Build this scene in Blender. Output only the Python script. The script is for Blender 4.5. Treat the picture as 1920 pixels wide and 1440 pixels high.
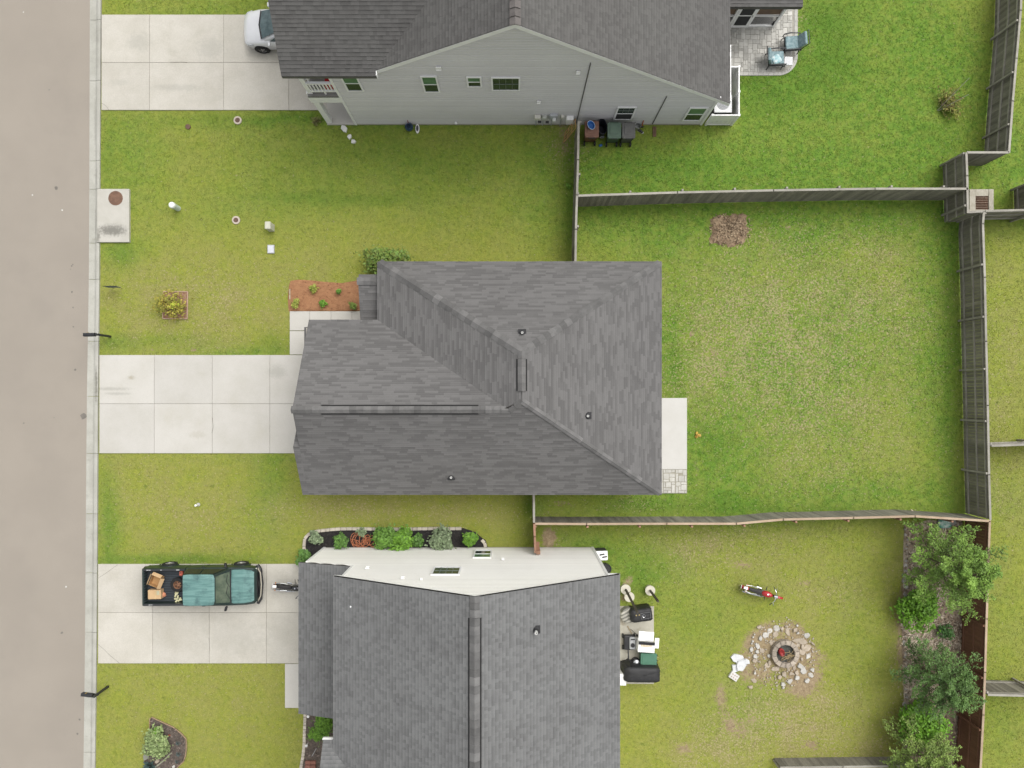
import bpy, bmesh, math, random
import numpy as np
from mathutils import Vector, Matrix

# ---------------------------------------------------------------- scene reset
for o in list(bpy.data.objects):
    bpy.data.objects.remove(o, do_unlink=True)
scene = bpy.context.scene
COL = scene.collection
rad = math.radians

# ---------------------------------------------------------------- camera (drone, looking straight down)
HC = 35.0                      # flying height
FPX = 1331.0                   # focal length in pixels of the 1920 px photograph
S = HC / FPX                   # metres per photo pixel on the ground
CX, CY = 958.0, 745.0          # nadir point in the photograph
cam = bpy.data.cameras.new('camera')
cam.sensor_width = 36.0
cam.lens = 36.0 * FPX / 1920.0
cam.shift_x = (960.0 - CX) / 1920.0
cam.shift_y = (CY - 720.0) / 1920.0
cam.clip_start = 0.5
cam.clip_end = 3000.0
camo = bpy.data.objects.new('camera', cam)
camo.location = (0, 0, HC)
COL.objects.link(camo)
scene.camera = camo

# ---------------------------------------------------------------- sky, sun, exposure (bright overcast)
SUN_EL, SUN_AZ = rad(60), rad(46)
world = bpy.data.worlds.new('World')
scene.world = world
world.use_nodes = True
wn = world.node_tree.nodes; wl = world.node_tree.links
bg = wn['Background']
sky = wn.new('ShaderNodeTexSky')
sky.sky_type = 'NISHITA'; sky.sun_disc = False
sky.sun_elevation = SUN_EL; sky.sun_rotation = SUN_AZ
sky.air_density = 1.0; sky.dust_density = 4.0; sky.ozone_density = 1.0
hs = wn.new('ShaderNodeHueSaturation')
hs.inputs['Saturation'].default_value = 0.12
hs.inputs['Value'].default_value = 1.0
wl.new(sky.outputs[0], hs.inputs['Color'])
wl.new(hs.outputs[0], bg.inputs[0])
bg.inputs[1].default_value = 0.15
sl = bpy.data.lights.new('sun', 'SUN')
sl.energy = 1.25; sl.angle = rad(62); sl.color = (1.0, 0.955, 0.89)
so = bpy.data.objects.new('sun', sl)
sd = Vector((math.cos(SUN_EL) * math.sin(SUN_AZ), math.cos(SUN_EL) * math.cos(SUN_AZ), math.sin(SUN_EL)))
so.rotation_euler = sd.to_track_quat('Z', 'Y').to_euler()
so.location = sd * 60
COL.objects.link(so)
vs = scene.view_settings
vs.view_transform = 'Standard'; vs.look = 'None'; vs.gamma = 1.0; vs.use_curve_mapping = False
vs.exposure = 0.45
scene.render.engine = 'CYCLES'

# ---------------------------------------------------------------- helpers
def W(px, py, h=0.0):
    """photo pixel at height h -> world"""
    k = S * (1.0 - h / HC)
    return Vector(((px - CX) * k, (CY - py) * k, h))

def tag(o, label=None, cat=None, group=None, kind=None):
    if label: o['label'] = label
    if cat: o['category'] = cat
    if group: o['group'] = group
    if kind: o['kind'] = kind
    return o

def empty(name, loc=(0, 0, 0), rz=0.0, label=None, cat=None, group=None, kind=None):
    o = bpy.data.objects.new(name, None)
    o.location = loc; o.rotation_euler = (0, 0, rz)
    o.empty_display_size = 0.2
    COL.objects.link(o)
    return tag(o, label, cat, group, kind)

def link(name, me, mat=None, parent=None, loc=None, rz=None):
    o = bpy.data.objects.new(name, me)
    COL.objects.link(o)
    if mat is not None and not me.materials:
        me.materials.append(mat)
    if parent is not None: o.parent = parent
    if loc is not None: o.location = loc
    if rz is not None: o.rotation_euler = (0, 0, rz)
    return o

class MB:
    """collects shapes into one mesh"""
    def __init__(s): s.bm = bmesh.new()
    def _x(s, vs_, M):
        if M is not None: bmesh.ops.transform(s.bm, matrix=M, verts=vs_)
        return vs_
    def box(s, c, d, rz=0.0, bev=0.0, rx=0.0, ry=0.0, seg=1):
        r = bmesh.ops.create_cube(s.bm, size=1.0)
        M = Matrix.Translation(Vector(c)) @ Matrix.Rotation(rz, 4, 'Z') @ Matrix.Rotation(ry, 4, 'Y') @ Matrix.Rotation(rx, 4, 'X')
        vv = r['verts']
        bmesh.ops.scale(s.bm, vec=Vector(d), verts=vv)
        if bev > 0:
            ed = list({e for v in vv for e in v.link_edges})
            rr = bmesh.ops.bevel(s.bm, geom=ed, offset=bev, segments=seg, affect='EDGES', profile=0.5)
            vv = list({v for v in vv if v.is_valid} | {v for v in rr['verts'] if v.is_valid})
            fs = {f for v in vv for f in v.link_faces}
            vv = list({v for f in fs for v in f.verts})
        s._x(vv, M); return s
    def cyl(s, c, r, h, r2=None, seg=16, axis='Z', M=None):
        """c = centre of the base"""
        rr = bmesh.ops.create_cone(s.bm, cap_ends=True, segments=seg, radius1=r, radius2=r if r2 is None else r2, depth=h)
        T = Matrix.Translation((0, 0, h / 2))
        R = {'Z': Matrix.Identity(4), 'X': Matrix.Rotation(math.pi / 2, 4, 'Y'), 'Y': Matrix.Rotation(-math.pi / 2, 4, 'X')}[axis]
        s._x(rr['verts'], (M or Matrix.Identity(4)) @ Matrix.Translation(Vector(c)) @ R @ T); return s
    def tube(s, pts, r, seg=8, closed=False):
        pts = [Vector(p) for p in pts]; n = len(pts); rings = []
        rs = r if isinstance(r, (list, tuple)) else [r] * n
        up = Vector((0, 0, 1))
        for i, p in enumerate(pts):
            a = pts[(i - 1) % n] if (closed or i > 0) else p
            b = pts[(i + 1) % n] if (closed or i < n - 1) else p
            t = (b - a)
            if t.length < 1e-9: t = Vector((1, 0, 0))
            t.normalize()
            u = t.cross(up)
            if u.length < 1e-3: u = t.cross(Vector((1, 0, 0)))
            u.normalize(); w = u.cross(t)
            rings.append([s.bm.verts.new(p + (u * math.cos(2 * math.pi * k / seg) + w * math.sin(2 * math.pi * k / seg)) * rs[i]) for k in range(seg)])
        m = n if closed else n - 1
        for i in range(m):
            A, B = rings[i], rings[(i + 1) % n]
            for k in range(seg):
                s.bm.faces.new((A[k], A[(k + 1) % seg], B[(k + 1) % seg], B[k]))
        if not closed:
            s.bm.faces.new(rings[0][::-1]); s.bm.faces.new(rings[-1])
        return s
    def poly(s, pts):
        vv = [s.bm.verts.new(Vector(p)) for p in pts]
        s.bm.faces.new(vv); return s
    def prism(s, pts2, z0, z1, bev=0.0):
        n = len(pts2)
        a = [s.bm.verts.new((p[0], p[1], z0)) for p in pts2]
        b = [s.bm.verts.new((p[0], p[1], z1)) for p in pts2]
        fs = [s.bm.faces.new(a[::-1]), s.bm.faces.new(b)]
        for i in range(n):
            fs.append(s.bm.faces.new((a[i], a[(i + 1) % n], b[(i + 1) % n], b[i])))
        if bev > 0:
            bmesh.ops.bevel(s.bm, geom=[e for e in fs[1].edges], offset=bev, segments=1, affect='EDGES')
        return s
    def slab3(s, pts, dz):
        """3-D polygon thickened straight down by dz"""
        a = [s.bm.verts.new(Vector(p)) for p in pts]
        b = [s.bm.verts.new(Vector(p) - Vector((0, 0, dz))) for p in pts]
        s.bm.faces.new(a); s.bm.faces.new(b[::-1]); n = len(pts)
        for i in range(n):
            s.bm.faces.new((a[i], b[i], b[(i + 1) % n], a[(i + 1) % n]))
        return s
    def loft(s, secs, closed_ends=True):
        rings = [[s.bm.verts.new(Vector(p)) for p in sec] for sec in secs]
        n = len(secs[0])
        for A, B in zip(rings, rings[1:]):
            for k in range(n):
                s.bm.faces.new((A[k], A[(k + 1) % n], B[(k + 1) % n], B[k]))
        if closed_ends:
            s.bm.faces.new(rings[0][::-1]); s.bm.faces.new(rings[-1])
        return s
    def lathe(s, prof, c=(0, 0, 0), seg=20, M=None, loop=False):
        rings = []; allv = []
        for r, z in prof:
            rings.append([s.bm.verts.new((c[0] + r * math.cos(2 * math.pi * k / seg), c[1] + r * math.sin(2 * math.pi * k / seg), c[2] + z)) for k in range(seg)])
            allv += rings[-1]
        for A, B in zip(rings, rings[1:]):
            for k in range(seg):
                s.bm.faces.new((A[k], A[(k + 1) % seg], B[(k + 1) % seg], B[k]))
        if loop:
            A, B = rings[-1], rings[0]
            for k in range(seg): s.bm.faces.new((A[k], A[(k + 1) % seg], B[(k + 1) % seg], B[k]))
        else:
            s.bm.faces.new(rings[0][::-1]); s.bm.faces.new(rings[-1])
        s._x(allv, M); return s
    def torus(s, c, R, r, axis='Z', seg=24, sub=10):
        pts = []
        for k in range(seg):
            a = 2 * math.pi * k / seg
            if axis == 'Z': p = (R * math.cos(a), R * math.sin(a), 0)
            elif axis == 'Y': p = (R * math.cos(a), 0, R * math.sin(a))
            else: p = (0, R * math.cos(a), R * math.sin(a))
            pts.append(Vector(c) + Vector(p))
        return s.tube(pts, r, sub, True)
    def mesh(s, name, smooth=False):
        bmesh.ops.recalc_face_normals(s.bm, faces=s.bm.faces[:])
        me = bpy.data.meshes.new(name); s.bm.to_mesh(me); s.bm.free()
        if smooth:
            me.polygons.foreach_set('use_smooth', [True] * len(me.polygons))
        return me
    def build(s, name, mat, parent=None, loc=None, rz=None, smooth=False, sub=0):
        o = link(name, s.mesh(name, smooth), mat, parent, loc, rz)
        if sub:
            m = o.modifiers.new('subdiv', 'SUBSURF'); m.levels = sub; m.render_levels = sub
        return o

def np_mesh(name, verts, faces, attrs=None):
    """verts (n,3), faces (m,k) array -> mesh quickly; attrs: dict name -> per-vertex float array"""
    me = bpy.data.meshes.new(name)
    verts = np.asarray(verts, dtype=np.float32); faces = np.asarray(faces, dtype=np.int32)
    m, k = faces.shape
    me.vertices.add(len(verts)); me.vertices.foreach_set('co', verts.ravel())
    me.loops.add(m * k); me.loops.foreach_set('vertex_index', faces.ravel())
    me.polygons.add(m)
    me.polygons.foreach_set('loop_start', np.arange(0, m * k, k, dtype=np.int32))
    me.polygons.foreach_set('loop_total', np.full(m, k, dtype=np.int32))
    me.update(calc_edges=True)
    for an, av in (attrs or {}).items():
        a = me.attributes.new(an, 'FLOAT', 'POINT')
        a.data.foreach_set('value', np.asarray(av, dtype=np.float32))
    me.validate()
    return me

# ---------------------------------------------------------------- numpy noise
def _hash(ix, iy, seed):
    h = (ix.astype(np.int64) * 374761393 + iy.astype(np.int64) * 668265263 + seed * 1442695041) & 0x7fffffff
    h = ((h ^ (h >> 13)) * 1274126177) & 0x7fffffff
    return ((h ^ (h >> 16)) & 0xffff) / 65535.0
def vnoise(x, y, seed=0):
    ix = np.floor(x); iy = np.floor(y); fx = x - ix; fy = y - iy
    fx = fx * fx * (3 - 2 * fx); fy = fy * fy * (3 - 2 * fy)
    a = _hash(ix, iy, seed); b = _hash(ix + 1, iy, seed); c = _hash(ix, iy + 1, seed); d = _hash(ix + 1, iy + 1, seed)
    return (a * (1 - fx) + b * fx) * (1 - fy) + (c * (1 - fx) + d * fx) * fy
def fbm(x, y, seed=0, oct=4):
    s_ = 0; a = 0.5; t = 0
    for k in range(oct):
        s_ = s_ + a * vnoise(x * 2 ** k + 17.3 * k, y * 2 ** k - 9.1 * k, seed + k); t += a; a *= 0.55
    return s_ / t

# ---------------------------------------------------------------- materials
MATS = {}
def _nodes(name):
    m = bpy.data.materials.new(name); m.use_nodes = True
    nt = m.node_tree
    return m, nt, nt.nodes, nt.links, nt.nodes['Principled BSDF']
def mixc(nt, f, a, b, typ='MIX'):
    n = nt.nodes.new('ShaderNodeMix'); n.data_type = 'RGBA'; n.blend_type = typ
    for sock, v in ((n.inputs[0], f), (n.inputs[6], a), (n.inputs[7], b)):
        if hasattr(v, 'type') and hasattr(v, 'is_output'): nt.links.new(v, sock)
        else: sock.default_value = v if not isinstance(v, tuple) else (v + (1.0,) if len(v) == 3 else v)
    return n.outputs[2]
def mathn(nt, op, a, b=None, clamp=False):
    n = nt.nodes.new('ShaderNodeMath'); n.operation = op; n.use_clamp = clamp
    for i, v in enumerate((a, b)):
        if v is None: continue
        if hasattr(v, 'is_output'): nt.links.new(v, n.inputs[i])
        else: n.inputs[i].default_value = v
    return n.outputs[0]
def noise(nt, vec, scale, detail=4.0, rough=0.55, stretch=None):
    n = nt.nodes.new('ShaderNodeTexNoise'); n.inputs['Scale'].default_value = scale
    n.inputs['Detail'].default_value = detail; n.inputs['Roughness'].default_value = rough
    if stretch:
        mp = nt.nodes.new('ShaderNodeMapping'); mp.inputs['Scale'].default_value = stretch
        nt.links.new(vec, mp.inputs[0]); vec = mp.outputs[0]
    nt.links.new(vec, n.inputs['Vector'])
    return n.outputs[0]
def ramp(nt, fac, lo, hi):
    n = nt.nodes.new('ShaderNodeMapRange'); n.inputs[1].default_value = lo; n.inputs[2].default_value = hi
    n.interpolation_type = 'SMOOTHSTEP'
    nt.links.new(fac, n.inputs[0]); return n.outputs[0]
def attr(nt, name):
    n = nt.nodes.new('ShaderNodeAttribute'); n.attribute_name = name; return n.outputs['Fac']

def mat(name, c1, c2=None, scale=3.0, rough=0.7, metal=0.0, bump=0.0, bscale=40.0, rnd=0.0, tone=0.0,
        fine=0.0, fscale=60.0, stretch=None, spec=0.4, coat=0.0, alpha=1.0, local=False, stain=None, stscale=0.6, st=(0.55, 0.75)):
    """two-tone procedural material: broad mottling c1<->c2, fine grain, per-object and per-vertex variation"""
    if name in MATS: return MATS[name]
    m, nt, N, L, P = _nodes(name)
    if local:
        v = N.new('ShaderNodeTexCoord').outputs['Object']
    else:
        v = N.new('ShaderNodeNewGeometry').outputs['Position']
    c2 = c2 or tuple(min(1, x * 0.82) for x in c1)
    col = mixc(nt, ramp(nt, noise(nt, v, scale, 5.0, 0.6, stretch), 0.33, 0.67), c1, c2)
    if stain:
        col = mixc(nt, ramp(nt, noise(nt, v, stscale, 6.0, 0.65), st[0], st[1]), col, stain)
    if fine > 0:
        f = ramp(nt, noise(nt, v, fscale, 3.0, 0.7, stretch), 0.25, 0.75)
        k = mathn(nt, 'ADD', mathn(nt, 'MULTIPLY', f, 2 * fine), 1 - fine)
        cb = N.new('ShaderNodeCombineColor')
        for i in range(3): L.new(k, cb.inputs[i])
        col = mixc(nt, 1.0, col, cb.outputs[0], 'MULTIPLY')
    def scaleby(col, val, amt):
        k = mathn(nt, 'ADD', mathn(nt, 'MULTIPLY', val, 2 * amt), 1 - amt)
        cb = N.new('ShaderNodeCombineColor')
        for i in range(3): L.new(k, cb.inputs[i])
        return mixc(nt, 1.0, col, cb.outputs[0], 'MULTIPLY')
    if rnd > 0:
        col = scaleby(col, N.new('ShaderNodeObjectInfo').outputs['Random'], rnd)
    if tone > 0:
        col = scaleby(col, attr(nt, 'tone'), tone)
    L.new(col, P.inputs['Base Color'])
    P.inputs['Roughness'].default_value = rough
    P.inputs['Metallic'].default_value = metal
    P.inputs['Specular IOR Level'].default_value = spec
    if coat: P.inputs['Coat Weight'].default_value = coat; P.inputs['Coat Roughness'].default_value = 0.12
    if alpha < 1: P.inputs['Alpha'].default_value = alpha
    if bump > 0:
        b = N.new('ShaderNodeBump'); b.inputs['Strength'].default_value = bump; b.inputs['Distance'].default_value = 0.02
        L.new(noise(nt, v, bscale, 4.0, 0.65, stretch), b.inputs['Height']); L.new(b.outputs[0], P.inputs['Normal'])
    MATS[name] = m
    return m

def add_blobs(m, blobs, nscale=6.0):
    """stains and wear with a place and shape of their own: (px, py, rx, ry, colour, strength)"""
    nt = m.node_tree; P = nt.nodes['Principled BSDF']; col = P.inputs['Base Color'].links[0].from_socket
    v = nt.nodes.new('ShaderNodeNewGeometry').outputs['Position']
    nz = noise(nt, v, nscale, 5.0, 0.65)
    for (px, py, rx, ry, c, k) in blobs:
        p = W(px, py)
        mp = nt.nodes.new('ShaderNodeMapping'); mp.vector_type = 'POINT'
        mp.inputs['Location'].default_value = (-p.x / (rx * S), -p.y / (ry * S), 0)
        mp.inputs['Scale'].default_value = (1 / (rx * S), 1 / (ry * S), 0.0)
        nt.links.new(v, mp.inputs[0])
        ln = nt.nodes.new('ShaderNodeVectorMath'); ln.operation = 'LENGTH'; nt.links.new(mp.outputs[0], ln.inputs[0])
        d = mathn(nt, 'ADD', ln.outputs['Value'], mathn(nt, 'MULTIPLY', mathn(nt, 'SUBTRACT', nz, 0.5), 1.6))
        f = nt.nodes.new('ShaderNodeMapRange'); f.interpolation_type = 'SMOOTHSTEP'
        f.inputs[1].default_value = 1.15; f.inputs[2].default_value = 0.25; nt.links.new(d, f.inputs[0])
        col = mixc(nt, mathn(nt, 'MULTIPLY', f.outputs[0], k), col, c)
    nt.links.new(col, P.inputs['Base Color'])
# ---------------------------------------------------------------- turf fields
# (px, py, rx, ry, strength) blobs in photo pixels on the ground; real turf differences, except that DEEP also paints in some shade
LUSH = [(1500,650,300,280,.85),(1200,430,130,70,.75),(1420,420,300,50,.6),(1330,900,120,60,.6),(1400,760,120,90,.4),(1480,120,230,170,1.0),(1720,150,200,240,1.0),(1300,320,330,70,.95),(1600,320,260,70,.9),(1500,410,420,38,.85),(1760,680,50,330,.75),(1260,650,40,120,.8),
        (1330,840,90,80,.8),(1500,930,380,45,.8),(1240,945,170,30,.6),(1790,480,40,120,.7),(1880,330,70,60,.9),(1870,250,60,60,.6),(1330,640,90,160,.3),(1760,120,60,250,.25),
        (700,290,380,90,.5),(560,380,300,50,.30),(400,10,230,30,.55),(240,290,70,110,.55),(620,225,340,18,.7),(225,470,50,30,.5),(480,660,180,14,.6),
        (500,900,40,120,.5),(200,1000,26,120,.5),(1010,300,50,180,.45),(1120,1040,110,60,.65),(1210,1080,60,50,.6),(1280,1160,120,110,.35),(1390,1330,90,70,.35),
        (540,860,160,10,.3),(320,1050,160,12,.6),(1880,1100,60,140,.25),(1880,1350,60,120,.35),(210,650,40,20,.5),(1620,1200,60,160,.2),(1100,300,30,160,.5),(200,1200,18,80,.2)]
DRY = [(1480,560,230,130,.62),(1420,700,190,120,.62),(1560,780,200,130,.58),(1380,610,130,80,.6),(1650,560,120,120,.5),(1330,690,70,50,.6),(1540,900,180,50,.3),(1500,450,180,40,.35),
       (350,600,200,90,.38),(420,530,260,60,.33),(330,950,220,100,.26),(330,1180,200,200,.16),(700,960,330,30,.33),(880,970,90,25,.4),(1400,1060,200,70,.28),
       (1560,1120,90,60,.35),(1360,1380,90,50,.7),(1420,1330,70,50,.55),(1500,1350,120,70,.65),(1600,1400,140,50,.5),(1440,1270,80,40,.45),(1310,1030,70,40,.42),(1060,260,40,60,.6),
       (1400,1010,220,30,.3),(1300,1410,80,40,.4),(1220,1230,30,60,.4),(1880,700,40,260,.35),(1880,950,40,120,.25),(420,1330,180,110,.14),(1180,945,80,20,.45),(1040,1010,30,30,.5),
       (1490,40,24,40,.6),(1500,90,30,20,.5),(260,870,70,20,.25),(620,945,110,22,.35),(1680,1230,20,220,.35),(1560,1300,60,40,.5)]
SOIL = [(1022,1015,17,22,.95),(1020,1000,16,18,.6),(992,1010,10,30,.5),(1062,268,22,40,.62),(1050,230,24,14,.5),(1050,945,45,12,.6),(1130,955,40,9,.4),(1298,624,9,9,.9),(1342,660,22,14,.55),(1360,700,22,18,.55),(1480,428,12,9,.75),
        (1366,432,40,28,.9),(1690,1180,12,230,.75),(1365,1350,24,30,.8),(1405,1345,18,16,.75),(1350,1305,16,30,.8),(1280,1410,22,18,.7),(1520,1395,24,18,.75),(1455,1350,30,14,.6),(1390,1370,20,14,.7),(1480,1300,30,12,.5),(1385,1065,36,16,.62),(1510,1095,26,12,.6),(1545,1240,14,18,.4),
        (250,1330,12,8,.3),(1177,1092,16,14,.85),(1171,1120,10,16,.7),(1488,30,12,24,.5),(362,656,9,4,.9),(396,656,10,5,.5),(285,656,14,6,.5),(500,1030,16,12,.5),(508,468,13,14,.6),(330,1255,14,6,.3),
        (352,238,10,10,.6),(443,413,11,11,.5),(372,978,7,6,.7),(484,534,8,6,.4),(394,535,10,9,.35),(860,975,20,8,.5),(680,1000,14,8,.3),(1760,385,24,10,.5),(590,1010,8,6,.4),
        (1480,1235,66,66,.95),(1435,1190,56,34,.8),(1410,1240,40,40,.7),(1500,1280,50,26,.8),(1410,1270,24,24,.4),(1400,1225,36,40,.25),(1510,1290,40,24,.3),(1850,340,20,30,.2),(1700,1430,60,10,.6),(500,848,40,5,.4),(395,855,14,4,.5),(195,855,14,8,.5),(545,860,16,8,.5),
        (1226,282,5,20,.6),(1302,880,10,40,.5),(1280,935,60,7,.4),(660,240,20,12,.0),(1290,980,180,4,.35),(1900,385,10,40,.5),(1310,815,8,9,.0)]
DEEP = [(1560,60,55,85,.9),(1430,190,90,50,.6),(1530,140,60,40,.7),(1260,310,150,40,.35),(1785,640,24,300,.6),(1500,958,350,16,.6),(1262,700,18,60,.7),(1330,830,40,50,.45),(700,375,90,13,.7),(560,372,80,12,.5),(620,222,350,10,.4),  # deeper green turf, plus shade painted along fence feet and beside the pickup
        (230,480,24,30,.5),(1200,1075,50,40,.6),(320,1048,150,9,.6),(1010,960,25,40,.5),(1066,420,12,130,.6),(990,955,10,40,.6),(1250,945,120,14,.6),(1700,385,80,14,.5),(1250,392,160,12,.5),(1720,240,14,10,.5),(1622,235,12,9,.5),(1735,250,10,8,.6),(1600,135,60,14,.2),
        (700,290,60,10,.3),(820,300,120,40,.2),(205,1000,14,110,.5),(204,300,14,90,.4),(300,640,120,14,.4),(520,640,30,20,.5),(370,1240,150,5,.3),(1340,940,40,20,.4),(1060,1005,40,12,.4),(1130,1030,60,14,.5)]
def field(x, y, blobs, seed, nz=0.55, nscale=0.55):
    px = x / S + CX; py = CY - y / S
    wob = (fbm(x * 0.35, y * 0.35, seed + 50) - 0.5) * 60
    wob2 = (fbm(x * 0.35 + 40, y * 0.35, seed + 90) - 0.5) * 60
    out = np.zeros_like(x)
    n = fbm(x * nscale, y * nscale, seed)
    for (bx, by, rx, ry, v) in blobs:
        wx = min(1.0, rx / 40.0); wy = min(1.0, ry / 40.0)
        d = ((px + wob * wx - bx) / rx) ** 2 + ((py + wob2 * wy - by) / ry) ** 2
        out = 1 - (1 - out) * (1 - v * np.exp(-d * 1.1))
    return np.clip(out * (1 - nz + 2 * nz * n), 0, 1)
def turf(x, y):
    lush = field(x, y, LUSH, 3, 0.35)
    dry = field(x, y, DRY, 11, 0.45, 1.4)
    soil = field(x, y, SOIL, 23, 0.45, 1.6)
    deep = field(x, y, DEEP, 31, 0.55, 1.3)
    return lush, dry, soil, deep

# lawn material: colour of the turf follows lushness / dryness / bare soil, broken up by noise
def lawn_material():
    m, nt, N, L, P = _nodes('turf')
    v = N.new('ShaderNodeNewGeometry').outputs['Position']
    lush, dry, soil = attr(nt, 'lush'), attr(nt, 'dry'), attr(nt, 'soil')
    n1 = noise(nt, v, 0.9, 6.0, 0.62); n2 = noise(nt, v, 5.0, 6.0, 0.68); n3 = noise(nt, v, 22.0, 4.0, 0.7); n4 = noise(nt, v, 2.2, 5.0, 0.65); n5 = noise(nt, v, 10.0, 3.0, 0.6)
    # yellowish olive turf and lush green turf
    base = mixc(nt, ramp(nt, n2, 0.32, 0.68), (0.266, 0.284, 0.050), (0.196, 0.238, 0.036))
    base = mixc(nt, mathn(nt, 'MULTIPLY', ramp(nt, n1, 0.30, 0.66), mathn(nt, 'ADD', mathn(nt, 'MULTIPLY', dry, 0.9), 0.30), True), base, (0.262, 0.240, 0.090))
    green = mixc(nt, ramp(nt, n2, 0.35, 0.65), (0.146, 0.250, 0.032), (0.094, 0.188, 0.026))
    lf = mathn(nt, 'MULTIPLY', lush, mathn(nt, 'ADD', mathn(nt, 'MULTIPLY', ramp(nt, n4, 0.3, 0.7), 0.6), 0.62), True)
    col = mixc(nt, lf, base, green)
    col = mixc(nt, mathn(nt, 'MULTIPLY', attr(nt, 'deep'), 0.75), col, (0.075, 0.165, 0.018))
    # scattered darker clumps
    col = mixc(nt, mathn(nt, 'MULTIPLY', ramp(nt, n4, 0.60, 0.72), 0.45), col, (0.085, 0.135, 0.018))
    # dead thatch
    thr = mathn(nt, 'ADD', mathn(nt, 'MULTIPLY', n2, 0.22), mathn(nt, 'ADD', mathn(nt, 'MULTIPLY', n5, 0.53), mathn(nt, 'MULTIPLY', n3, 0.25)))
    df = ramp(nt, mathn(nt, 'SUBTRACT', mathn(nt, 'ADD', thr, mathn(nt, 'MULTIPLY', dry, 0.130)), 0.0), 0.590, 0.66)
    thatch = mixc(nt, n3, (0.44, 0.36, 0.225), (0.32, 0.26, 0.15))
    col = mixc(nt, mathn(nt, 'MULTIPLY', df, 0.68), col, thatch)
    # soil
    sf = ramp(nt, mathn(nt, 'ADD', mathn(nt, 'MULTIPLY', thr, 0.8), mathn(nt, 'MULTIPLY', soil, 0.55)), 0.62, 0.84)
    earth = mixc(nt, ramp(nt, n2, 0.3, 0.7), (0.36, 0.275, 0.185), (0.23, 0.165, 0.105))
    col = mixc(nt, mathn(nt, 'MULTIPLY', sf, 0.9), col, earth)
    # blade to blade grain
    k = mathn(nt, 'ADD', mathn(nt, 'MULTIPLY', ramp(nt, n3, 0.25, 0.75), 0.34), 0.83)
    k = mathn(nt, 'MULTIPLY', k, mathn(nt, 'ADD', mathn(nt, 'MULTIPLY', attr(nt, 'tone'), 0.55), 0.725))
    cb = N.new('ShaderNodeCombineColor')
    for i in range(3): L.new(k, cb.inputs[i])
    col = mixc(nt, 1.0, col, cb.outputs[0], 'MULTIPLY')
    L.new(col, P.inputs['Base Color'])
    P.inputs['Roughness'].default_value = 0.85; P.inputs['Specular IOR Level'].default_value = 0.15
    b = N.new('ShaderNodeBump'); b.inputs['Strength'].default_value = 0.5; b.inputs['Distance'].default_value = 0.03
    L.new(n3, b.inputs['Height']); L.new(b.outputs[0], P.inputs['Normal'])
    return m
M_TURF = lawn_material()

# ---------------------------------------------------------------- ground sheet
def ground():
    gx = np.concatenate([[-900, -300, -120, -60, -40], np.arange(-30, 30.01, 0.16), [40, 60, 120, 300, 900]])
    gy = np.concatenate([[-900, -300, -120, -60, -35], np.arange(-22, 24.01, 0.16), [35, 60, 120, 300, 900]])
    X, Y = np.meshgrid(gx, gy)
    Z = (fbm(X * 0.5, Y * 0.5, 5) - 0.5) * 0.035 - 0.012
    l, d, s_, dp = turf(X.ravel(), Y.ravel())
    nx, ny = len(gx), len(gy)
    i = np.arange(nx * ny).reshape(ny, nx)
    F = np.stack([i[:-1, :-1], i[:-1, 1:], i[1:, 1:], i[1:, :-1]], -1).reshape(-1, 4)
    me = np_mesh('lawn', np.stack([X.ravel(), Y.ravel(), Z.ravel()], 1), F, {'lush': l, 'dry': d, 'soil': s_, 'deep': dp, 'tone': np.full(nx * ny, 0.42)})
    me.polygons.foreach_set('use_smooth', [True] * len(me.polygons))
    tag(link('lawn', me, M_TURF), kind='structure')
ground()

# ---------------------------------------------------------------- hard ground: colours
M_ROAD = mat('asphalt', (0.300, 0.268, 0.228), (0.280, 0.250, 0.213), 0.25, 0.9, bump=0.25, bscale=60, fine=0.16, fscale=45, spec=0.2, stain=(0.262, 0.235, 0.203), stscale=0.3, st=(0.42, 0.85))
M_CONC = mat('concrete', (0.485, 0.47, 0.435), (0.45, 0.435, 0.395), 0.7, 0.8, bump=0.12, bscale=50, fine=0.05, fscale=30, rnd=0.035, spec=0.25, stain=(0.43, 0.41, 0.355), stscale=0.7, st=(0.56, 0.85))
M_CONC2 = mat('concrete_worn', (0.485, 0.463, 0.412), (0.44, 0.418, 0.365), 0.9, 0.8, bump=0.15, bscale=40, fine=0.07, fscale=18, rnd=0.05, spec=0.25, stain=(0.40, 0.38, 0.325), stscale=0.8, st=(0.52, 0.8))
M_CONCW = mat('concrete_pale', (0.53, 0.52, 0.495), (0.495, 0.485, 0.455), 0.8, 0.8, bump=0.1, fine=0.03, rnd=0.02, spec=0.25)
M_KERB = mat('kerb_concrete', (0.405, 0.40, 0.36), (0.355, 0.35, 0.31), 1.3, 0.85, bump=0.15, fine=0.08, fscale=25, rnd=0.05, spec=0.2, stain=(0.285, 0.28, 0.24), stscale=1.4)
M_JOINT = mat('joint_sand', (0.25, 0.23, 0.19), rough=0.95, scale=6)

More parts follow.
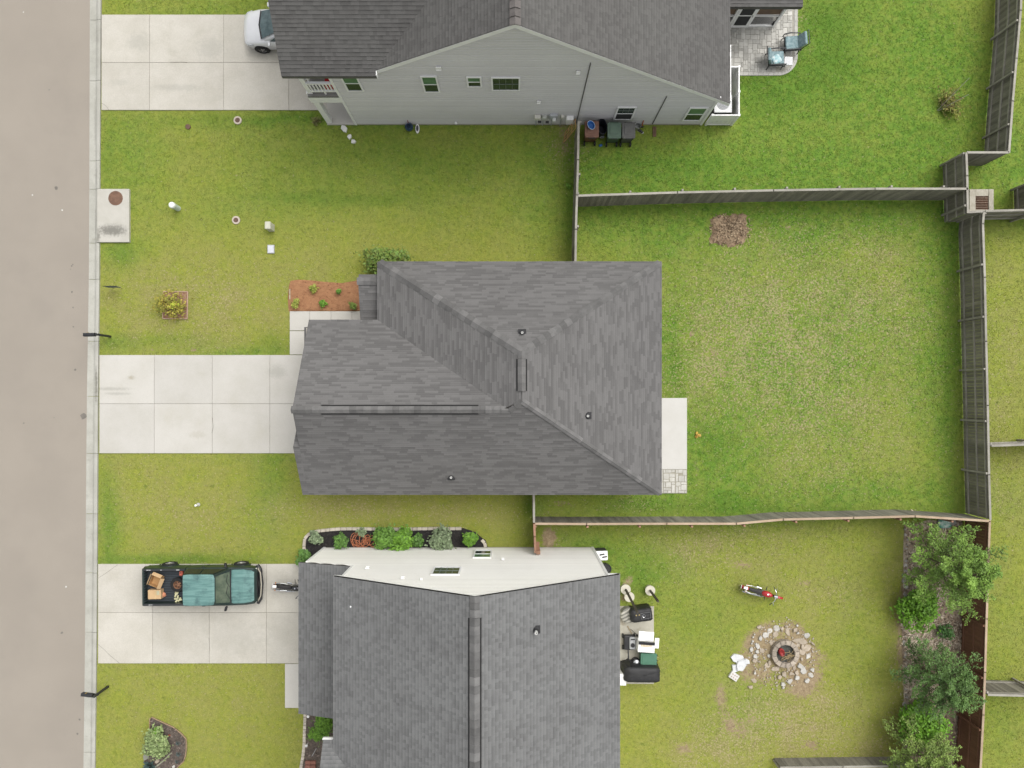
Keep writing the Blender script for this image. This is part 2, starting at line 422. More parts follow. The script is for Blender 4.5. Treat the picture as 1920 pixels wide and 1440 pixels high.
GR, TN = (0.26, 0.255, 0.225), (0.30, 0.27, 0.20)
add_blobs(M_CONC, [(247, 708, 8, 5, TN, .6), (212, 729, 40, 4, GR, .4), (222, 738, 30, 3.5, GR, .38), (520, 697, 22, 16, GR, .38), (580, 692, 16, 12, GR, .3), (370, 815, 20, 8, TN, .25)], 14.0)
add_blobs(M_CONC2, [(262, 80, 26, 22, GR, .3), (395, 92, 32, 26, GR, .3), (330, 165, 60, 9, GR, .28), (225, 155, 22, 8, GR, .2), (330, 1190, 50, 40, TN, .16), (440, 1195, 70, 45, GR, .22), (525, 1200, 30, 60, GR, .2), (520, 1090, 40, 30, GR, .25), (215, 1080, 18, 14, TN, .2)], 5.0)
add_blobs(M_KERB, [(182, 720, 3, 40, (.16, .155, .13), .8), (181, 420, 3, 40, GR, .6), (179, 230, 3, 60, GR, .55), (182, 330, 3, 24, GR, .6), (184, 75, 4, 14, GR, .5), (172, 880, 6, 60, GR, .25)], 9.0)
def kerbx(py, side):
    a = [(-400, 173, 194), (0, 169, 190.5), (360, 168, 188.5), (540, 167, 187.5), (740, 163.5, 185), (900, 162, 184.5), (1060, 161, 183.5), (1250, 159.5, 182), (1440, 157, 179.5), (1900, 151, 173)]
    for p, q in zip(a, a[1:]):
        if p[0] <= py <= q[0]:
            t = (py - p[0]) / (q[0] - p[0]); return p[side] * (1 - t) + q[side] * t
    return a[0][side] if py < a[0][0] else a[-1][side]
# road
rb = MB()
pys = list(range(-400, 1901, 100))
L_ = [W(kerbx(p, 1), p) for p in pys]
pts = [(p.x + 0.03, p.y) for p in L_] + [(-36.0, L_[-1].y), (-36.0, L_[0].y)]
rb.prism(pts, -0.05, 0.022)
rb = rb.build('road', M_ROAD); tag(rb, kind='structure')
# worn tar specks and pale flecks on the road
spots = [(318/3.43,579/3.43,.045,0),(462/3.43,340+545/3.43,.05,0),(470/3.43,340+535/3.43,.035,0),(455/3.43,340+565/3.43,.03,0),(465/3.43,340+712/3.43,.05,0),(472/3.43,340+812/3.43,.045,0),(474/3.43,340+936/3.43,.04,0),(485/3.43,640+183/3.43,.06,0),
         (155/3.43,640+526/3.43,.045,0),(350/3.43,640+490/3.43,.03,0),(514/3.43,1020+1127/3.43,.06,0),(500/3.43,1020+1220/3.43,.06,0),(400/3.43,1020+570/3.43,.07,0),(363/3.43,1210/3.43,.10,0),
         (153/3.43,80/3.43,.03,1),(211/3.43,1255/3.43,.035,1),(157,781,.17,0),(402/3.43,1352/3.43,.035,1),(427/3.43,1020+274/3.43,.045,1)]
M_TAR = mat('tar_spot', (0.17, 0.155, 0.135), rough=0.7); M_FLECK = mat('pale_fleck', (0.7, 0.69, 0.66))
for (px, py, r, k) in spots:
    p = W(px, py); n = 9
    random.seed(int(px * 7 + py))
    mb = MB(); mb.prism([(p.x + r * random.uniform(.6, 1.1) * math.cos(6.283 * i / n), p.y + r * random.uniform(.6, 1.1) * math.sin(6.283 * i / n)) for i in range(n)], 0.0, 0.026 if not k else 0.03)
    mb.build('pale_fleck' if k else 'tar_spot', M_FLECK if k else M_TAR, rb)

# rolled kerb and gutter, cast in sections
kerb = empty('kerb', kind='structure')
joints = [-400, -260, -120, 38, 152, 302, 355, 456, 524, 640, 743, 850, 963, 1074, 1185, 1300, 1410, 1560, 1720, 1900]
for a, b in zip(joints, joints[1:]):
    flat = b in (456, 1185, 152)
    secs = []
    n = max(1, int((b - a) / 60))
    for i in range(n + 1):
        py = a + (b - a) * i / n
        g = 0.35 if i == 0 else (-0.35 if i == n else 0.0)
        l = W(kerbx(py, 1), py + g); r = W(kerbx(py, 2), py + g)
        w = r.x - l.x; y = l.y
        hh = 0.085
        prof = [(0, -0.05), (0, 0.024), (0.50, 0.016), (0.60, 0.03), (0.72, 0.075), (0.84, hh), (1.0, hh), (1.0, -0.05)]
        secs.append([(l.x + w * u, y, z) for u, z in prof])
    mb = MB(); mb.loft(secs); mb.build('kerb_section', M_KERB, kerb)

EXCL = []      # world polygons kept free of grass
def rectpx(x0, y0, x1, y1):
    a = W(x0, y1); b = W(x1, y0)
    return a.x, a.y, b.x, b.y
def driveway(name, cuts_x, cuts_y, m, x_left=None, z=0.045, parent=None):
    """slabs between the cut lines, over a dark bed that shows in the joints"""
    root = parent or empty(name, kind='structure')
    x0, x1 = cuts_x[0], cuts_x[-1]; y0, y1 = cuts_y[0], cuts_y[-1]
    ax, ay, bx, by = rectpx(x0, y0, x1, y1)
    mb = MB(); mb.box(((ax + bx) / 2, (ay + by) / 2, -0.02), (bx - ax - .02, by - ay - .02, 0.08)); mb.build('bed', M_JOINT, root)
    EXCL.append([(ax + .045, ay + .045), (bx - .045, ay + .045), (bx - .045, by - .045), (ax + .045, by - .045)])
    for i in range(len(cuts_x) - 1):
        for j in range(len(cuts_y) - 1):
            a = W(cuts_x[i], cuts_y[j + 1]); b = W(cuts_x[i + 1], cuts_y[j])
            g = 0.007
            mb = MB(); mb.box(((a.x + b.x) / 2, (a.y + b.y) / 2, z - 0.05), (b.x - a.x - 2 * g, b.y - a.y - 2 * g, 0.1), bev=0.006)
            mb.build('slab', m, root)
    return root
driveway('driveway', [191, 281, 420, 542, 668], [28, 118, 207], M_CONC2)
d2 = driveway('driveway', [187, 290, 398.5, 506.5, 600], [665.5, 757, 850], M_CONC)
driveway('driveway', [184.5, 287, 393, 500, 610], [1057, 1148, 1243.5], M_CONC2)
M_CRACK = mat('crack', (0.17, 0.16, 0.135), rough=.95)
for pts_ in ([(191, 194), (197, 197), (202, 202), (205, 207)], [(185, 1208), (196, 1217), (208, 1229), (225, 1243)], [(186, 1083), (200, 1074), (222, 1058)], [(320, 118), (340, 117), (352, 117.6)], [(393, 1225), (393.6, 1212), (392.5, 1196)], [(398, 812), (401, 800), (399, 783)]):
    mb = MB()
    for a, b in zip(pts_, pts_[1:]):
        p, q = W(*a), W(*b); d = q - p; mb.box(((p.x + q.x) / 2, (p.y + q.y) / 2, .043), (d.length, .014, .006), rz=math.atan2(d.y, d.x))
    mb.build('crack', M_CRACK, d2)
wk = empty('path', kind='structure')
driveway('path', [543.5, 581, 621, 660, 720], [583.5, 620], M_CONC, parent=wk)
driveway('path', [543.5, 600], [620.5, 665], M_CONC, parent=wk)
wk2 = empty('path', kind='structure')
driveway('path', [534.5, 600], [1244, 1327], M_CONC, parent=wk2)
pt = empty('patio', kind='structure')
driveway('patio', [1210, 1288], [746, 880], M_CONCW, parent=pt)
# stone flags at the end of the patio
M_FLAG = mat('flag_stone', (0.50, 0.49, 0.455), (0.43, 0.42, 0.38), 5, 0.85, bump=0.15, rnd=0.09, spec=0.2)
fl = [(135,1030,155,1190),(160,1030,190,1075),(190,1030,268,1075),(268,1030,310,1068),(318,1030,348,1075),(348,1030,410,1075),(410,1035,460,1110),
      (160,1080,235,1155),(235,1080,310,1130),(318,1080,352,1188),(355,1110,430,1188),(430,1110,460,1188),(160,1157,235,1188),(238,1132,310,1188),(135,1192,155,1335),
      (160,1192,188,1262),(190,1192,262,1262),(264,1192,310,1222),(318,1192,384,1242),(386,1192,460,1222),(264,1224,310,1335),(160,1266,262,1298),(318,1245,352,1335),(354,1245,386,1298),(386,1224,460,1296),(160,1298,213,1335),(215,1298,262,1335),(354,1300,430,1335),(432,1300,460,1335)]
mb = MB(); ax, ay, bx, by = rectpx(1215, 880, 1288, 925); mb.box(((ax + bx) / 2, (ay + by) / 2, -0.02), (bx - ax, by - ay, 0.09)); mb.build('sand_bed', mat('pale_joint', (.33,.31,.25)), pt)
EXCL.append([(ax, ay), (bx, ay), (bx, by), (ax, by)])
for (x0, y0, x1, y1) in fl:
    k = 90 / 617
    a = W(1220 + x0 * k, 730 + y1 * k); b = W(1220 + x1 * k, 730 + y0 * k)
    mb = MB(); mb.box(((a.x + b.x) / 2, (a.y + b.y) / 2, 0.0), (b.x - a.x - .018, b.y - a.y - .018, 0.085 + random.uniform(-.006, .006)), bev=0.008); mb.build('flagstone', M_FLAG, pt)

# kerb-side inlet pad with rusty manhole cover
inlet = empty('storm_inlet', W(214, 405), label='square concrete storm inlet top with round rusty cover beside the kerb', cat='storm inlet')
M_PAD = mat('inlet_concrete', (0.46, 0.445, 0.40), (0.42, 0.405, 0.36), 1.5, 0.85, bump=0.15, fine=0.06, stain=(0.40, 0.385, 0.34), stscale=1.6)
add_blobs(M_PAD, [(213, 433, 34, 13, (0.15, 0.145, 0.125), .85), (186, 445, 6, 14, (.15, .145, .125), .7)], 8.0)
ax, ay, bx, by = rectpx(185, 355.5, 244.5, 455)
mb = MB(); mb.box(((ax + bx) / 2 - inlet.location.x, (ay + by) / 2 - inlet.location.y, 0.05), (bx - ax, by - ay, 0.16), bev=0.01); mb.build('top_slab', M_PAD, inlet)
EXCL.append([(ax, ay), (bx, ay), (bx, by), (ax, by)])
M_RUST = mat('rusty_iron', (0.20, 0.115, 0.078), (0.145, 0.085, 0.06), 6, 0.8, metal=0.2, bump=0.3, fine=0.15)
p = W(219.5, 373) - inlet.location
mb = MB(); mb.lathe([(0.355, 0.10), (0.355, 0.136), (0.335, 0.138), (0.333, 0.134), (0.27, 0.134), (0.268, 0.139), (0.25, 0.139), (0.248, 0.134), (0.10, 0.134), (0.09, 0.14), (0.001, 0.14)], (p.x, p.y, 0), 36)
mb.build('manhole_cover', M_RUST, inlet)
# ---------------------------------------------------------------- roofs
def clip_half(poly, n, d):
    """keep points with n.p <= d (2-D)"""
    out = []
    for i in range(len(poly)):
        a = poly[i]; b = poly[(i + 1) % len(poly)]
        da = n[0] * a[0] + n[1] * a[1] - d; db = n[0] * b[0] + n[1] * b[1] - d
        if da <= 0: out.append(a)
        if (da < 0 < db) or (db < 0 < da):
            t = da / (da - db); out.append((a[0] + (b[0] - a[0]) * t, a[1] + (b[1] - a[1]) * t))
    return out
def ear_clip(poly):
    """triangulate a simple 2-D polygon (CCW)"""
    def area(p): return sum(p[i][0] * p[(i + 1) % len(p)][1] - p[(i + 1) % len(p)][0] * p[i][1] for i in range(len(p))) / 2
    p = list(poly)
    if area(p) < 0: p = p[::-1]
    tris = []
    def inside(q, a, b, c):
        def cr(u, v, w): return (v[0] - u[0]) * (w[1] - u[1]) - (v[1] - u[1]) * (w[0] - u[0])
        return cr(a, b, q) > 1e-9 and cr(b, c, q) > 1e-9 and cr(c, a, q) > 1e-9
    guard = 0
    while len(p) > 3 and guard < 200:
        guard += 1
        for i in range(len(p)):
            a, b, c = p[i - 1], p[i], p[(i + 1) % len(p)]
            if (b[0] - a[0]) * (c[1] - a[1]) - (b[1] - a[1]) * (c[0] - a[0]) <= 1e-9: continue
            if any(inside(q, a, b, c) for q in p if q not in (a, b, c)): continue
            tris.append((a, b, c)); p.pop(i); break
        else: break
    tris.append(tuple(p)); return tris

class Shingles:
    """overlapping asphalt shingles laid in courses over roof planes, each one its own raised tab"""
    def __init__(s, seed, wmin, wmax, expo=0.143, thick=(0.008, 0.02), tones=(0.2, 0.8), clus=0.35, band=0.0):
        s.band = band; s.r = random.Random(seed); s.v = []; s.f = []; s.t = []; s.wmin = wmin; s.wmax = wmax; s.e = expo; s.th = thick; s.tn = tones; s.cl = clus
    def plane(s, pts, along):
        """pts: 3-D polygon in one plane; along: horizontal eave direction"""
        pts = [Vector(p) for p in pts]
        u = Vector(along).normalized()
        n = Vector((0, 0, 0))
        for i in range(len(pts)):
            a = pts[i] - pts[0]; b = pts[(i + 1) % len(pts)] - pts[0]; n += a.cross(b)
        n.normalize()
        if n.z < 0: n = -n
        w = n.cross(u)
        if w.z < 0: w = -w
        o = min(pts, key=lambda p: p.z)
        P2 = [((p - o).dot(u), (p - o).dot(w)) for p in pts]
        for tri in ear_clip(P2): s._tri(tri, o, u, w, n)
    def _tri(s, tri, o, u, w, n):
        us = [q[0] for q in tri]; vs_ = [q[1] for q in tri]
        a2 = (tri[1][0] - tri[0][0]) * (tri[2][1] - tri[0][1]) - (tri[1][1] - tri[0][1]) * (tri[2][0] - tri[0][0])
        T = list(tri) if a2 > 0 else list(tri)[::-1]
        half = []
        for i in range(len(T)):
            a = T[i]; b = T[(i + 1) % len(T)]
            nx, ny = (b[1] - a[1]), -(b[0] - a[0]); half.append((nx, ny, nx * a[0] + ny * a[1]))
        e = s.e
        r0 = int(math.floor(min(vs_) / e)); r1 = int(math.ceil(max(vs_) / e))
        for r in range(r0, r1):
            rr = random.Random(r * 7919 + int(o.x * 13) * 31 + int(o.y * 17))      # same row splits on both sides of a cut
            x = math.floor((min(us) - 2) / 1.0) * 1.0
            base = -60.0
            # advance deterministic row splits
            x = base + rr.uniform(0, 1)
            last = 0.5
            while x < max(us):
                wd = rr.uniform(s.wmin, s.wmax)
                tn = rr.uniform(s.tn[0], s.tn[1]); 
                if rr.random() < s.cl: tn = s.tn[0] + (s.tn[1] - s.tn[0]) * (0.06 if rr.random() < 0.5 else 0.85)
                th = rr.uniform(*s.th)
                if x + wd > min(us):
                    q = [(x, r * e), (x + wd, r * e), (x + wd, (r + 1) * e), (x, (r + 1) * e)]
                    for (nx, ny, d) in half:
                        q = clip_half(q, (nx, ny), d)
                        if len(q) < 3: break
                    if len(q) >= 3:
                        k0 = len(s.v)
                        for (a, b) in q:
                            lift = 0.012 + th * (1 - (b - r * e) / e)
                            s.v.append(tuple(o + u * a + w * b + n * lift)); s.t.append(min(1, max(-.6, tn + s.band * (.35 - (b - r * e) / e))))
                        s.f.append(tuple(range(k0, k0 + len(q))))
                        # butt edge
                        low = [i for i, (a, b) in enumerate(q) if abs(b - r * e) < 1e-6]
                        if len(low) == 2:
                            i, j = low
                            k1 = len(s.v)
                            for i_ in (i, j):
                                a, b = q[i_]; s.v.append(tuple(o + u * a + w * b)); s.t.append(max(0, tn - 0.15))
                            s.f.append((k0 + i, k1, k1 + 1, k0 + j))
                x += wd
    def build(s, mat_, parent):
        me = bpy.data.meshes.new('shingles'); me.from_pydata(s.v, [], s.f)
        bm = bmesh.new(); bm.from_mesh(me)
        for f in bm.faces:
            if f.normal.z < 0 and abs(f.normal.z) > 0.3: f.normal_flip()
        bm.to_mesh(me); bm.free()
        a = me.attributes.new('tone', 'FLOAT', 'POINT'); a.data.foreach_set('value', np.array(s.t, dtype=np.float32))
        return tag(link('shingles', me, mat_, parent), kind='stuff')

def ridge_caps(parent, a, b, m, width=0.17, step=0.28, drop=0.5, rnd=None, dropb=None):
    """overlapping cap shingles folded over a ridge or hip from a (low end) to b"""
    a = Vector(a); b = Vector(b); L = (b - a).length; d = (b - a) / L
    side = d.cross(Vector((0, 0, 1))).normalized(); up = side.cross(d).normalized()
    if up.z < 0: up = -up
    n = max(1, int(round(L / step))); st = L / n
    dropb = drop if dropb is None else dropb
    h = width
    mb = MB()
    lo, hi = 0.018, 0.062
    x0, x1 = -st * 0.16, st * 0.98
    def sec(x, z): return [(x, -h, z - h * drop - 0.014), (x, -h, z - h * drop), (x, -h * .45, z - h * drop * .36), (x, 0, z + 0.010), (x, h * .45, z - h * dropb * .36), (x, h, z - h * dropb), (x, h, z - h * dropb - 0.014), (x, 0, z - 0.03)]
    mb.loft([sec(x0, hi), sec(x1, lo)])
    me = mb.mesh('ridge_cap'); me.materials.append(m)
    M3 = Matrix((d, side, up)).transposed()
    for i in range(n):
        o = link('ridge_cap', me, None, parent)
        o.matrix_local = Matrix.Translation(a + d * (st * i) + up * 0.014) @ M3.to_4x4()
def ridge_vent(parent, a, b, m, md, width=0.2, drop=0.5):
    a = Vector(a); b = Vector(b); d = (b - a); L = d.length; d /= L
    side = d.cross(Vector((0, 0, 1))).normalized(); up = Vector((0, 0, 1))
    M3 = Matrix((d, side, up)).transposed().to_4x4()
    h = width
    mb = MB()
    def sec(x): return [(x, -h, -h * drop + 0.035), (x, -h, -h * drop + 0.075), (x, 0, 0.095), (x, h, -h * drop + 0.075), (x, h, -h * drop + 0.035), (x, 0, 0.05)]
    mb.loft([sec(0), sec(L)])
    o = mb.build('ridge_vent', m, parent); o.matrix_local = Matrix.Translation(a) @ M3
    mb = MB()
    for sgn in (-1, 1): mb.loft([[(x, sgn * (h + .055), -h * drop - 0.02), (x, sgn * (h + .055), -h * drop + 0.03), (x, sgn * (h - 0.03), -h * drop + 0.05), (x, sgn * (h - .03), -h * drop - 0.01)] for x in (0.02, L - 0.02)])
    q = mb.build('vent_slot', md, o)
    n = int(L / 0.3); mbm = MB(); st = L / n
    mbm.loft([[(x, -h, -h * drop + 0.076 + z), (x, 0, 0.096 + z), (x, h, -h * drop + 0.076 + z), (x, h, -h * drop + 0.07), (x, 0, 0.09), (x, -h, -h * drop + 0.07)] for x, z in ((0.0, 0.012), (st * .97, 0.002))])
    me = mbm.mesh('cap_shingle'); me.materials.append(m)
    for i in range(n): link('cap_shingle', me, None, o, (st * i, 0, 0))
def vent_pipe(parent, p, hh, r=0.05):
    M1 = mat('vent_white', (0.62, 0.62, 0.6), rough=0.6); M2 = mat('vent_boot', (0.03, 0.03, 0.032), rough=0.7)
    mb = MB(); mb.lathe([(r, -0.1), (r, hh), (r * .7, hh), (r * .68, hh - 0.08), (0.001, hh - 0.08)], tuple(p), 14); o = mb.build('vent_pipe', M1, parent, smooth=False)
    mb = MB(); mb.lathe([(0.15, -0.05), (0.15, 0.03), (r * 1.5, 0.09), (r * 1.25, hh * .6), (r * 1.02, hh * .6)], tuple(p), 14); mb.box((p[0], p[1] + .02, p[2] + .02), (.34, .3, .03)); mb.build('flashing', M2, o)

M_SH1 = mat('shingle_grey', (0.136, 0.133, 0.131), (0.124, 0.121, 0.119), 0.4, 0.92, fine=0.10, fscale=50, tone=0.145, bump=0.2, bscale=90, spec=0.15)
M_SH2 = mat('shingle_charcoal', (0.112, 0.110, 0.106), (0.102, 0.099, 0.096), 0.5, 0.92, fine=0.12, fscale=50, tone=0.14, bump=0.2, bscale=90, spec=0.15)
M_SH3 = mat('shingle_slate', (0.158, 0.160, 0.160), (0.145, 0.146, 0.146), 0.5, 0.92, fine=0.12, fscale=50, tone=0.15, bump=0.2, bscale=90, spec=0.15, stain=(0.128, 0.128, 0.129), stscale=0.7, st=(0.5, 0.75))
M_CAP1 = mat('cap_grey', (0.148, 0.145, 0.142), (0.12, 0.118, 0.116), 3, 0.92, fine=0.12, rnd=0.22, bump=0.2, bscale=90, spec=0.15)
M_CAP2 = mat('cap_charcoal', (0.150, 0.138, 0.132), (0.12, 0.11, 0.106), 3, 0.92, fine=0.12, rnd=0.15, spec=0.15)
M_CAP3 = mat('cap_slate', (0.15, 0.148, 0.146), (0.12, 0.118, 0.118), 3, 0.92, fine=0.12, rnd=0.25, spec=0.15)
M_SLOT = mat('vent_slot', (0.018, 0.018, 0.018), rough=0.9)
M_DECK = mat('roof_deck', (0.09, 0.085, 0.08), rough=0.9)
M_WHITE = mat('white_trim', (0.78, 0.785, 0.78), (0.74, 0.745, 0.74), 2, 0.5, spec=0.35)
M_VINYL = mat('white_vinyl', (0.80, 0.80, 0.79), (0.76, 0.76, 0.75), 1.5, 0.4, spec=0.4, fine=0.02)
M_SIDE1 = mat('grey_siding', (0.60, 0.595, 0.60), (0.57, 0.565, 0.57), 0.5, 0.65, rnd=0.04, fine=0.03, fscale=15, spec=0.3)
M_SIDE2 = mat('cream_siding', (0.80, 0.792, 0.75), (0.775, 0.765, 0.72), 0.5, 0.65, rnd=0.025, fine=0.02, fscale=15, spec=0.3)
M_SIDE3 = mat('tan_siding', (0.45, 0.42, 0.36), rough=0.7)
M_GLASS = mat('window_glass', (0.022, 0.035, 0.028), (0.03, 0.05, 0.038), 2.5, 0.12, spec=0.5)
M_GLASSG = mat('green_window_glass', (0.10, 0.20, 0.115), (0.07, 0.15, 0.085), 3.0, 0.15, spec=0.5)
M_SCREEN = mat('insect_screen', (0.035, 0.036, 0.036), rough=0.9)

def siding(parent, yplane, sgn, xl, xr, z0, z1, m, e=0.2):
    """lapped siding boards on the plane y = yplane facing sgn; xl(z), xr(z) give the wall outline"""
    z = z0
    while z < z1 - 0.02:
        zt = min(z + e, z1)
        # split the board where the outline jumps
        a0, b0, a1, b1 = xl(z), xr(z), xl(zt), xr(zt)
        if b0 - a0 < 0.05: break
        if b1 < a1: a1 = b1 = (a1 + b1) / 2
        mb = MB()
        y0 = yplane; f0 = yplane + sgn * 0.034; f1 = yplane + sgn * 0.002
        t = .60; am, bm_, zm = a0 + (a1 - a0) * t, b0 + (b1 - b0) * t, z + (zt - z) * t
        prof = [(a0, b0, z, y0), (a0, b0, z, f0), (am, bm_, zm, f0 - sgn * .002), (a1, b1, zt, f1)]
        vv = [(mb.bm.verts.new((p[0], p[3], p[2])), mb.bm.verts.new((p[1], p[3], p[2]))) for p in prof]
        for (u0, u1), (w0, w1) in zip(vv, vv[1:]): mb.bm.faces.new((u0, u1, w1, w0))
        mb.build('siding_board', m, parent)
        z = zt

def window(parent, x0, x1, z0, z1, y, sgn, style, trim=0.07):
    """double-hung or picture window standing proud of the wall plane"""
    mb = MB(); d = 0.055
    yc = y + sgn * (0.035 + d / 2)
    for (cx, cz, sx, sz) in (((x0 + x1) / 2, z0 + trim / 2, x1 - x0, trim), ((x0 + x1) / 2, z1 - trim / 2, x1 - x0, trim)):
        mb.box((cx, yc, cz), (sx, d, sz))
    for cx in (x0 + trim / 2, x1 - trim / 2): mb.box((cx, yc, (z0 + z1) / 2), (trim, d - .004, z1 - z0 - 2 * trim))
    w = mb.build('window', M_WHITE, parent)
    ix0, ix1, iz0, iz1 = x0 + trim, x1 - trim, z0 + trim, z1 - trim
    yg = y + sgn * 0.058
    zm = (iz0 + iz1) / 2
    def pane(a, b, c, d_, m):
        q = MB(); q.box(((a + b) / 2, yg, (c + d_) / 2), (b - a, 0.012, d_ - c)); q.build('pane', m, w)
    def bar(a, b, c, d_):
        q = MB(); q.box(((a + b) / 2, yg + sgn * 0.014, (c + d_) / 2), (b - a, 0.016, d_ - c)); q.build('muntin', M_WHITE if b - a > .3 and d_ - c > .03 else mat('muntin', (.20, .23, .20)), w)
    if style in ('hung', 'hung_grid'):
        pane(ix0, ix1, zm, iz1, M_GLASSG if style == 'hung' else M_GLASS); pane(ix0, ix1, iz0, zm, M_GLASS if style == 'hung' else M_SCREEN)
        bar(ix0, ix1, zm - .025, zm + .025)
        if style == 'hung_grid':
            for k in (1, 2): bar(ix0 + (ix1 - ix0) * k / 3 - .009, ix0 + (ix1 - ix0) * k / 3 + .009, zm + .03, iz1)
            bar(ix0, ix1, (zm + iz1) / 2 - .009, (zm + iz1) / 2 + .009)
    else:
        pane(ix0, ix1, iz0, iz1, M_GLASS)
        for k in (1, 2, 3): bar(ix0 + (ix1 - ix0) * k / 4 - .008, ix0 + (ix1 - ix0) * k / 4 + .008, iz0, iz1)
        bar(ix0, ix1, zm - .008, zm + .008)
    return w

def board(parent, name, a, b, w, t, m, yoff=0.0, sgn=1):
    """trim board lying in a vertical x-z plane from a to b, w deep downwards, t thick"""
    a = Vector(a); b = Vector(b); mb = MB(); dn = Vector((0, 0, -w)); th = Vector((0, sgn * t, 0))
    mb.loft([[a, a + dn, a + dn + th, a + th], [b, b + dn, b + dn + th, b + th]])
    return mb.build(name, m, parent)

# ================================================================= middle house (hip roof)
def middle_house():
    H0 = empty('house', (0, 0, 0), label='single-storey house with grey hipped shingle roof in the middle', cat='house')
    ze = 2.70
    xe, yn, ysn, xnw = 6.85, 6.17, -4.42, -6.07
    zr = 5.40; xr_, yra = 0.45, 1.88
    yw, zw = -0.52, 5.16                        # west wing ridge
    yrb = ysn + (zr - ze) * (yw - ysn) / (zw - ze)
    ywn = 3.52                                  # wing north eave
    xg = -9.19                                  # wing gable end
    pe = (zr - ze) / (xe - xr_); pw = (zr - ze) / (xr_ - xnw); pwn = (zw - ze) / (ywn - yw)
    xv = xnw + (zw - ze) / pw                   # where the valley meets the wing ridge
    NE, SE, NW = (xe, yn, ze), (xe, ysn, ze), (xnw, yn, ze)
    RA, RB = (xr_, yra, zr), (xr_, yrb, zr)
    V0, V1 = (xnw, ywn, ze), (xv, yw, zw)
    G0 = (xg, ywn, ze); G1 = (xg, yw, zw); G2 = (xg, ysn, ze)
    planes = {'n': [NW, NE, RA], 'e': [NE, SE, RB, RA], 'w': [NW, RA, RB, V1, V0],
              'wn': [V0, V1, G1, G0], 's': [G2, G1, V1, RB, SE]}
    # roof deck
    mb = MB()
    for k in ('n', 'e', 'wn'): mb.slab3(planes[k], 0.16)
    for tri in ([NW, RA, V0], [RA, RB, V1], [RA, V1, V0], [G2, G1, V1], [G2, V1, RB], [G2, RB, SE]): mb.slab3(tri, 0.16)
    roof = mb.build('roof', M_DECK, H0)
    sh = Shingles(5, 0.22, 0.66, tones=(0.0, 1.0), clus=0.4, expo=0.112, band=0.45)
    sh.plane(planes['n'], (1, 0, 0)); sh.plane(planes['e'], (0, 1, 0)); sh.plane(planes['wn'], (1, 0, 0))
    sh.plane(planes['w'], (0, 1, 0)); sh.plane(planes['s'], (1, 0, 0))
    # small front gable that carries the south slope a little further out
    xo, ys2 = -9.47, -2.16; zs2 = ze + (zw - ze) / (yw - ysn) * (ys2 - ysn)
    fa = [(xo, ysn, ze), (xg - .001, ysn, ze), (xg - .001, ys2, zs2), (xo, ys2, zs2)]
    fb = [(xo, ys2, zs2), (xg + .25, ys2, zs2), (xg + .25, ys2 + 2.0, zs2 - 1.3), (xo, ys2 + 2.0, zs2 - 1.3)]
    mb = MB(); mb.slab3(fa, 0.14); mb.slab3(fb, 0.14); mb.build('front_gable', M_DECK, H0)
    sh.plane(fa, (1, 0, 0)); sh.plane(fb, (1, 0, 0))
    # pent roof over the garage door
    pa = [(-9.47, 3.22, 2.42), (-9.47, 0.9, 2.42), (-8.9, 0.9, 2.72), (-8.9, 3.22, 2.72)]
    mb = MB(); mb.slab3(pa, 0.1); mb.build('pent_roof', M_DECK, H0); sh.plane(pa, (0, 1, 0))
    # porch roof beside the front door
    xp0, xp1 = -6.98, -6.02
    pn = [(xp0, 5.63, 2.42), (xp1, 5.63, 2.42), (xp1, 5.30, 2.56), (xp0, 5.30, 2.56)]
    ps = [(xp0, 5.30, 2.56), (xp1, 5.30, 2.56), (xp1, 3.40, 2.02), (xp0, 3.40, 2.02)]
    mb = MB(); mb.slab3(pn, 0.1); mb.slab3(ps, 0.1); mb.build('porch_roof', M_DECK, H0); sh.plane(pn, (1, 0, 0)); sh.plane(ps, (1, 0, 0))
    ridge_caps(roof, (xp0, 5.30, 2.57), (xp1, 5.30, 2.57), M_CAP1, drop=0.28)
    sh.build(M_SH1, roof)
    def inn(p, q, k): return tuple(Vector(p).lerp(Vector(q), k))
    ridge_caps(roof, inn(NW, RA, .022), RA, M_CAP1, 0.21, 0.36, 0.34)
    ridge_caps(roof, inn(NE, RA, .022), RA, M_CAP1, 0.16, 0.30, 0.36)
    ridge_caps(roof, inn(SE, RB, .02), RB, M_CAP1, 0.13, 0.30, 0.36)
    ridge_caps(roof, (xg, yw, zw), (-8.0, yw, zw), M_CAP1, 0.16, 0.30, 0.55)
    ridge_caps(roof, (-1.35, yw, zw), (xv + .1, yw, zw), M_CAP1, 0.16, 0.30, 0.55)
    ridge_caps(roof, (xv + .1, yw, zw), (xr_, yrb, zr), M_CAP1, 0.15, 0.28, 0.4)
    ridge_caps(roof, (xr_, yra, zr), (xr_, 1.63, zr), M_CAP1, 0.16, 0.25, 0.42)
    ridge_vent(roof, (xr_, 1.62, zr), (xr_, 0.25, zr), M_CAP1, M_SLOT, 0.17, 0.42)
    ridge_vent(roof, (-8.0, yw, zw), (-1.35, yw, zw), M_CAP1, M_SLOT, 0.15, 0.55)
    for px, py, z, hh in ((979, 624, 5.0, .22), (1102, 780, 4.2, .22), (846, 895, 3.15, .25)):
        p = W(px, py, z)
        if py < 700: z = ze + (yn - p.y) * (zr - ze) / (yn - yra)
        elif px > 1000: z = ze + (xe - p.x) * pe
        else: z = ze + (p.y - ysn) * (zw - ze) / (yw - ysn)
        p = W(px, py, z + .1); vent_pipe(roof, (p.x, p.y, z), hh)
    # walls, fascia, garage and front door
    mb = MB()
    mb.box(((xe - .4 + xnw + .4) / 2, (yn - .4 + ysn + .4) / 2, 1.3), (xe - xnw - .8, yn - ysn - .8, 2.6))
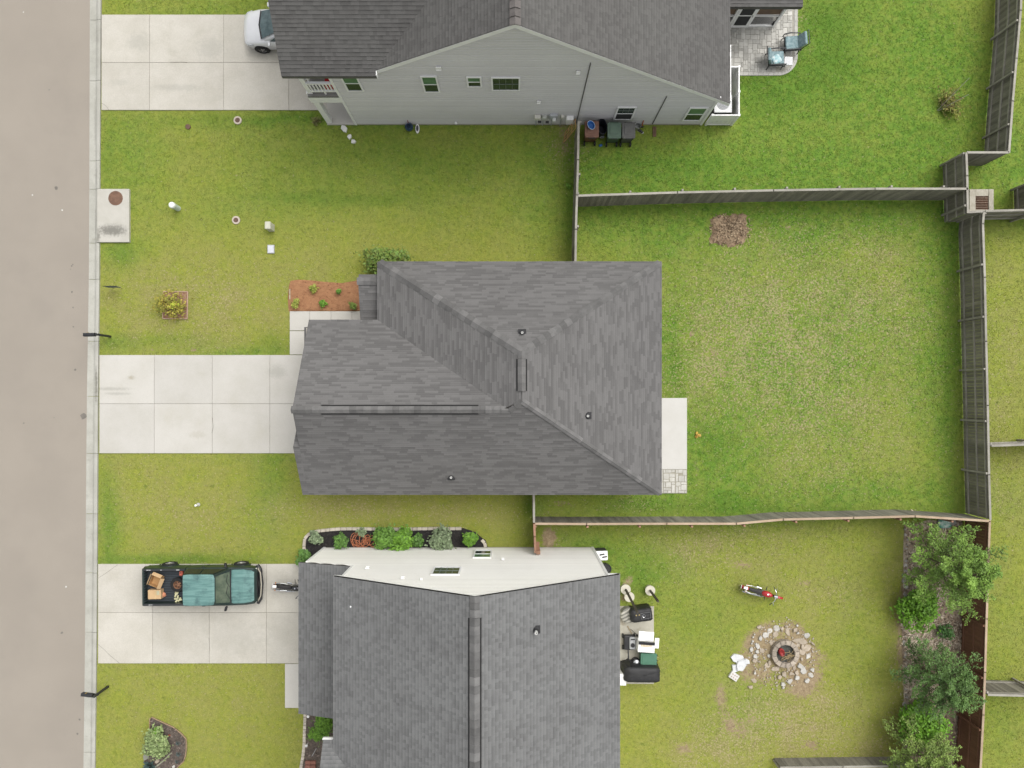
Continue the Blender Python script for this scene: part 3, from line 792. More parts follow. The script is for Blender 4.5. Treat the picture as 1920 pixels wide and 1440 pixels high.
    mb.box(((-9.0 + xnw) / 2, (ywn - .35 + ysn + .4) / 2, 1.3), (xnw + 9.0 + .7, ywn - ysn - .75, 2.604))
    mb.loft([[(x, ywn - .4, 2.5), (x, yw, zw - .2), (x, ysn + .42, 2.5)] for x in (-8.99, -8.8)])
    mb.build('wall', M_SIDE3, H0)
    mb = MB()
    for (a, b) in ((NW, NE), (NE, SE), (SE, G2), (V0, G0), (NW, V0)):
        a = Vector(a); b = Vector(b); d = (b - a).normalized(); n = d.cross(Vector((0, 0, 1)))
        c = (a + b) / 2; c.z -= 0.09
        mb.box(tuple(c + n * -0.0), (0.03 if abs(d.y) > .5 else (b - a).length, 0.03 if abs(d.x) > .5 else (b - a).length, 0.16))
    mb.build('fascia', mat('grey_fascia', (0.33, 0.325, 0.31)), H0)
    mb = MB()
    for k in range(4): mb.box((-9.03, -1.0, 0.33 + k * 0.54), (0.05, 4.6, 0.53), bev=0.012)
    mb.build('garage_door', M_WHITE, H0)
    mb = MB(); mb.box((-6.92 + .0, 3.9, 1.1), (0.14, 0.14, 1.8)); mb.build('porch_post', M_WHITE, H0)
    EXCL.append([(-9.0, -4.1), (6.4, -4.1), (6.4, 5.8), (-9.0, 5.8)])
    return H0
middle_house()

# ================================================================= north house (grey siding, balcony)
def north_house():
    H0 = empty('house', (0, 13.47, 0), label='two-storey grey-sided house with charcoal roof at the top', cat='house')
    y0 = 0.0                                            # wall plane in house coordinates
    Yw = 13.47
    xr_, zr = 0.15, 9.66; pl, pr = 0.638, 0.702
    def zl(x): return zr - pl * (xr_ - x)
    def zR(x): return zr - pr * (x - xr_)
    yb = 11.0                                           # roof runs this far back
    xl_e, xr_e = -5.75, 9.93
    rk = -0.14                                          # rake overhang
    # planes: left slope, right slope, front cross gable
    def plocal(p): return (p[0], p[1], p[2])
    ze2, pf = 5.93, 0.72; ye = -0.31; xf = -9.40
    yridge = 4.6
    def zf(y): return ze2 + pf * (y - ye)
    def vx(y): return xr_ - (zr - zf(y)) / pl           # valley x at y
    yv0 = ye + (zl(xl_e + .25) - ze2) / pf
    A = [(xl_e + .25, rk, zl(xl_e + .25)), (xr_, rk, zr), (xr_, yb, zr), (vx(yridge), yb, zl(vx(yridge))), (vx(yridge), yridge, zf(yridge)), (vx(yv0), yv0, zf(yv0))]
    B = [(xr_, rk, zr), (xr_e, rk, zR(xr_e)), (xr_e, yb, zR(xr_e)), (xr_, yb, zr)]
    C = [(xf, ye, ze2), (vx(yv0), ye, ze2), (vx(yv0), yv0, zf(yv0)), (vx(yridge), yridge, zf(yridge)), (xf, yridge, zf(yridge))]
    D = [(xf, yridge, zf(yridge)), (vx(yridge), yridge, zf(yridge)), (vx(yridge), 9.5, zf(yridge) - pf * (9.5 - yridge)), (xf, 9.5, zf(yridge) - pf * (9.5 - yridge))]
    mb = MB()
    for P in (B, D): mb.slab3(P, 0.16)
    for P in (A, C):
        for t in _tri3(P): mb.slab3(t, 0.16)
    roof = mb.build('roof', M_DECK, H0)
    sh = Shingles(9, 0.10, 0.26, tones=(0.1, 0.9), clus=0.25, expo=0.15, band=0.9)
    sh.plane(A, (0, 1, 0)); sh.plane(B, (0, 1, 0)); sh.plane(C, (1, 0, 0)); sh.plane(D, (1, 0, 0))
    # screened porch roof at the back
    E = [(9.30, 4.28, 2.72), (13.27, 4.28, 2.72), (13.27, 9.0, 2.95), (9.30, 9.0, 2.95)]
    mb = MB(); mb.slab3(E, 0.2); mb.build('porch_roof', M_DECK, H0); sh.plane(E, (1, 0, 0))
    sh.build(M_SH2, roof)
    ridge_caps(roof, (xr_, rk, zr), (xr_, 1.1, zr), M_CAP2, 0.2, 0.3, 0.5)
    ridge_vent(roof, (xr_, 1.1, zr), (xr_, yb, zr), M_CAP2, M_SLOT, 0.19, 0.55)
    # walls
    mb = MB()
    pts = [(-7.63, 0), (9.39, 0), (9.39, 3.1), (xr_, zr - .2), (-5.43, 5.95), (-7.63, 5.95)]
    mb.loft([[(x, y, z) for x, z in pts] for y in (0.0, 0.2)])
    mb.box((9.29, 5, 1.5), (0.2, 9.6, 3.0)); mb.box((-7.53, 5.6, 2.9), (0.2, 9.0, 5.8))
    mb.build('wall', M_SIDE1, H0)
    def xl(z): return -7.60 if z <= 5.90 else max(-7.6, xr_ - (zr - z) / pl)
    def xr(z): return 9.36 if z <= 3.10 else xr_ + (zr - z) / pr - 0.02
    siding(H0, 0.0, -1, xl, xr, 0.12, 9.5, M_SIDE1, 0.2)
    mb = MB(); mb.box((0.88, 0.06, 0.06), (17.0, 0.2, 0.12)); mb.build('foundation', mat('foundation', (0.42, 0.40, 0.36)), H0)
    # white trim
    board(H0, 'rake_board', (-5.50, rk + .02, zl(-5.50) - .01), (xr_, rk + .02, zr - .01), 0.25, 0.03, M_WHITE, sgn=-1)
    board(H0, 'rake_board', (xr_, rk + .02, zr - .01), (xr_e, rk + .02, zR(xr_e) - .01), 0.25, 0.03, M_WHITE, sgn=-1)
    for x in (-7.63, 9.36):
        mb = MB(); mb.box((x, -0.02, 1.6 if x > 0 else 2.95), (0.11, 0.07, 3.2 if x > 0 else 5.9)); mb.build('corner_board', M_WHITE, H0)
    mb = MB(); mb.box(((xf + vx(yv0)) / 2, ye - .01, ze2 - .10), (vx(yv0) - xf, 0.025, 0.18)); mb.build('fascia', mat('charcoal_fascia', (0.10, 0.098, 0.094)), H0)
    mb = MB(); mb.box((vx(yv0) + .01, ye + .22, ze2 - .02), (0.03, .5, .3)); mb.build('eave_return', M_WHITE, H0)
    # windows
    for x0, x1, z0, z1, st in ((-7.15, -6.42, 3.92, 5.45, 'hung'), (-3.80, -3.10, 3.80, 5.36, 'hung'), (-1.88, -1.24, 4.34, 5.30, 'hung'), (-.84, .40, 3.98, 5.25, 'grid'),
                               (4.93, 5.83, .72, 2.20, 'hung_grid'), (8.28, 9.16, .60, 2.14, 'hung')):
        window(H0, x0, x1, z0, z1, 0.0, -1, st)
    # wall vents, cables, meters
    for x, z, s_ in ((-2.95, 6.12, .26), (2.77, 5.77, .2), (1.26, 2.83, .2), (-2.68, .41, .13)):
        mb = MB(); mb.box((x, -.08, z), (s_ * .9, .07, s_ * .9), bev=.02); mb.box((x, -.09, z - s_ * .4), (s_ * .8, .10, .04)); mb.build('wall_vent', M_VINYL, H0)
    M_CAB = mat('grey_conduit', (0.13, 0.13, 0.13))
    for x, za, zb in ((3.20, 0.2, 6.4), (6.95, 0.15, 3.3)):
        mb = MB(); mb.tube([(x, -.05, za), (x, -.05, zb), (x, 0, zb + .1)], 0.025, 6); mb.build('conduit', M_CAB, H0)
    M_BOXG = mat('meter_grey', (0.42, 0.44, 0.46), rough=.5); M_BOXC = mat('meter_cream', (0.62, 0.61, 0.55), rough=.5); M_DK = mat('dark_plastic', (0.03, 0.03, 0.032), rough=.6)
    for x, z, w, h, d, m in ((1.27, 1.15, .30, .28, .2, M_BOXC), (1.60, 1.12, .22, .24, .18, mat('meter_greenish', (0.47, 0.49, 0.44))), (2.03, 1.18, .38, .46, .14, M_BOXG), (2.46, 1.08, .16, .34, .12, M_BOXC), (2.82, .85, .34, .60, .22, M_VINYL)):
        mb = MB(); mb.box((x, -.02 - d / 2, z), (w, d, h), bev=.025); o = mb.build('utility_box', m, H0)
        mb = MB(); mb.tube([(x - .05, -.07, z - h / 2), (x - .05, -.07, .05)], .022, 6); mb.build('utility_pipe', M_BOXG, o)
    for x, z in ((1.30, .95), (1.66, .92)):
        mb = MB(); mb.cyl((x, -.26, z), .06, .16, seg=10, axis='X'); mb.build('gas_dial', M_DK, H0)
    mb = MB(); mb.cyl((2.06, -.30, 1.10), .085, .14, seg=14, axis='Y'); mb.build('meter_dial', mat('meter_glass', (.7, .72, .7), rough=.2), H0)
    # balcony on the street side
    mb = MB(); mb.box((-8.37, 2.2, 3.28), (1.40, 4.5, 0.12)); mb.build('balcony_floor', mat('porch_floor_grey', (0.22, 0.21, 0.20), rough=.7), H0)
    mb = MB(); mb.box((-8.36, 0.02, 2.98), (1.46, 0.14, 0.62)); mb.box((-9.08, 2.3, 2.98), (0.14, 4.4, 0.62)); mb.build('balcony_beam', M_WHITE, H0)
    mb = MB(); mb.box((-8.93, 0.16, 1.35), (0.26, 0.26, 2.66)); mb.build('porch_column', M_WHITE, H0)
    mb = MB(); mb.box((-8.93, 0.16, 4.6), (0.2, 0.2, 2.5)); mb.build('porch_column', M_WHITE, H0)
    rail = MB(); rail.box((-8.24, 0.06, 4.44), (1.2, 0.10, 0.09)); rail.box((-8.24, 0.06, 3.66), (1.2, 0.08, 0.09)); rail.box((-8.24, .06, 3.50), (.07, .07, .26)); ro = rail.build('balcony_railing', M_WHITE, H0)
    for k in range(8):
        mb = MB(); mb.box((-8.74 + k * 0.145, 0.06, 4.05), (0.055, 0.05, 0.70)); mb.build('baluster', M_WHITE, ro)
    rail = MB(); rail.box((-8.93, 2.2, 4.44), (0.08, 4.0, 0.09)); rail.box((-8.93, 2.2, 3.66), (0.08, 4.0, 0.08)); ro = rail.build('balcony_railing', M_WHITE, H0)
    for k in range(24):
        mb = MB(); mb.box((-8.93, 0.36 + k * 0.16, 4.05), (0.042, 0.042, 0.70)); mb.build('baluster', M_WHITE, ro)
    mb = MB(); mb.box((-8.34, 2.2, .03), (1.40, 4.5, .12)); mb.build('porch_slab', M_CONC, H0)
    mb = MB(); mb.box((-8.00, .72, 3.352), (.60, 1.15, .024), bev=.006); mb.build('red_mat', mat('red_mat', (.48, .018, .022), (.42, .015, .02), 5, .9), H0)
    # gutter elbow at the back corner
    mb = MB(); mb.box((9.98, 1.3, 2.62), (0.11, 2.6, 0.11), bev=.02); mb.build('gutter', M_VINYL, H0)
    # screened porch
    sp = MB()
    ysc = 4.80
    sp.box((11.10, ysc, 2.44), (3.7, .1, .22)); sp.box((11.10, ysc, 1.02), (3.7, .06, .07)); sp.box((11.10, ysc, .12), (3.7, .1, .14))
    for x in (9.30, 10.72, 11.62, 12.90): sp.box((x, ysc, 1.25), (.11, .12, 2.5))
    sp.box((12.9, 7.0, 2.44), (.1, 4.3, .22)); sp.box((12.9, 9.1, 1.25), (.11, .12, 2.5)); sp.box((12.9, 7.0, 1.02), (.06, 4.3, .07))
    spo = sp.build('screen_porch', M_VINYL, H0)
    mb = MB(); mb.box((11.1, 6.95, 0.03), (3.6, 4.2, .1)); mb.build('porch_floor', mat('porch_slab', (0.30, 0.30, 0.29)), spo)
    M_BL = mat('brown_shade', (0.155, 0.105, 0.07), (0.125, 0.085, 0.06), 3, .9)
    for xa, xb in ((9.36, 10.66), (11.68, 12.84)):
        mb = MB(); mb.box(((xa + xb) / 2, ysc + .05, 1.72), (xb - xa, .02, 1.32)); mb.build('roll_shade', M_BL, spo)
        mb = MB(); mb.box(((xa + xb) / 2, ysc - .01, .62), (xb - xa, .006, .80)); mb.build('screen_panel', mat('screen_mesh', (.06, .06, .06), rough=.9, alpha=.45), spo)
    d = MB(); d.box((11.17, ysc - .06, 1.2), (.80, .05, 2.24)); do = d.build('screen_door', M_VINYL, spo)
    for za, zb in ((.32, 1.12), (1.24, 2.18)):
        mb = MB(); mb.box((11.17, ysc - .09, (za + zb) / 2), (.60, .02, zb - za)); mb.build('door_screen', M_SCREEN, do)
    mb = MB(); mb.box((11.52, ysc - .10, 1.15), (.03, .05, .14)); mb.build('handle', mat('steel', (.45, .45, .46), rough=.35, metal=.8), do)
    EXCL.append([(-9.05, Yw), (9.4, Yw), (9.4, 25), (-9.05, 25)])
    EXCL.append([(9.3, Yw + 4.7), (13, Yw + 4.7), (13, 25), (9.3, 25)])
    return H0
def _tri3(P):
    P = [Vector(p) for p in P]; P2 = [(p.x, p.y) for p in P]
    m = {(p.x, p.y): p for p in P}
    return [[m[q] for q in t] for t in ear_clip(P2)]
north_house()

# ================================================================= south house (cream siding)
def south_house():
    H0 = empty('house', (0, -7.42, 0), label='two-storey cream-sided house with slate grey gable roof at the bottom', cat='house')
    xr_, zr = -1.32, 9.15; pl, pr = 0.515, 0.575
    xl_e, xr_e = -7.22, 4.47
    def zl(x): return zr - pl * (xr_ - x)
    def zR(x): return zr - pr * (x - xr_)
    yb = -13.5; rk = 0.14
    # cross gable on the street side
    pf = 0.57; yc = -6.60; zc = 5.92; xc = -7.69
    def zf(y): return zc + pf * (yc - y)
    def vx(y): return xr_ - (zr - zf(y)) / pl
    yv0 = yc - (zl(xl_e) - zc) / pf
    yrg = -9.6
    A = [(xl_e, rk, zl(xl_e)), (xl_e, yv0, zl(xl_e)), (vx(yrg), yrg, zf(yrg)), (vx(yrg), yb, zl(vx(yrg))), (xr_, yb, zr), (xr_, rk, zr)]
    B = [(xr_, rk, zr), (xr_, yb, zr), (xr_e, yb, zR(xr_e)), (xr_e, rk, zR(xr_e))]
    C = [(xc, yc, zc), (xc, yrg, zf(yrg)), (vx(yrg), yrg, zf(yrg)), (vx(yv0), yv0, zf(yv0)), (xl_e, yc, zc)]
    D = [(xc, yrg, zf(yrg)), (xc, yrg - 3.4, zf(yrg) - 3.4 * pf), (vx(yrg), yrg - 3.4, zf(yrg) - 3.4 * pf), (vx(yrg), yrg, zf(yrg))]
    # lower roof over the garage
    F = [(-9.53, 0.0, 3.12), (-9.53, -6.78, 3.12), (-6.95, -6.78, 3.88), (-6.95, 0.0, 3.88)]
    mb = MB()
    for P in (B, D, F): mb.slab3(P, 0.16)
    for P in (A, C):
        for t in _tri3(P): mb.slab3(t, 0.16)
    roof = mb.build('roof', M_DECK, H0)
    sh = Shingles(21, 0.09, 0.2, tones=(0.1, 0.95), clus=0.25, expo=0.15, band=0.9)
    for P, al in ((A, (0, 1, 0)), (B, (0, 1, 0)), (F, (0, 1, 0)), (C, (1, 0, 0)), (D, (1, 0, 0))): sh.plane(P, al)
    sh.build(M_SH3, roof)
    ridge_caps(roof, (xr_, rk, zr), (xr_, -.62, zr), M_CAP3, 0.18, 0.3, 0.5)
    ridge_vent(roof, (xr_, -.62, zr), (xr_, yb, zr), M_CAP3, M_SLOT, 0.19, 0.52)
    p = W(1005, 1188, 8.0); z = zR(p.x); p = W(1005, 1188, z + .2)
    vent_pipe(roof, (p.x, p.y + 7.42 + .08, z), 0.42, 0.06)
    mb = MB(); p = W(658, 1137, 6.5); mb.lathe([(0.035, 0), (.035, .04), (.02, .05)], (p.x, p.y + 7.42, zl(p.x)), 8); mb.build('roof_cap', M_WHITE, roof)
    # walls
    mb = MB()
    pts = [(-9.2, 0), (4.05, 0), (4.05, 5.9), (xr_, zr - .2), (-6.97, 6.1), (-6.97, 3.8), (-9.2, 3.1)]
    for t in _tri2(pts): mb.loft([[(x, y, z) for x, z in t] for y in (0.0, -0.2)])
    mb.box((3.95, -6, 2.95), (.2, 11.6, 5.9)); mb.box((-9.1, -3.4, 1.5), (.2, 6.5, 3.0)); mb.box((-6.9, -6.2, 2.95), (.2, 12, 5.9))
    mb.build('wall', M_SIDE2, H0)
    siding(H0, 0.0, 1, lambda z: -9.18, lambda z: 4.02, 0.12, 3.12, M_SIDE2, 0.2)
    siding(H0, 0.0, 1, lambda z: -9.18 + (z - 3.12) / .2947 + .0, lambda z: 4.02, 3.12, 3.72, M_SIDE2, 0.2)
    siding(H0, 0.0, 1, lambda z: -6.94 if z <= 6.1 else xr_ - (zr - z) / pl, lambda z: 4.02 if z <= 5.95 else xr_ + (zr - z) / pr, 3.72, 9.0, M_SIDE2, 0.2)
    mb = MB(); mb.box((-2.6, -.06, .06), (13.2, .2, .12)); mb.build('foundation', mat('foundation', (.42, .40, .36)), H0)
    M_GF = mat('grey_drip_edge', (0.26, 0.26, 0.28))
    board(H0, 'rake_board', (xl_e - .02, rk - .03, zl(xl_e) - .02), (xr_, rk - .03, zr - .02), 0.2, 0.03, M_VINYL, sgn=1)
    board(H0, 'rake_board', (xr_, rk - .03, zr - .02), (xr_e + .02, rk - .03, zR(xr_e) - .02), 0.2, 0.03, M_VINYL, sgn=1)
    for x, zt, zb in ((-9.17, 3.1, 0), (4.02, 5.85, 0), (-6.95, 6.0, 3.85)):
        mb = MB(); mb.box((x, .02, (zt + zb) / 2), (.11, .07, zt - zb)); mb.build('corner_board', M_VINYL, H0)
    mb = MB(); mb.box((-7.10, .06, 5.93), (.30, .14, .08)); mb.build('eave_return', M_VINYL, H0)
    mb = MB(); mb.box((4.25, .02, 5.66), (.5, .24, .12)); mb.build('eave_return', M_VINYL, H0)
    mb = MB(); mb.box((xc + .18, yc + .02, zc - .06), (.42, .06, .14)); mb.build('eave_return', M_VINYL, H0)
    mb = MB(); mb.box((xl_e + .01, -3.2, zl(xl_e) - .09), (.02, 6.6, .13)); mb.build('fascia', M_GF, H0)
    window(H0, -1.76, -.90, .83, 2.45, 0.0, 1, 'hung')
    window(H0, -3.34, -2.13, 4.22, 5.56, 0.0, 1, 'grid')
    for px, py, s_ in ((689, 1068, .20), (755, 1087, .17), (790, 1090, .12), (943, 1052, .15)):
        z = HC * (1 - 282.0 / (py - CY)); k = S * (1 - z / HC)
        mb = MB(); mb.box(((px - CX) * k, .08, z), (s_, .07, s_), bev=.02); mb.box(((px - CX) * k, .09, z - s_ * .4), (s_ * .8, .10, .04)); mb.build('wall_vent', M_VINYL, H0)
    # garage door on the street side
    mb = MB()
    for k in range(4): mb.box((-9.22, -3.3, .33 + k * .54), (.05, 4.9, .53), bev=.012)
    mb.build('garage_door', M_WHITE, H0)
    EXCL.append([(-9.2, -7.42), (4.0, -7.42), (4.0, -22), (-6.9, -22), (-6.9, -14.1), (-9.2, -14.1)])
def _tri2(pts):
    return ear_clip(pts)
south_house()
# ---------------------------------------------------------------- fences
M_FGREY = mat('weathered_fence', (0.245, 0.230, 0.195), (0.170, 0.160, 0.136), 2.5, 0.9, rnd=0.20, bump=0.3, bscale=30, fine=0.15, fscale=30, spec=0.12, stretch=(1, 1, 0.15))
M_FRAIL = mat('weathered_rail', (0.34, 0.325, 0.285), (0.27, 0.255, 0.22), 2.5, 0.9, rnd=0.12, fine=0.12, spec=0.12)
M_FBRN = mat('brown_stain', (0.205, 0.108, 0.068), (0.172, 0.090, 0.057), 2.0, 0.8, rnd=0.09, bump=0.2, fine=0.08, spec=0.2, stretch=(1, 1, 0.15))
M_FRED = mat('red_brown_rail', (0.33, 0.195, 0.135), (0.27, 0.155, 0.105), 2.0, 0.85, rnd=0.12, fine=0.1, spec=0.15)
M_FTAN = mat('tan_rail', (0.43, 0.335, 0.245), (0.36, 0.27, 0.19), 2.0, 0.85, rnd=0.1, fine=0.1, spec=0.15)
PICK = {}
def picket_mesh(h, m, var):
    key = (round(h, 2), m.name, var)
    if key not in PICK:
        mb = MB(); w = 0.140
        mb.loft([[(-w / 2, -.009, z), (w / 2, -.009, z), (w / 2, .009, z), (-w / 2, .009, z)] for z in (0.02, h - .03 + var * .008)] +
                [[(-w / 2 + .025, -.009, h + var * .008), (w / 2 - .025, -.009, h + var * .008), (w / 2 - .025, .009, h + var * .008), (-w / 2 + .025, .009, h + var * .008)]])
        me = mb.mesh('picket'); me.materials.append(m); PICK[key] = me
    return PICK[key]
def fence(label, tops, side, h=1.83, mp=None, mr=None, mc=None, posts=None, step=2.44, cap=True, rails=(0.3, 1.0, 1.62), pcap=0.0, first=True, postd=0.0):
    """tops: photo pixels of the fence top; side: +1/-1 which side (left of travel = +1) carries rails and posts"""
    mp = mp or M_FGREY; mr = mr or M_FRAIL; mc = mc or mr
    P = [W(x, y, h) for x, y in tops]
    root = empty('fence', (P[0].x, P[0].y, 0), label=label, cat='fence')
    O = Vector((P[0].x, P[0].y, 0))
    rng = random.Random(int(tops[0][0] * 3 + tops[0][1]))
    rest = 0.0
    for a, b in zip(P, P[1:]):
        a = Vector((a.x, a.y, 0)); b = Vector((b.x, b.y, 0)); d = b - a; L = d.length; d.normalize()
        n = Vector((-d.y, d.x, 0)) * side; ang = math.atan2(d.y, d.x)
        k = max(1, int(round(L / 0.146)))
        for i in range(k):
            q = a + d * (L * (i + .5) / k) + n * rng.uniform(-.003, .003)
            o = link('picket', picket_mesh(h, mp, rng.choice((-1, 0, 1))), None, root, q - O, ang + rng.uniform(-.01, .01))
            o.scale = (L / k / 0.146 * 0.99, 1, 1)
        for z in rails:
            mb = MB(); mb.box((0, 0, 0), (L, .04, .088)); mb.build('rail', mr, root, (a + b) / 2 + n * .031 + Vector((0, 0, z)) - O, ang)
        if cap:
            mb = MB(); mb.box((0, 0, 0), (L + .04, .10, .035)); mb.build('cap_rail', mc, root, (a + b) / 2 + n * .02 + Vector((0, 0, h + .022)) - O, ang)
        s_ = rest
        while s_ <= L + 1e-6:
            q = a + d * s_ + n * (.11 + postd)
            mb = MB(); mb.box((0, 0, (h + pcap) / 2), (.092, .092, h + pcap - .01), bev=.006); mb.build('post', mr if mr != M_FRAIL else M_FRAIL, root, q - O, ang)
            s_ += step
        rest = s_ - L
    return root
WS = 1.83
fence('weathered grey picket fence joining the grey house and the middle house', [(1084, 228), (1083, 300), (1081, 366), (1079, 430), (1078, 500)], +1, rails=(.3, 1.62))
fence('long weathered grey fence with pale cap dividing the two upper back yards', [(1084, 368), (1270, 362), (1450, 358), (1640, 355), (1813, 355)], +1, rails=(.3, 1.62), pcap=.05, postd=.02)
fence('weathered grey fence with rails at the upper right edge', [(1917, -60), (1914, 20), (1906, 110), (1899, 190), (1892, 286)], -1)
fence('short grey fence jog running left from the upper right fence', [(1890, 287), (1813, 287)], -1, rails=(.3, 1.62))
fence('short grey fence section above the storm drain corner', [(1812, 287), (1813.5, 330), (1815, 399)], -1)
fence('tiny grey fence return just below the storm drain', [(1817, 399), (1844, 397)], +1, rails=(.3, 1.62))
fence('long weathered grey fence with rails closing the middle back yard', [(1845, 398), (1843, 420), (1846.5, 520), (1849, 640), (1852, 760), (1854.5, 890), (1857, 974)], -1, pcap=.02)
fence('grey neighbour fence leaving right from the storm drain', [(1848, 395), (1930, 393), (2010, 391)], -1, rails=(.3, 1.0, 1.62))
fence('dark grey neighbour fence cut by the right edge above the drain', [(1952, 335), (1954, 391)], -1, rails=(.3, 1.62))
fence('low grey rail fence running right beside the middle yard', [(1859, 836.5), (1930, 834), (2010, 832)], +1, h=1.7, rails=(.25, .9, 1.5))
fence('red-brown capped grey fence between the middle and lower yards', [(1004, 981), (1100, 981.5), (1250, 981), (1380, 981), (1468, 973), (1600, 970), (1715, 967), (1856, 976)], -1, mr=M_FRED, mc=M_FTAN, rails=(.3, 1.62), postd=.05)
fence('short grey fence from the middle house down to the red-brown fence', [(1000, 915), (1000.5, 979)], +1, rails=(.3, 1.62))
fence('short red-brown fence ending against the cream house wall', [(1001, 983), (1002, 1006), (1003, 1036)], +1, mp=M_FBRN, mr=M_FBRN, mc=M_FRED, rails=(.3, 1.62), step=1.25)
fence('dark brown stained fence behind the trees at lower right', [(1856, 978), (1853, 1060), (1850, 1160), (1847, 1260), (1844, 1340), (1838, 1450), (1834, 1520)], -1, mp=M_FBRN, mr=M_FBRN, mc=M_FTAN, rails=(.2, .95, 1.62))
fence('grey neighbour fence meeting the dark brown fence at right', [(1852, 1303), (1930, 1305), (2010, 1307)], +1, rails=(.3, 1.62))
fence('dark weathered fence along the bottom edge of the lower yard', [(1463, 1438), (1580, 1436.5), (1720, 1435)], -1, h=.85, rails=(.2, .7))

# white vinyl screen fence round the air conditioner
def vinyl_screen():
    O = W(1371, 234)
    root = empty('privacy_screen', O, label='white vinyl screen wrapped around the air conditioner corner', cat='screen')
    hh = 1.2
    def panel(a, b):
        a = Vector(a); b = Vector(b); d = b - a; L = d.length; ang = math.atan2(d.y, d.x); k = max(1, int(L / .2))
        for i in range(k):
            mb = MB(); mb.box((0, 0, hh / 2), (L / k - .006, .03, hh - .1), bev=.004); mb.build('panel_board', M_VINYL, root, a + d * (i + .5) / k, ang)
        for z in (.06, hh - .03):
            mb = MB(); mb.box((0, 0, z), (L, .06, .09), bev=.006); mb.build('panel_rail', M_VINYL, root, (a + b) / 2, ang)
    c0 = Vector((9.60 - O.x, 0, 0)); c1 = Vector((0, 0, 0)); c2 = Vector((0, 1.12, 0)); c3 = Vector((0.0, 2.3, 0)); c4 = Vector((-1.0, 2.3, 0))
    panel(c0, c1); panel(c1, c2); panel(c2, c3); panel(c3, c4)
    for c in (c0, c1, c2, c3):
        mb = MB(); mb.box((c.x, c.y, hh / 2 + .02), (.11, .11, hh + .04), bev=.01); mb.build('post', M_VINYL, root)
vinyl_screen()
def ac_unit(name, loc, w, d, h, label):
    root = empty(name, loc, label=label, cat='air conditioner')
    M_AC = mat('ac_white', (0.66, 0.67, 0.67), (0.6, 0.61, 0.61), 2, .5)
    mb = MB(); mb.box((0, 0, h - .03), (w, d, .06), bev=.03, seg=2)
    mb.build('top_panel', M_AC, root)
    mb = MB(); mb.box((0, 0, (h - .06) / 2), (w - .05, d - .05, h - .06), bev=.02); o = mb.build('coil_case', mat('ac_coil', (0.035, 0.038, 0.036), rough=.8), root)
    mb = MB(); mb.cyl((0, 0, h - .005), w * .36, .01, seg=28); f = mb.build('fan_grille', mat('ac_fan', (0.30, 0.31, 0.32), rough=.6), root)
    mb = MB()
    for r in (.12, .2, .28): mb.torus((0, 0, h + .012), w * r / .36 * .42, .006, seg=24, sub=4)
    mb.build('grille_ring', M_AC, f)
ac_unit('air_conditioner', W(1356, 194, .9) * Vector((1, 1, 0)) if False else Vector((W(1356, 194, .9).x, W(1356, 194, .9).y, 0)), .86, .86, .9, 'white boxed air conditioner with round fan inside the vinyl screen')

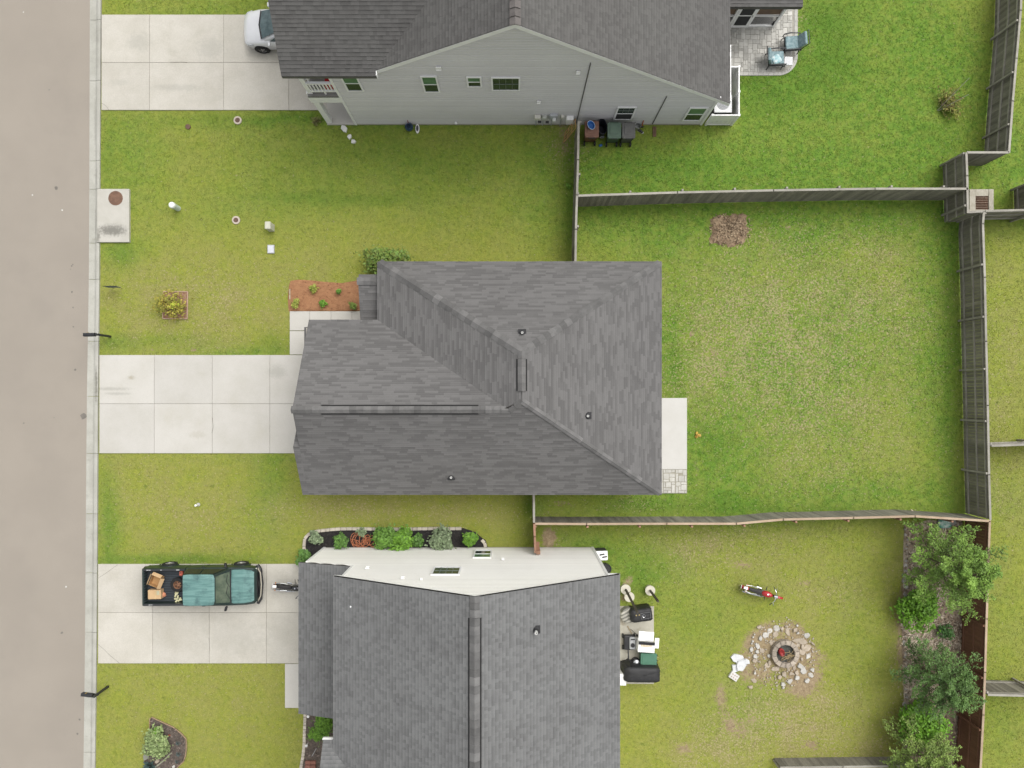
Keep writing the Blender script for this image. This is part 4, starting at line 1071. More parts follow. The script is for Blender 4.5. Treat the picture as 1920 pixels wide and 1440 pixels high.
# ---------------------------------------------------------------- paver patio of the grey house
def paver_patio():
    pt2 = empty('patio', kind='structure')
    a = W(1345, 142); b = W(1495, 0)
    x0, x1, y0 = 10.0, W(1495, 0).x, W(0, 142).y
    y1 = 21.5; R = .95
    def outline(ins):
        pts = [(x0, y0 + ins)]
        for k in range(9):
            t = -math.pi / 2 + math.pi / 2 * k / 8
            pts.append((x1 - R + (R - ins) * math.cos(t), y0 + R + (R - ins) * math.sin(t)))
        pts += [(x1 - ins, y1), (x0, y1)]
        return pts
    mb = MB(); mb.prism(outline(0.01), -.06, .028); mb.build('sand_bed', mat('pale_sand', (0.36, 0.345, 0.30), (0.30, 0.285, 0.25), 4, .95), pt2)
    EXCL.append(outline(0))
    # border course following the edge
    M_BRD = mat('border_paver', (0.46, 0.45, 0.42), (0.40, 0.39, 0.36), 6, .9, rnd=.06)
    oo = outline(0.0); ii = outline(.16)
    edge_o = []; edge_i = []
    for i in range(len(oo) - 2):
        p, q = Vector(oo[i]), Vector(oo[i + 1]); r, s_ = Vector(ii[i]), Vector(ii[i + 1]); n = max(1, int((q - p).length / .24))
        for k in range(n): edge_o.append((p.lerp(q, k / n), p.lerp(q, (k + .96) / n))); edge_i.append((r.lerp(s_, k / n), r.lerp(s_, (k + .96) / n)))
    for (p, q), (r, s_) in zip(edge_o, edge_i):
        if p.y > 20.2: continue
        mb = MB(); mb.prism([tuple(p), tuple(q), tuple(s_), tuple(r)], -.02, .047); mb.build('border_paver', M_BRD, pt2)
    # random ashlar of three sizes on a 0.115 m grid
    M_PAV = mat('paver', (0.50, 0.49, 0.455), (0.43, 0.42, 0.385), 3, .9, rnd=.22, bump=.15, spec=.2)
    g = .115; nx = int((x1 - .17 - 10.75) / g); ny = int((20.3 - y0 - .17) / g)
    used = np.zeros((nx, ny), bool); rng = random.Random(4)
    meshes = {}; small = MB(); cnt = 0; ns = 0
    def inside(x, y):
        cx, cy = x1 - R, y0 + R
        if x > cx and y < cy: return (x - cx) ** 2 + (y - cy) ** 2 < (R - .17) ** 2
        return True
    lst = []
    for j in range(ny):
        for i in range(nx):
            if used[i, j]: continue
            opts = [(2, 2), (2, 3), (3, 2), (2, 1), (1, 2)]; rng.shuffle(opts); opts += [(1, 1)]
            for (w, h) in opts:
                if i + w <= nx and j + h <= ny and not used[i:i + w, j:j + h].any():
                    used[i:i + w, j:j + h] = True
                    lst.append((i, j, w, h)); break
    lst.sort(key=lambda t: (-t[2] * t[3], t[1]))
    for (i, j, w, h) in lst:
        xa, ya = 10.75 + i * g, y0 + .17 + j * g
        c = (xa + w * g / 2, ya + h * g / 2)
        if not all(inside(xx, yy) for xx in (xa, xa + w * g) for yy in (ya, ya + h * g)): continue
        if c[1] > 19.85: continue
        if cnt < 290:
            key = (w, h)
            if key not in meshes:
                mb = MB(); mb.box((0, 0, 0), (w * g - .012, h * g - .012, .07), bev=.008); me = mb.mesh('paver'); me.materials.append(M_PAV); meshes[key] = me
            link('paver', meshes[key], None, pt2, (c[0], c[1], .012 + rng.uniform(-.003, .003))); cnt += 1
        else:
            small.box((c[0], c[1], .012), (w * g - .012, h * g - .012, .07)); ns += 1
    if ns: tag(small.build('small_pavers', mat('paver_small', (0.47, 0.46, 0.43), (0.38, 0.37, 0.34), 7, .9), pt2), kind='stuff')
paver_patio()

# ---------------------------------------------------------------- generic small things
M_BLACK = mat('black_plastic', (0.018, 0.018, 0.02), (0.026, 0.026, 0.028), 3, .5)
M_RUBBER = mat('rubber', (0.016, 0.016, 0.016), rough=.85)
M_STEEL = mat('chrome', (0.62, 0.63, 0.65), rough=.22, metal=.9)
M_ALLOY = mat('alloy_rim', (0.42, 0.41, 0.40), rough=.35, metal=.6)
M_WOOD = mat('raw_wood', (0.50, 0.30, 0.12), (0.42, 0.24, 0.09), 4, .8, stretch=(1, 6, 1))

def mailbox(px, py, ang, label):
    base = W(px, py); root = empty('mailbox', base, ang, label=label, cat='mailbox')
    M_MB = mat('mailbox_black', (0.020, 0.021, 0.024), (0.028, 0.029, 0.033), 5, .45)
    mb = MB(); mb.box((0, 0, .6), (.10, .10, 1.2), bev=.008); mb.cyl((0, 0, 1.2), .07, .06, .02, 8); mb.build('post', M_MB, root)
    mb = MB(); mb.box((-.22, 0, .97), (.62, .07, .07)); mb.build('arm', M_MB, root)
    mb = MB(); sec = []
    for x in (-.62, -.10):
        s_ = [(x, -.085, 1.02), (x, .085, 1.02)] + [(x, .085 * math.cos(math.pi * k / 8), 1.13 + .085 * math.sin(math.pi * k / 8)) for k in range(9)]
        sec.append(s_)
    mb.loft(sec); b = mb.build('box', M_MB, root)
    mb = MB(); mb.box((-.63, 0, 1.11), (.02, .16, .17), bev=.005); mb.build('door', M_MB, b)
    mb = MB(); mb.box((-.42, .10, 1.14), (.05, .01, .14)); mb.build('flag', mat('flag_brass', (.35, .25, .08)), b)
mailbox(207, 631, .02, 'black post mailbox by the kerb near the middle driveway')
mailbox(203, 1287, -.12, 'black post mailbox by the kerb below the pickup driveway')

def yard_sign():
    p = W(222, 541); root = empty('yard_sign', p, .0, label='slim dark blue-grey yard sign edge-on near the kerb', cat='sign')
    M_S = mat('sign_face', (0.10, 0.13, 0.17), rough=.5)
    mb = MB(); mb.box((-.02, 0, .52), (.60, .02, .42), bev=.004); mb.build('sign_panel', M_S, root)
    for x in (-.2, .2):
        mb = MB(); mb.tube([(x, .0, 0), (x, .0, .6)], .008, 6); mb.build('stake', M_BLACK, root)
    mb = MB(); mb.tube([(-.33, -.005, .74), (.0, .0, .79), (.34, .006, .74)], .014, 6); mb.build('top_bar', M_BLACK, root)
yard_sign()

def cleanout(px, py, label, collar=True):
    p = W(px, py); root = empty('sewer_cleanout', p, label=label, cat='cleanout', group='round sewer cleanouts set in the front lawn')
    if collar:
        mb = MB(); mb.lathe([(.20, -.05), (.20, .045), (.185, .055), (.12, .055), (.12, 0)], seg=24); mb.build('collar', mat('collar_concrete', (0.50, 0.44, 0.37), (.44, .38, .32), 9, .9), root)
    mb = MB(); mb.lathe([(.125, -.02), (.125, .05), (.10, .062), (.03, .062), (.001, .07)], seg=20); mb.build('lid', mat('cap_brown', (0.14, 0.085, 0.06), (.10, .06, .045), 9, .8), root)
cleanout(446, 226, 'round brown sewer cleanout in pale collar just below the upper driveway')
cleanout(443, 413, 'round brown sewer cleanout in pale collar, middle of upper lawn')
cleanout(353, 238, 'small rusty sewer cleanout without collar, left of its neighbour', False)

def pedestal_round():
    p = W(334, 391); root = empty('utility_pedestal', p, label='short white cylindrical utility pedestal in the upper front lawn', cat='pedestal')
    mb = MB(); mb.lathe([(.135, 0), (.13, .55), (.15, .56)], seg=20); mb.build('body', mat('pedestal_green', (0.52, 0.60, 0.54)), root, smooth=False)
    mb = MB(); mb.lathe([(.155, .55), (.155, .66), (.13, .70), (.001, .72)], seg=20); mb.build('cap', mat('pedestal_white', (0.72, 0.75, 0.72)), root, smooth=False)
pedestal_round()
def pedestal_box():
    p = W(510, 428); root = empty('utility_pedestal', p, label='small beige square utility pedestal near the front lawn centre', cat='pedestal')
    M_ = mat('pedestal_beige', (0.52, 0.52, 0.42))
    mb = MB(); mb.loft([[(-s_, -s2, z), (s_, -s2, z), (s_, s2, z), (-s_, s2, z)] for s_, s2, z in ((.13, .17, 0), (.12, .16, .55))]); mb.build('body', M_, root)
    mb = MB(); mb.box((0, 0, .60), (.28, .36, .10), bev=.02); mb.build('cap', M_, root)
pedestal_box()
def meter_box():
    p = W(508.5, 467.5); root = empty('water_meter_box', p, label='white square water meter lid flush in the lawn', cat='meter box')
    mb = MB(); mb.box((0, 0, .02), (.34, .42, .1), bev=.012); mb.build('frame', mat('lid_grey', (.46, .47, .48)), root)
    mb = MB(); mb.box((0, 0, .06), (.27, .35, .04), bev=.006); mb.build('lid', mat('lid_white', (.62, .64, .68)), root)
meter_box()
def lawn_pipe():
    p = W(372, 946); root = empty('drain_pipe_stub', p, .3, label='tiny white pipe stub sticking up from the lower front lawn', cat='pipe')
    mb = MB(); mb.lathe([(.045, 0), (.045, .28), (.055, .28), (.055, .34), (.02, .36)], seg=12); mb.build('pipe', M_VINYL, root)
    mb = MB(); mb.lathe([(.09, -.02), (.09, .03), (.05, .04)], seg=12); mb.build('base_ring', mat('ring_grey', (.4, .4, .38)), root)
lawn_pipe()
def stone(name, px, py, r, hgt, m, label, cat='stone', group=None, ang=0, asp=1.0, n=7, seed=0, z=0.0):
    rng = random.Random(seed + int(px * 31 + py * 17)); p = W(px, py)
    pts = []
    for k in range(n):
        a = 2 * math.pi * (k + rng.uniform(-.36, .36)) / n; rr = r * 1.12 * rng.uniform(.68, 1.15)
        x, y = rr * math.cos(a), rr * asp * math.sin(a)
        pts.append((x, y))
    mb = MB(); mb.prism(pts, -.03, hgt, bev=min(.02, r * .2, hgt * .6))
    o = mb.build(name, m, None, (p.x, p.y, z), ang)
    return tag(o, label, cat, group)
M_ST1 = mat('pale_stone', (0.50, 0.485, 0.45), (0.40, 0.385, 0.345), 7, .9, rnd=.10, bump=.3, fine=.1)
M_ST2 = mat('tan_stone', (0.42, 0.36, 0.285), (0.34, 0.285, 0.215), 7, .9, rnd=.12, bump=.3, fine=.1)
M_ST3 = mat('white_block', (0.74, 0.74, 0.71), rough=.8)
for (px, py, r, lab) in ((646.5, 242, .16, 'largest of three white blocks on the grass below the balcony'), (656.5, 256.5, .11, 'middle of three white blocks on the grass below the balcony'), (663.5, 266.5, .10, 'farthest from house of three white blocks below the balcony')):
    o = stone('white_block', px, py, r, .12, M_ST3, lab, 'block', n=6, asp=1.2, ang=.2)

# ---------------------------------------------------------------- bins
def wheelie_bin(px, py, w, d, h, ang, mbody, mlid, label):
    """body tapers down to wheels; lid overhangs and slopes; opens towards +y, handle at the wall"""
    p = W(px, py); root = empty('wheeled_bin', p, ang, label=label, cat='bin', group='wheeled bins lined up against the grey house')
    mb = MB(); s0 = .80
    mb.loft([[(-w / 2 * k, -d / 2 * k2, z), (w / 2 * k, -d / 2 * k2, z), (w / 2 * k, d / 2 * k3, z), (-w / 2 * k, d / 2 * k3, z)] for k, k2, k3, z in ((.78, .62, .80, .04), (.96, .92, .96, h - .12), (1.0, 1.0, 1.0, h - .10), (1, 1, 1, h - .05))])
    mb.build('body', mbody, root)
    mb = MB()
    mb.box((0, .02, h), (w * 1.06, d * 1.04, .07), bev=.025, seg=2)
    mb.box((0, .06, h + .045), (w * .70, d * .70, .03), bev=.012)
    mb.box((0, -d * .46, h + .01), (w * 1.0, d * .16, .09), bev=.03)
    lid = mb.build('lid', mlid, root)
    mb = MB(); mb.box((0, -d * .545, h - .02), (w * .5, .05, .05), bev=.01); mb.build('lid_grip', M_BLACK, lid)
    mb = MB(); mb.tube([(-w * .3, d * .53, h - .06), (-w * .3, d * .60, h - .03), (w * .3, d * .60, h - .03), (w * .3, d * .53, h - .06)], .016, 6); mb.build('handle', mbody, root)
    for sx in (-1, 1):
        mb = MB(); mb.cyl((sx * w * .40 - .03, -d * .46, .12), .12, .06, seg=16, axis='X'); wv = mb.build('wheel', M_RUBBER, root)
        mb = MB(); mb.cyl((sx * w * .40 - .035, -d * .46, .12), .05, .07, seg=10, axis='X'); mb.build('hub', mat('hub_grey', (.4, .4, .4)), wv)
M_B1 = mat('bin_brown', (0.150, 0.066, 0.042), (0.115, 0.052, 0.034), 4, .6, fine=.1); M_B2 = mat('bin_green', (0.055, 0.10, 0.066), (0.045, 0.08, 0.054), 4, .55); M_B3 = mat('bin_grey', (0.085, 0.088, 0.082), (0.07, 0.072, 0.068), 4, .55)
M_B2L = mat('bin_green_lid', (0.10, 0.155, 0.115), (0.085, 0.13, 0.098), 4, .55); M_B3L = mat('bin_grey_lid', (0.125, 0.125, 0.12), (0.105, 0.105, 0.10), 4, .55); M_B1L = mat('bin_brown_lid', (0.20, 0.105, 0.075), (0.16, 0.082, 0.058), 4, .6)
wheelie_bin(1105, 258, .64, .72, 1.05, 0.0, M_B1, M_B1L, 'red-brown wheeled bin with a blue bowl on its lid')
wheelie_bin(1146, 260, .62, .70, 1.05, 0.0, M_B2, M_B2L, 'dark green wheeled bin between the brown and grey bins')
wheelie_bin(1172, 260, .60, .70, 1.05, 0.0, M_B3, M_B3L, 'dark grey wheeled bin, rightmost against the grey wall')
def bowl():
    z = 1.145; p = W(1108, 236, z); root = empty('bowl', (p.x, p.y, z), .5, label='oval blue plastic bowl lying on the brown bin lid', cat='bowl')
    M_ = mat('blue_plastic', (0.03, 0.13, 0.38), (0.025, 0.10, 0.32), 5, .35)
    mb = MB(); Mx = Matrix.Diagonal((1.0, 1.35, 1, 1)); mb.lathe([(.10, 0), (.145, .10), (.165, .105), (.165, .115), (.14, .11), (.095, .012), (.001, .012)], seg=22, M=Mx); mb.build('shell', M_, root, smooth=False)
    mb = MB(); mb.tube([(.163 * math.cos(a), .163 * 1.35 * math.sin(a), .115) for a in np.linspace(0, 2 * math.pi, 24, endpoint=False)], .009, 5, True); mb.build('rim', mat('bowl_rim', (.55, .68, .80)), root)
bowl()
def duffel():
    p = W(1126, 248); root = empty('black_tub', p, .1, label='black tub squeezed between the brown and green bins', cat='tub')
    mb = MB(); mb.lathe([(.22, 0), (.27, .75), (.29, .76), (.26, .76), (.2, .1), (.001, .1)], seg=18, M=Matrix.Diagonal((.8, 1.35, 1, 1))); mb.build('shell', mat('black_blue', (0.016, 0.018, 0.026), rough=.6), root)
    mb = MB(); mb.torus((0, -.36, .33), .10, .02, 'Y', 16, 6); mb.build('hose_loop', mat('hose_grey', (.35, .36, .38)), root)
    p2 = W(1126, 273); mb = MB(); mb.box((0, 0, .03), (.16, .12, .05), bev=.02); o = mb.build('blue_scrap', mat('blue_plastic', (.03, .13, .38)), None, p2, .3); tag(o, 'small scrap of blue plastic on the grass below the black tub', 'plastic scrap')
duffel()
def watering_can():
    p = W(1194, 240); root = empty('metal_pail', p, label='galvanised metal pail beside the grey bin', cat='pail')
    mb = MB(); mb.lathe([(.12, 0), (.15, .34), (.16, .35), (.14, .34), (.11, .03), (.001, .03)], seg=18); mb.build('shell', mat('galvanised', (.50, .51, .50), (.38, .39, .38), 8, .45, metal=.5), root)
    mb = MB(); mb.tube([(.15 * math.cos(a), 0, .34 + .13 * math.sin(a)) for a in np.linspace(0, math.pi, 9)], .008, 5); mb.build('handle', M_BLACK, root)
    p = W(1203, 238); root = empty('garden_tool', p, label='orange-handled garden tool leaning on the grey wall by the pail', cat='tool')
    mb = MB(); mb.tube([(0, 0, .0), (.0, .12, .55), (0, .2, 1.0)], .025, 6); mb.build('handle', mat('orange_paint', (.45, .10, .03), rough=.5), root)
    mb = MB(); mb.box((.02, -.02, .06), (.16, .06, .1), bev=.02); mb.build('blade', M_BLACK, root)
    p = W(1201, 246.5); root = empty('dark_shoe', p, -.5, label='black and white shoe on the grass beside the pail', cat='shoe')
    mb = MB(); mb.loft([[(x, -w, .0), (x, w, .0), (x, w * .8, h), (x, -w * .8, h)] for x, w, h in ((-.14, .03, .05), (-.1, .05, .11), (0, .045, .1), (.08, .055, .07), (.14, .03, .04))]); mb.build('upper', M_BLACK, root)
    mb = MB(); mb.box((0.01, 0, -.0), (.30, .10, .03), bev=.012); mb.build('sole', M_WHITE, root)
watering_can()
def plank():
    p = W(1227, 247); root = empty('dirt_board', p, label='weathered brown board lying on grass below the grey wall', cat='board')
    mb = MB(); mb.box((0, 0, .015), (.18, .5, .03), bev=.005); mb.box((.01, -.02, .035), (.03, .4, .012)); mb.build('plank', mat('old_board', (.17, .105, .065), (.12, .075, .05), 8, .9), root)
plank()
def lattice():
    root = empty('lattice_frame', W(1073, 254), label='tan wooden lattice frame leaning on the grey picket fence', cat='trellis')
    a, b, c, d = Vector((-.42, -.35, .05)), Vector((-.42 + .08, .16, .05)), Vector((.06, .42, 1.0)), Vector((.08, -.02, 1.0))
    def strip(p, q, w=.013):
        mb = MB(); mb.tube([p, q], w, 4); mb.build('slat', M_WOOD, root)
    for p, q in ((a, b), (b, c), (c, d), (d, a)): strip(p, q, .018)
    for k in (.33, .66): strip(a.lerp(b, k), d.lerp(c, k)); strip(a.lerp(d, k), b.lerp(c, k))
lattice()
def wall_toys():
    p = W(768, 241); root = empty('garden_pot', p, label='dark blue round pot at the foot of the grey wall', cat='pot')
    mb = MB(); mb.lathe([(.10, 0), (.19, .12), (.2, .24), (.14, .33), (.15, .36), (.11, .35), (.1, .2), (.001, .2)], seg=18); mb.build('shell', mat('dark_blue_glaze', (.025, .05, .09), rough=.3), root, smooth=False)
    mb = MB(); mb.tube([(-.02, .12, .3), (-.02, .2, .62), (0, .28, .8)], .018, 6); mb.build('red_stick', mat('dull_red', (.22, .05, .045)), root)
    p = W(783, 242); root = empty('scooter_board', p, label='white-edged oval board with dark centre standing by the grey wall', cat='board')
    mb = MB(); mb.lathe([(.17, .02), (.19, .05), (.17, .10), (.12, .10)], seg=20, M=Matrix.Diagonal((.55, 1.25, 1, 1))); mb.build('rim', M_VINYL, root)
    mb = MB(); mb.lathe([(.12, .10), (.11, .125), (.001, .13)], seg=20, M=Matrix.Diagonal((.5, 1.25, 1, 1))); mb.build('pad', mat('dark_pad', (.06, .06, .08)), root)
wall_toys()

# ---------------------------------------------------------------- storm drain box in the back corner
def drain():
    p = W(1838, 380); root = empty('storm_drain', p, label='concrete storm drain box with rusty grate in the fence corner', cat='drain')
    mb = MB(); hx, hy = .55, .62
    for (cx, cy, sx, sy) in ((-.46, 0, .30, 1.26), (.46, 0, .24, 1.26), (0, .46, .64, .34), (0, -.5, .64, .26)): mb.box((cx, cy, .04), (sx, sy, .18), bev=.01)
    mb.build('concrete_rim', mat('drain_concrete', (.44, .415, .35), (.36, .335, .27), 4, .9, bump=.3), root)
    mb = MB(); mb.box((0, -.04, -.02), (.66, .68, .02)); mb.build('pit', mat('pit_dark', (.035, .018, .012)), root)
    gr = MB(); gr.box((0, .285, .07), (.66, .03, .06)); gr.box((0, -.365, .07), (.66, .03, .06)); g = gr.build('grate', M_RUST, root)
    for k in range(11):
        mb = MB(); mb.box((-.30 + k * .06, -.04, .07), (.022, .64, .06)); mb.build('grate_bar', M_RUST, g)
    for k in range(5):
        mb = MB(); mb.box((0, -.26 + k * .115, .108), (.65, .014, .014)); mb.build('cross_bar', mat('bright_bar', (.38, .30, .22)), g)
    EXCL.append([(p.x - .62, p.y - .65), (p.x + .6, p.y - .65), (p.x + .6, p.y + .65), (p.x - .62, p.y + .65)])
drain()
# ---------------------------------------------------------------- vehicles
def wheel(parent, c, r, w, side, mrim, axis='Y', spokes=7):
    """tyre with rim and spokes; axle along y"""
    x, y, z = c
    mb = MB(); rr = r
    prof = [(r * .62, -w / 2), (r * .90, -w / 2), (r, -w * .32), (r, w * .32), (r * .90, w / 2), (r * .62, w / 2)]
    M_ = Matrix.Translation((x, y, z)) @ Matrix.Rotation(math.pi / 2, 4, 'X')
    mb.lathe(prof, seg=26, M=M_, loop=True); t = mb.build('wheel', M_RUBBER, parent)
    mb = MB(); mb.lathe([(r * .63, -w * .40), (r * .63, w * .40), (r * .56, w * .42), (r * .54, w * .25), (r * .2, w * .28), (r * .16, w * .40), (.001, w * .42)], seg=22, M=M_ @ (Matrix.Rotation(math.pi, 4, 'X') if side > 0 else Matrix.Identity(4)))
    o = mb.build('rim', mrim, t)
    mb = MB()
    for k in range(spokes):
        a = 2 * math.pi * k / spokes
        mb.box((x + math.cos(a) * r * .34, y + side * w * .34, z + math.sin(a) * r * .34), (r * .44, .02, .035), ry=-a)
    mb.build('spokes', mrim, t)
    return t

def pickup():
    root = empty('pickup_truck', (-14.87, -9.05, .045), rad(.4), label='dark green pickup with faded teal hood parked on the lower driveway', cat='pickup')
    M_G = mat('truck_green', (0.014, 0.026, 0.023), (0.018, 0.032, 0.028), 4, .35, coat=.3)
    M_T = mat('truck_faded_teal', (0.085, 0.182, 0.172), (0.142, 0.268, 0.250), 2.2, .5, stretch=(.5, 4.5, 1), fine=.06, fscale=12, stain=(0.055, 0.115, 0.115), stscale=1.8, st=(.5, .72))
    M_TI = mat('truck_glass', (0.020, 0.026, 0.024), rough=.08, spec=.6)
    M_WS = mat('truck_windshield', (0.060, 0.085, 0.062), (0.12, 0.145, 0.105), 2.4, .12, spec=.6)
    M_BD = mat('bed_liner', (0.020, 0.025, 0.030), (0.03, 0.036, 0.042), 3, .5)
    hw = .93
    def hull(secs, bevz=.07):
        """secs: (x, halfwidth, zbottom, ztop)"""
        mb = MB(); L = []
        for x, w, zb, zt in secs:
            r = min(bevz, (zt - zb) * .3)
            L.append([(x, -w + .05, zb), (x, -w, zb + .10), (x, -w, zt - r * 1.6), (x, -w + .025, zt - r * .5), (x, -w + .08, zt), (x, w - .08, zt), (x, w - .025, zt - r * .5), (x, w, zt - r * 1.6), (x, w, zb + .10), (x, w - .05, zb)])
        mb.loft(L); return mb
    # cab and nose body
    hull([(-.64, hw - .02, .40, 1.10), (.2, hw, .38, 1.10), (1.40, hw, .38, 1.08), (1.55, hw, .42, 1.06), (2.2, hw - .02, .46, 1.03), (2.55, hw - .06, .48, .98), (2.68, hw - .14, .50, .88)]).build('body', M_G, root)
    # bed: outer walls, floor, tailgate
    mb = MB()
    for s_ in (-1, 1):
        mb.loft([[(x, s_ * (hw - .02), .45), (x, s_ * (hw - .01), 1.0), (x, s_ * (hw - .05), 1.10), (x, s_ * (hw - .13), 1.10), (x, s_ * (hw - .15), .70), (x, s_ * (hw - .15), .45)] for x in (-2.68, -.66)])
    mb.box((-.68, 0, .92), (.05, 1.6, .40)); mb.build('bed_side', M_G, root)
    mb = MB(); mb.box((-2.69, 0, .80), (.09, 1.78, .58), bev=.02); mb.build('tailgate', M_G, root)
    mb = MB(); mb.box((-1.68, 0, .69), (1.96, 1.56, .04)); fl_ = mb.build('bed_floor', M_BD, root)
    for k in range(13):
        mb = MB(); mb.box((-1.68, -.72 + k * .12, .722), (1.94, .05, .03), bev=.006); mb.build('liner_rib', mat('liner_rib', (.045, .055, .065), rough=.45), fl_)
    for k in range(12):
        mb = MB(); mb.box((-2.635, -.70 + k * .128, .90), (.03, .04, .36), bev=.006); mb.build('tailgate_rib', mat('liner_rib', (.045, .055, .065), rough=.45), fl_)
    for s_ in (-1, 1):
        mb = MB(); mb.box((-1.68, s_ * (hw - .10), 1.108), (1.95, .10, .02), bev=.006); mb.build('rail_cap', mat('rail_cap', (.03, .033, .036), rough=.5), root)
    mb = MB()
    for (a, b) in ((-2.4, .2), (-1.0, .16), (-1.8, .05)): mb.box((a, hw - .10, 1.124), (b, .035, .012))
    mb.box((-2.3, -hw + .10, 1.124), (.2, .03, .012)); mb.build('rail_scuff', mat('scuffed_metal', (.5, .5, .5), (.2, .2, .2), 25, .6), root)
    # greenhouse
    zb, zr_ = 1.08, 1.70
    B = [(-.62, hw - .05), (1.50, hw - .06)]; R = [(-.50, .68), (.92, .67)]
    mb = MB()
    mb.loft([[(-.62, -.88, zb), (1.50, -.86, zb), (1.50, .86, zb), (-.62, .88, zb)], [(-.52, -.72, zr_ - .06), (.95, -.71, zr_ - .06), (.95, .71, zr_ - .06), (-.52, .72, zr_ - .06)]])
    mb.build('cab_frame', M_G, root)
    mb = MB(); sec = []
    for x, w, z in ((-.54, .66, zr_ - .07), (-.50, .70, zr_ - .02), (-.2, .72, zr_), (.5, .72, zr_), (.88, .70, zr_ - .02), (.96, .66, zr_ - .07)):
        sec.append([(x, -w - .02, z - .06), (x, -w, z - .015), (x, -w * .8, z + .008), (x, 0, z + .02), (x, w * .8, z + .008), (x, w, z - .015), (x, w + .02, z - .06)])
    mb.loft(sec); rf = mb.build('cab_roof', M_T, root, smooth=False)
    for k in range(5):
        mb = MB(); mb.box((.2, -.5 + k * .25, zr_ + .016 - abs(k - 2) * .003), (1.3, .05, .014), bev=.005); mb.build('roof_rib', M_T, rf)
    # glass
    def quad(name, pts, m, th=.008):
        pts = [Vector(p) for p in pts]; n = (pts[1] - pts[0]).cross(pts[3] - pts[0]).normalized() * th
        mb = MB(); mb.loft([[p - n for p in pts], [p + n for p in pts]]); return mb.build(name, m, root)
    quad('windshield', [(1.47, -.74, 1.115), (1.47, .74, 1.115), (1.00, .62, 1.625), (1.00, -.62, 1.625)], M_WS)
    quad('rear_window', [(-.61, -.60, 1.16), (-.61, .60, 1.16), (-.53, .54, 1.60), (-.53, -.54, 1.60)], M_TI)
    for s_ in (-1, 1):
        quad('side_window', [(-.52, s_ * .876, 1.13), (.22, s_ * .872, 1.13), (.20, s_ * .745, 1.60), (-.46, s_ * .75, 1.60)], M_TI)
        quad('side_window', [(.32, s_ * .872, 1.13), (1.26, s_ * .866, 1.13), (.88, s_ * .745, 1.60), (.29, s_ * .745, 1.60)], M_TI)
        quad('door_gap', [(.255, s_ * .932, .5), (.275, s_ * .932, .5), (.275, s_ * .932, 1.02), (.255, s_ * .932, 1.02)], M_RUBBER, .003)
        mb = MB(); mb.box((1.28, s_ * 1.03, 1.12), (.10, .24, .16), bev=.03, rz=s_ * .25); mo = mb.build('mirror', M_BLACK, root)
        mb = MB(); mb.box((.15, s_ * (hw + .012), .98), (.14, .03, .035), bev=.008); mb.build('door_handle', M_BLACK, root)
        mb = MB(); mb.box((2.60, s_ * .66, .80), (.12, .34, .16), bev=.03); mb.build('headlight', mat('lamp_clear', (.55, .55, .5), rough=.15), root)
        mb = MB(); mb.box((-2.72, s_ * .82, .86), (.06, .14, .34), bev=.02); mb.build('tail_light', mat('lamp_red', (.30, .01, .01), rough=.2), root)
    # hood
    mb = MB(); sec = []
    for x, w, z in ((1.53, .80, 1.075), (1.62, .82, 1.09), (2.1, .81, 1.085), (2.45, .76, 1.045), (2.58, .70, .99)):
        sec.append([(x, -w, z - .05), (x, -w + .03, z - .01), (x, -w * .62, z + .006), (x, -w * .58, z + .02), (x, 0, z + .03), (x, w * .58, z + .02), (x, w * .62, z + .006), (x, w - .03, z - .01), (x, w, z - .05)])
    mb.loft(sec); mb.build('hood', M_T, root)
    mb = MB(); mb.tube([(1.50, y, 1.10) for y in np.linspace(-.78, .78, 7)], .035, 6); mb.build('cowl', M_BLACK, root)
    for y0, y1 in ((-.55, .05), (.0, .62)):
        mb = MB(); mb.tube([(1.47, y0, 1.14), (1.36, (y0 + y1) / 2, 1.26), (1.40, y1, 1.20)], .012, 5); mb.build('wiper', M_BLACK, root)
    mb = MB(); mb.box((2.66, 0, .78), (.06, .90, .22), bev=.02); mb.build('grille', M_BLACK, root)
    mb = MB(); mb.tube([(2.60, -.92, .58), (2.74, -.72, .60), (2.80, 0, .60), (2.74, .72, .60), (2.60, .92, .58)], [.09, .10, .10, .10, .09], 8); mb.build('front_bumper', M_BLACK, root)
    mb = MB(); mb.tube([(2.66, -.80, .70), (2.79, -.55, .71), (2.83, 0, .71), (2.79, .55, .71), (2.66, .80, .70)], .03, 6); mb.build('bumper_trim', mat('bumper_beige', (.40, .37, .30)), root)
    mb = MB(); mb.box((-2.82, 0, .55), (.14, 1.75, .18), bev=.03); mb.build('rear_bumper', M_BLACK, root)
    for x in (-1.75, 1.75):
        for s_ in (-1, 1): wheel(root, (x, s_ * .87, .36), .36, .24, s_, M_ALLOY)
    for x in (-1.75, 1.75):
        for s_ in (-1, 1):
            mb = MB(); mb.tube([(x + .44 * math.cos(a), s_ * (hw - .02), .38 + .42 * math.sin(a)) for a in np.linspace(0, math.pi, 11)], .045, 6); mb.build('wheel_arch', M_G, root)
    return root
pickup()
TB = Vector((-14.87, -9.05, .045 + .74))     # truck bed floor datum
M_CARD = mat('cardboard', (0.44, 0.265, 0.115), (0.38, 0.22, 0.095), 3, .85)
M_CARD2 = mat('cardboard_pale', (0.50, 0.345, 0.19), (0.45, 0.30, 0.16), 3, .85)
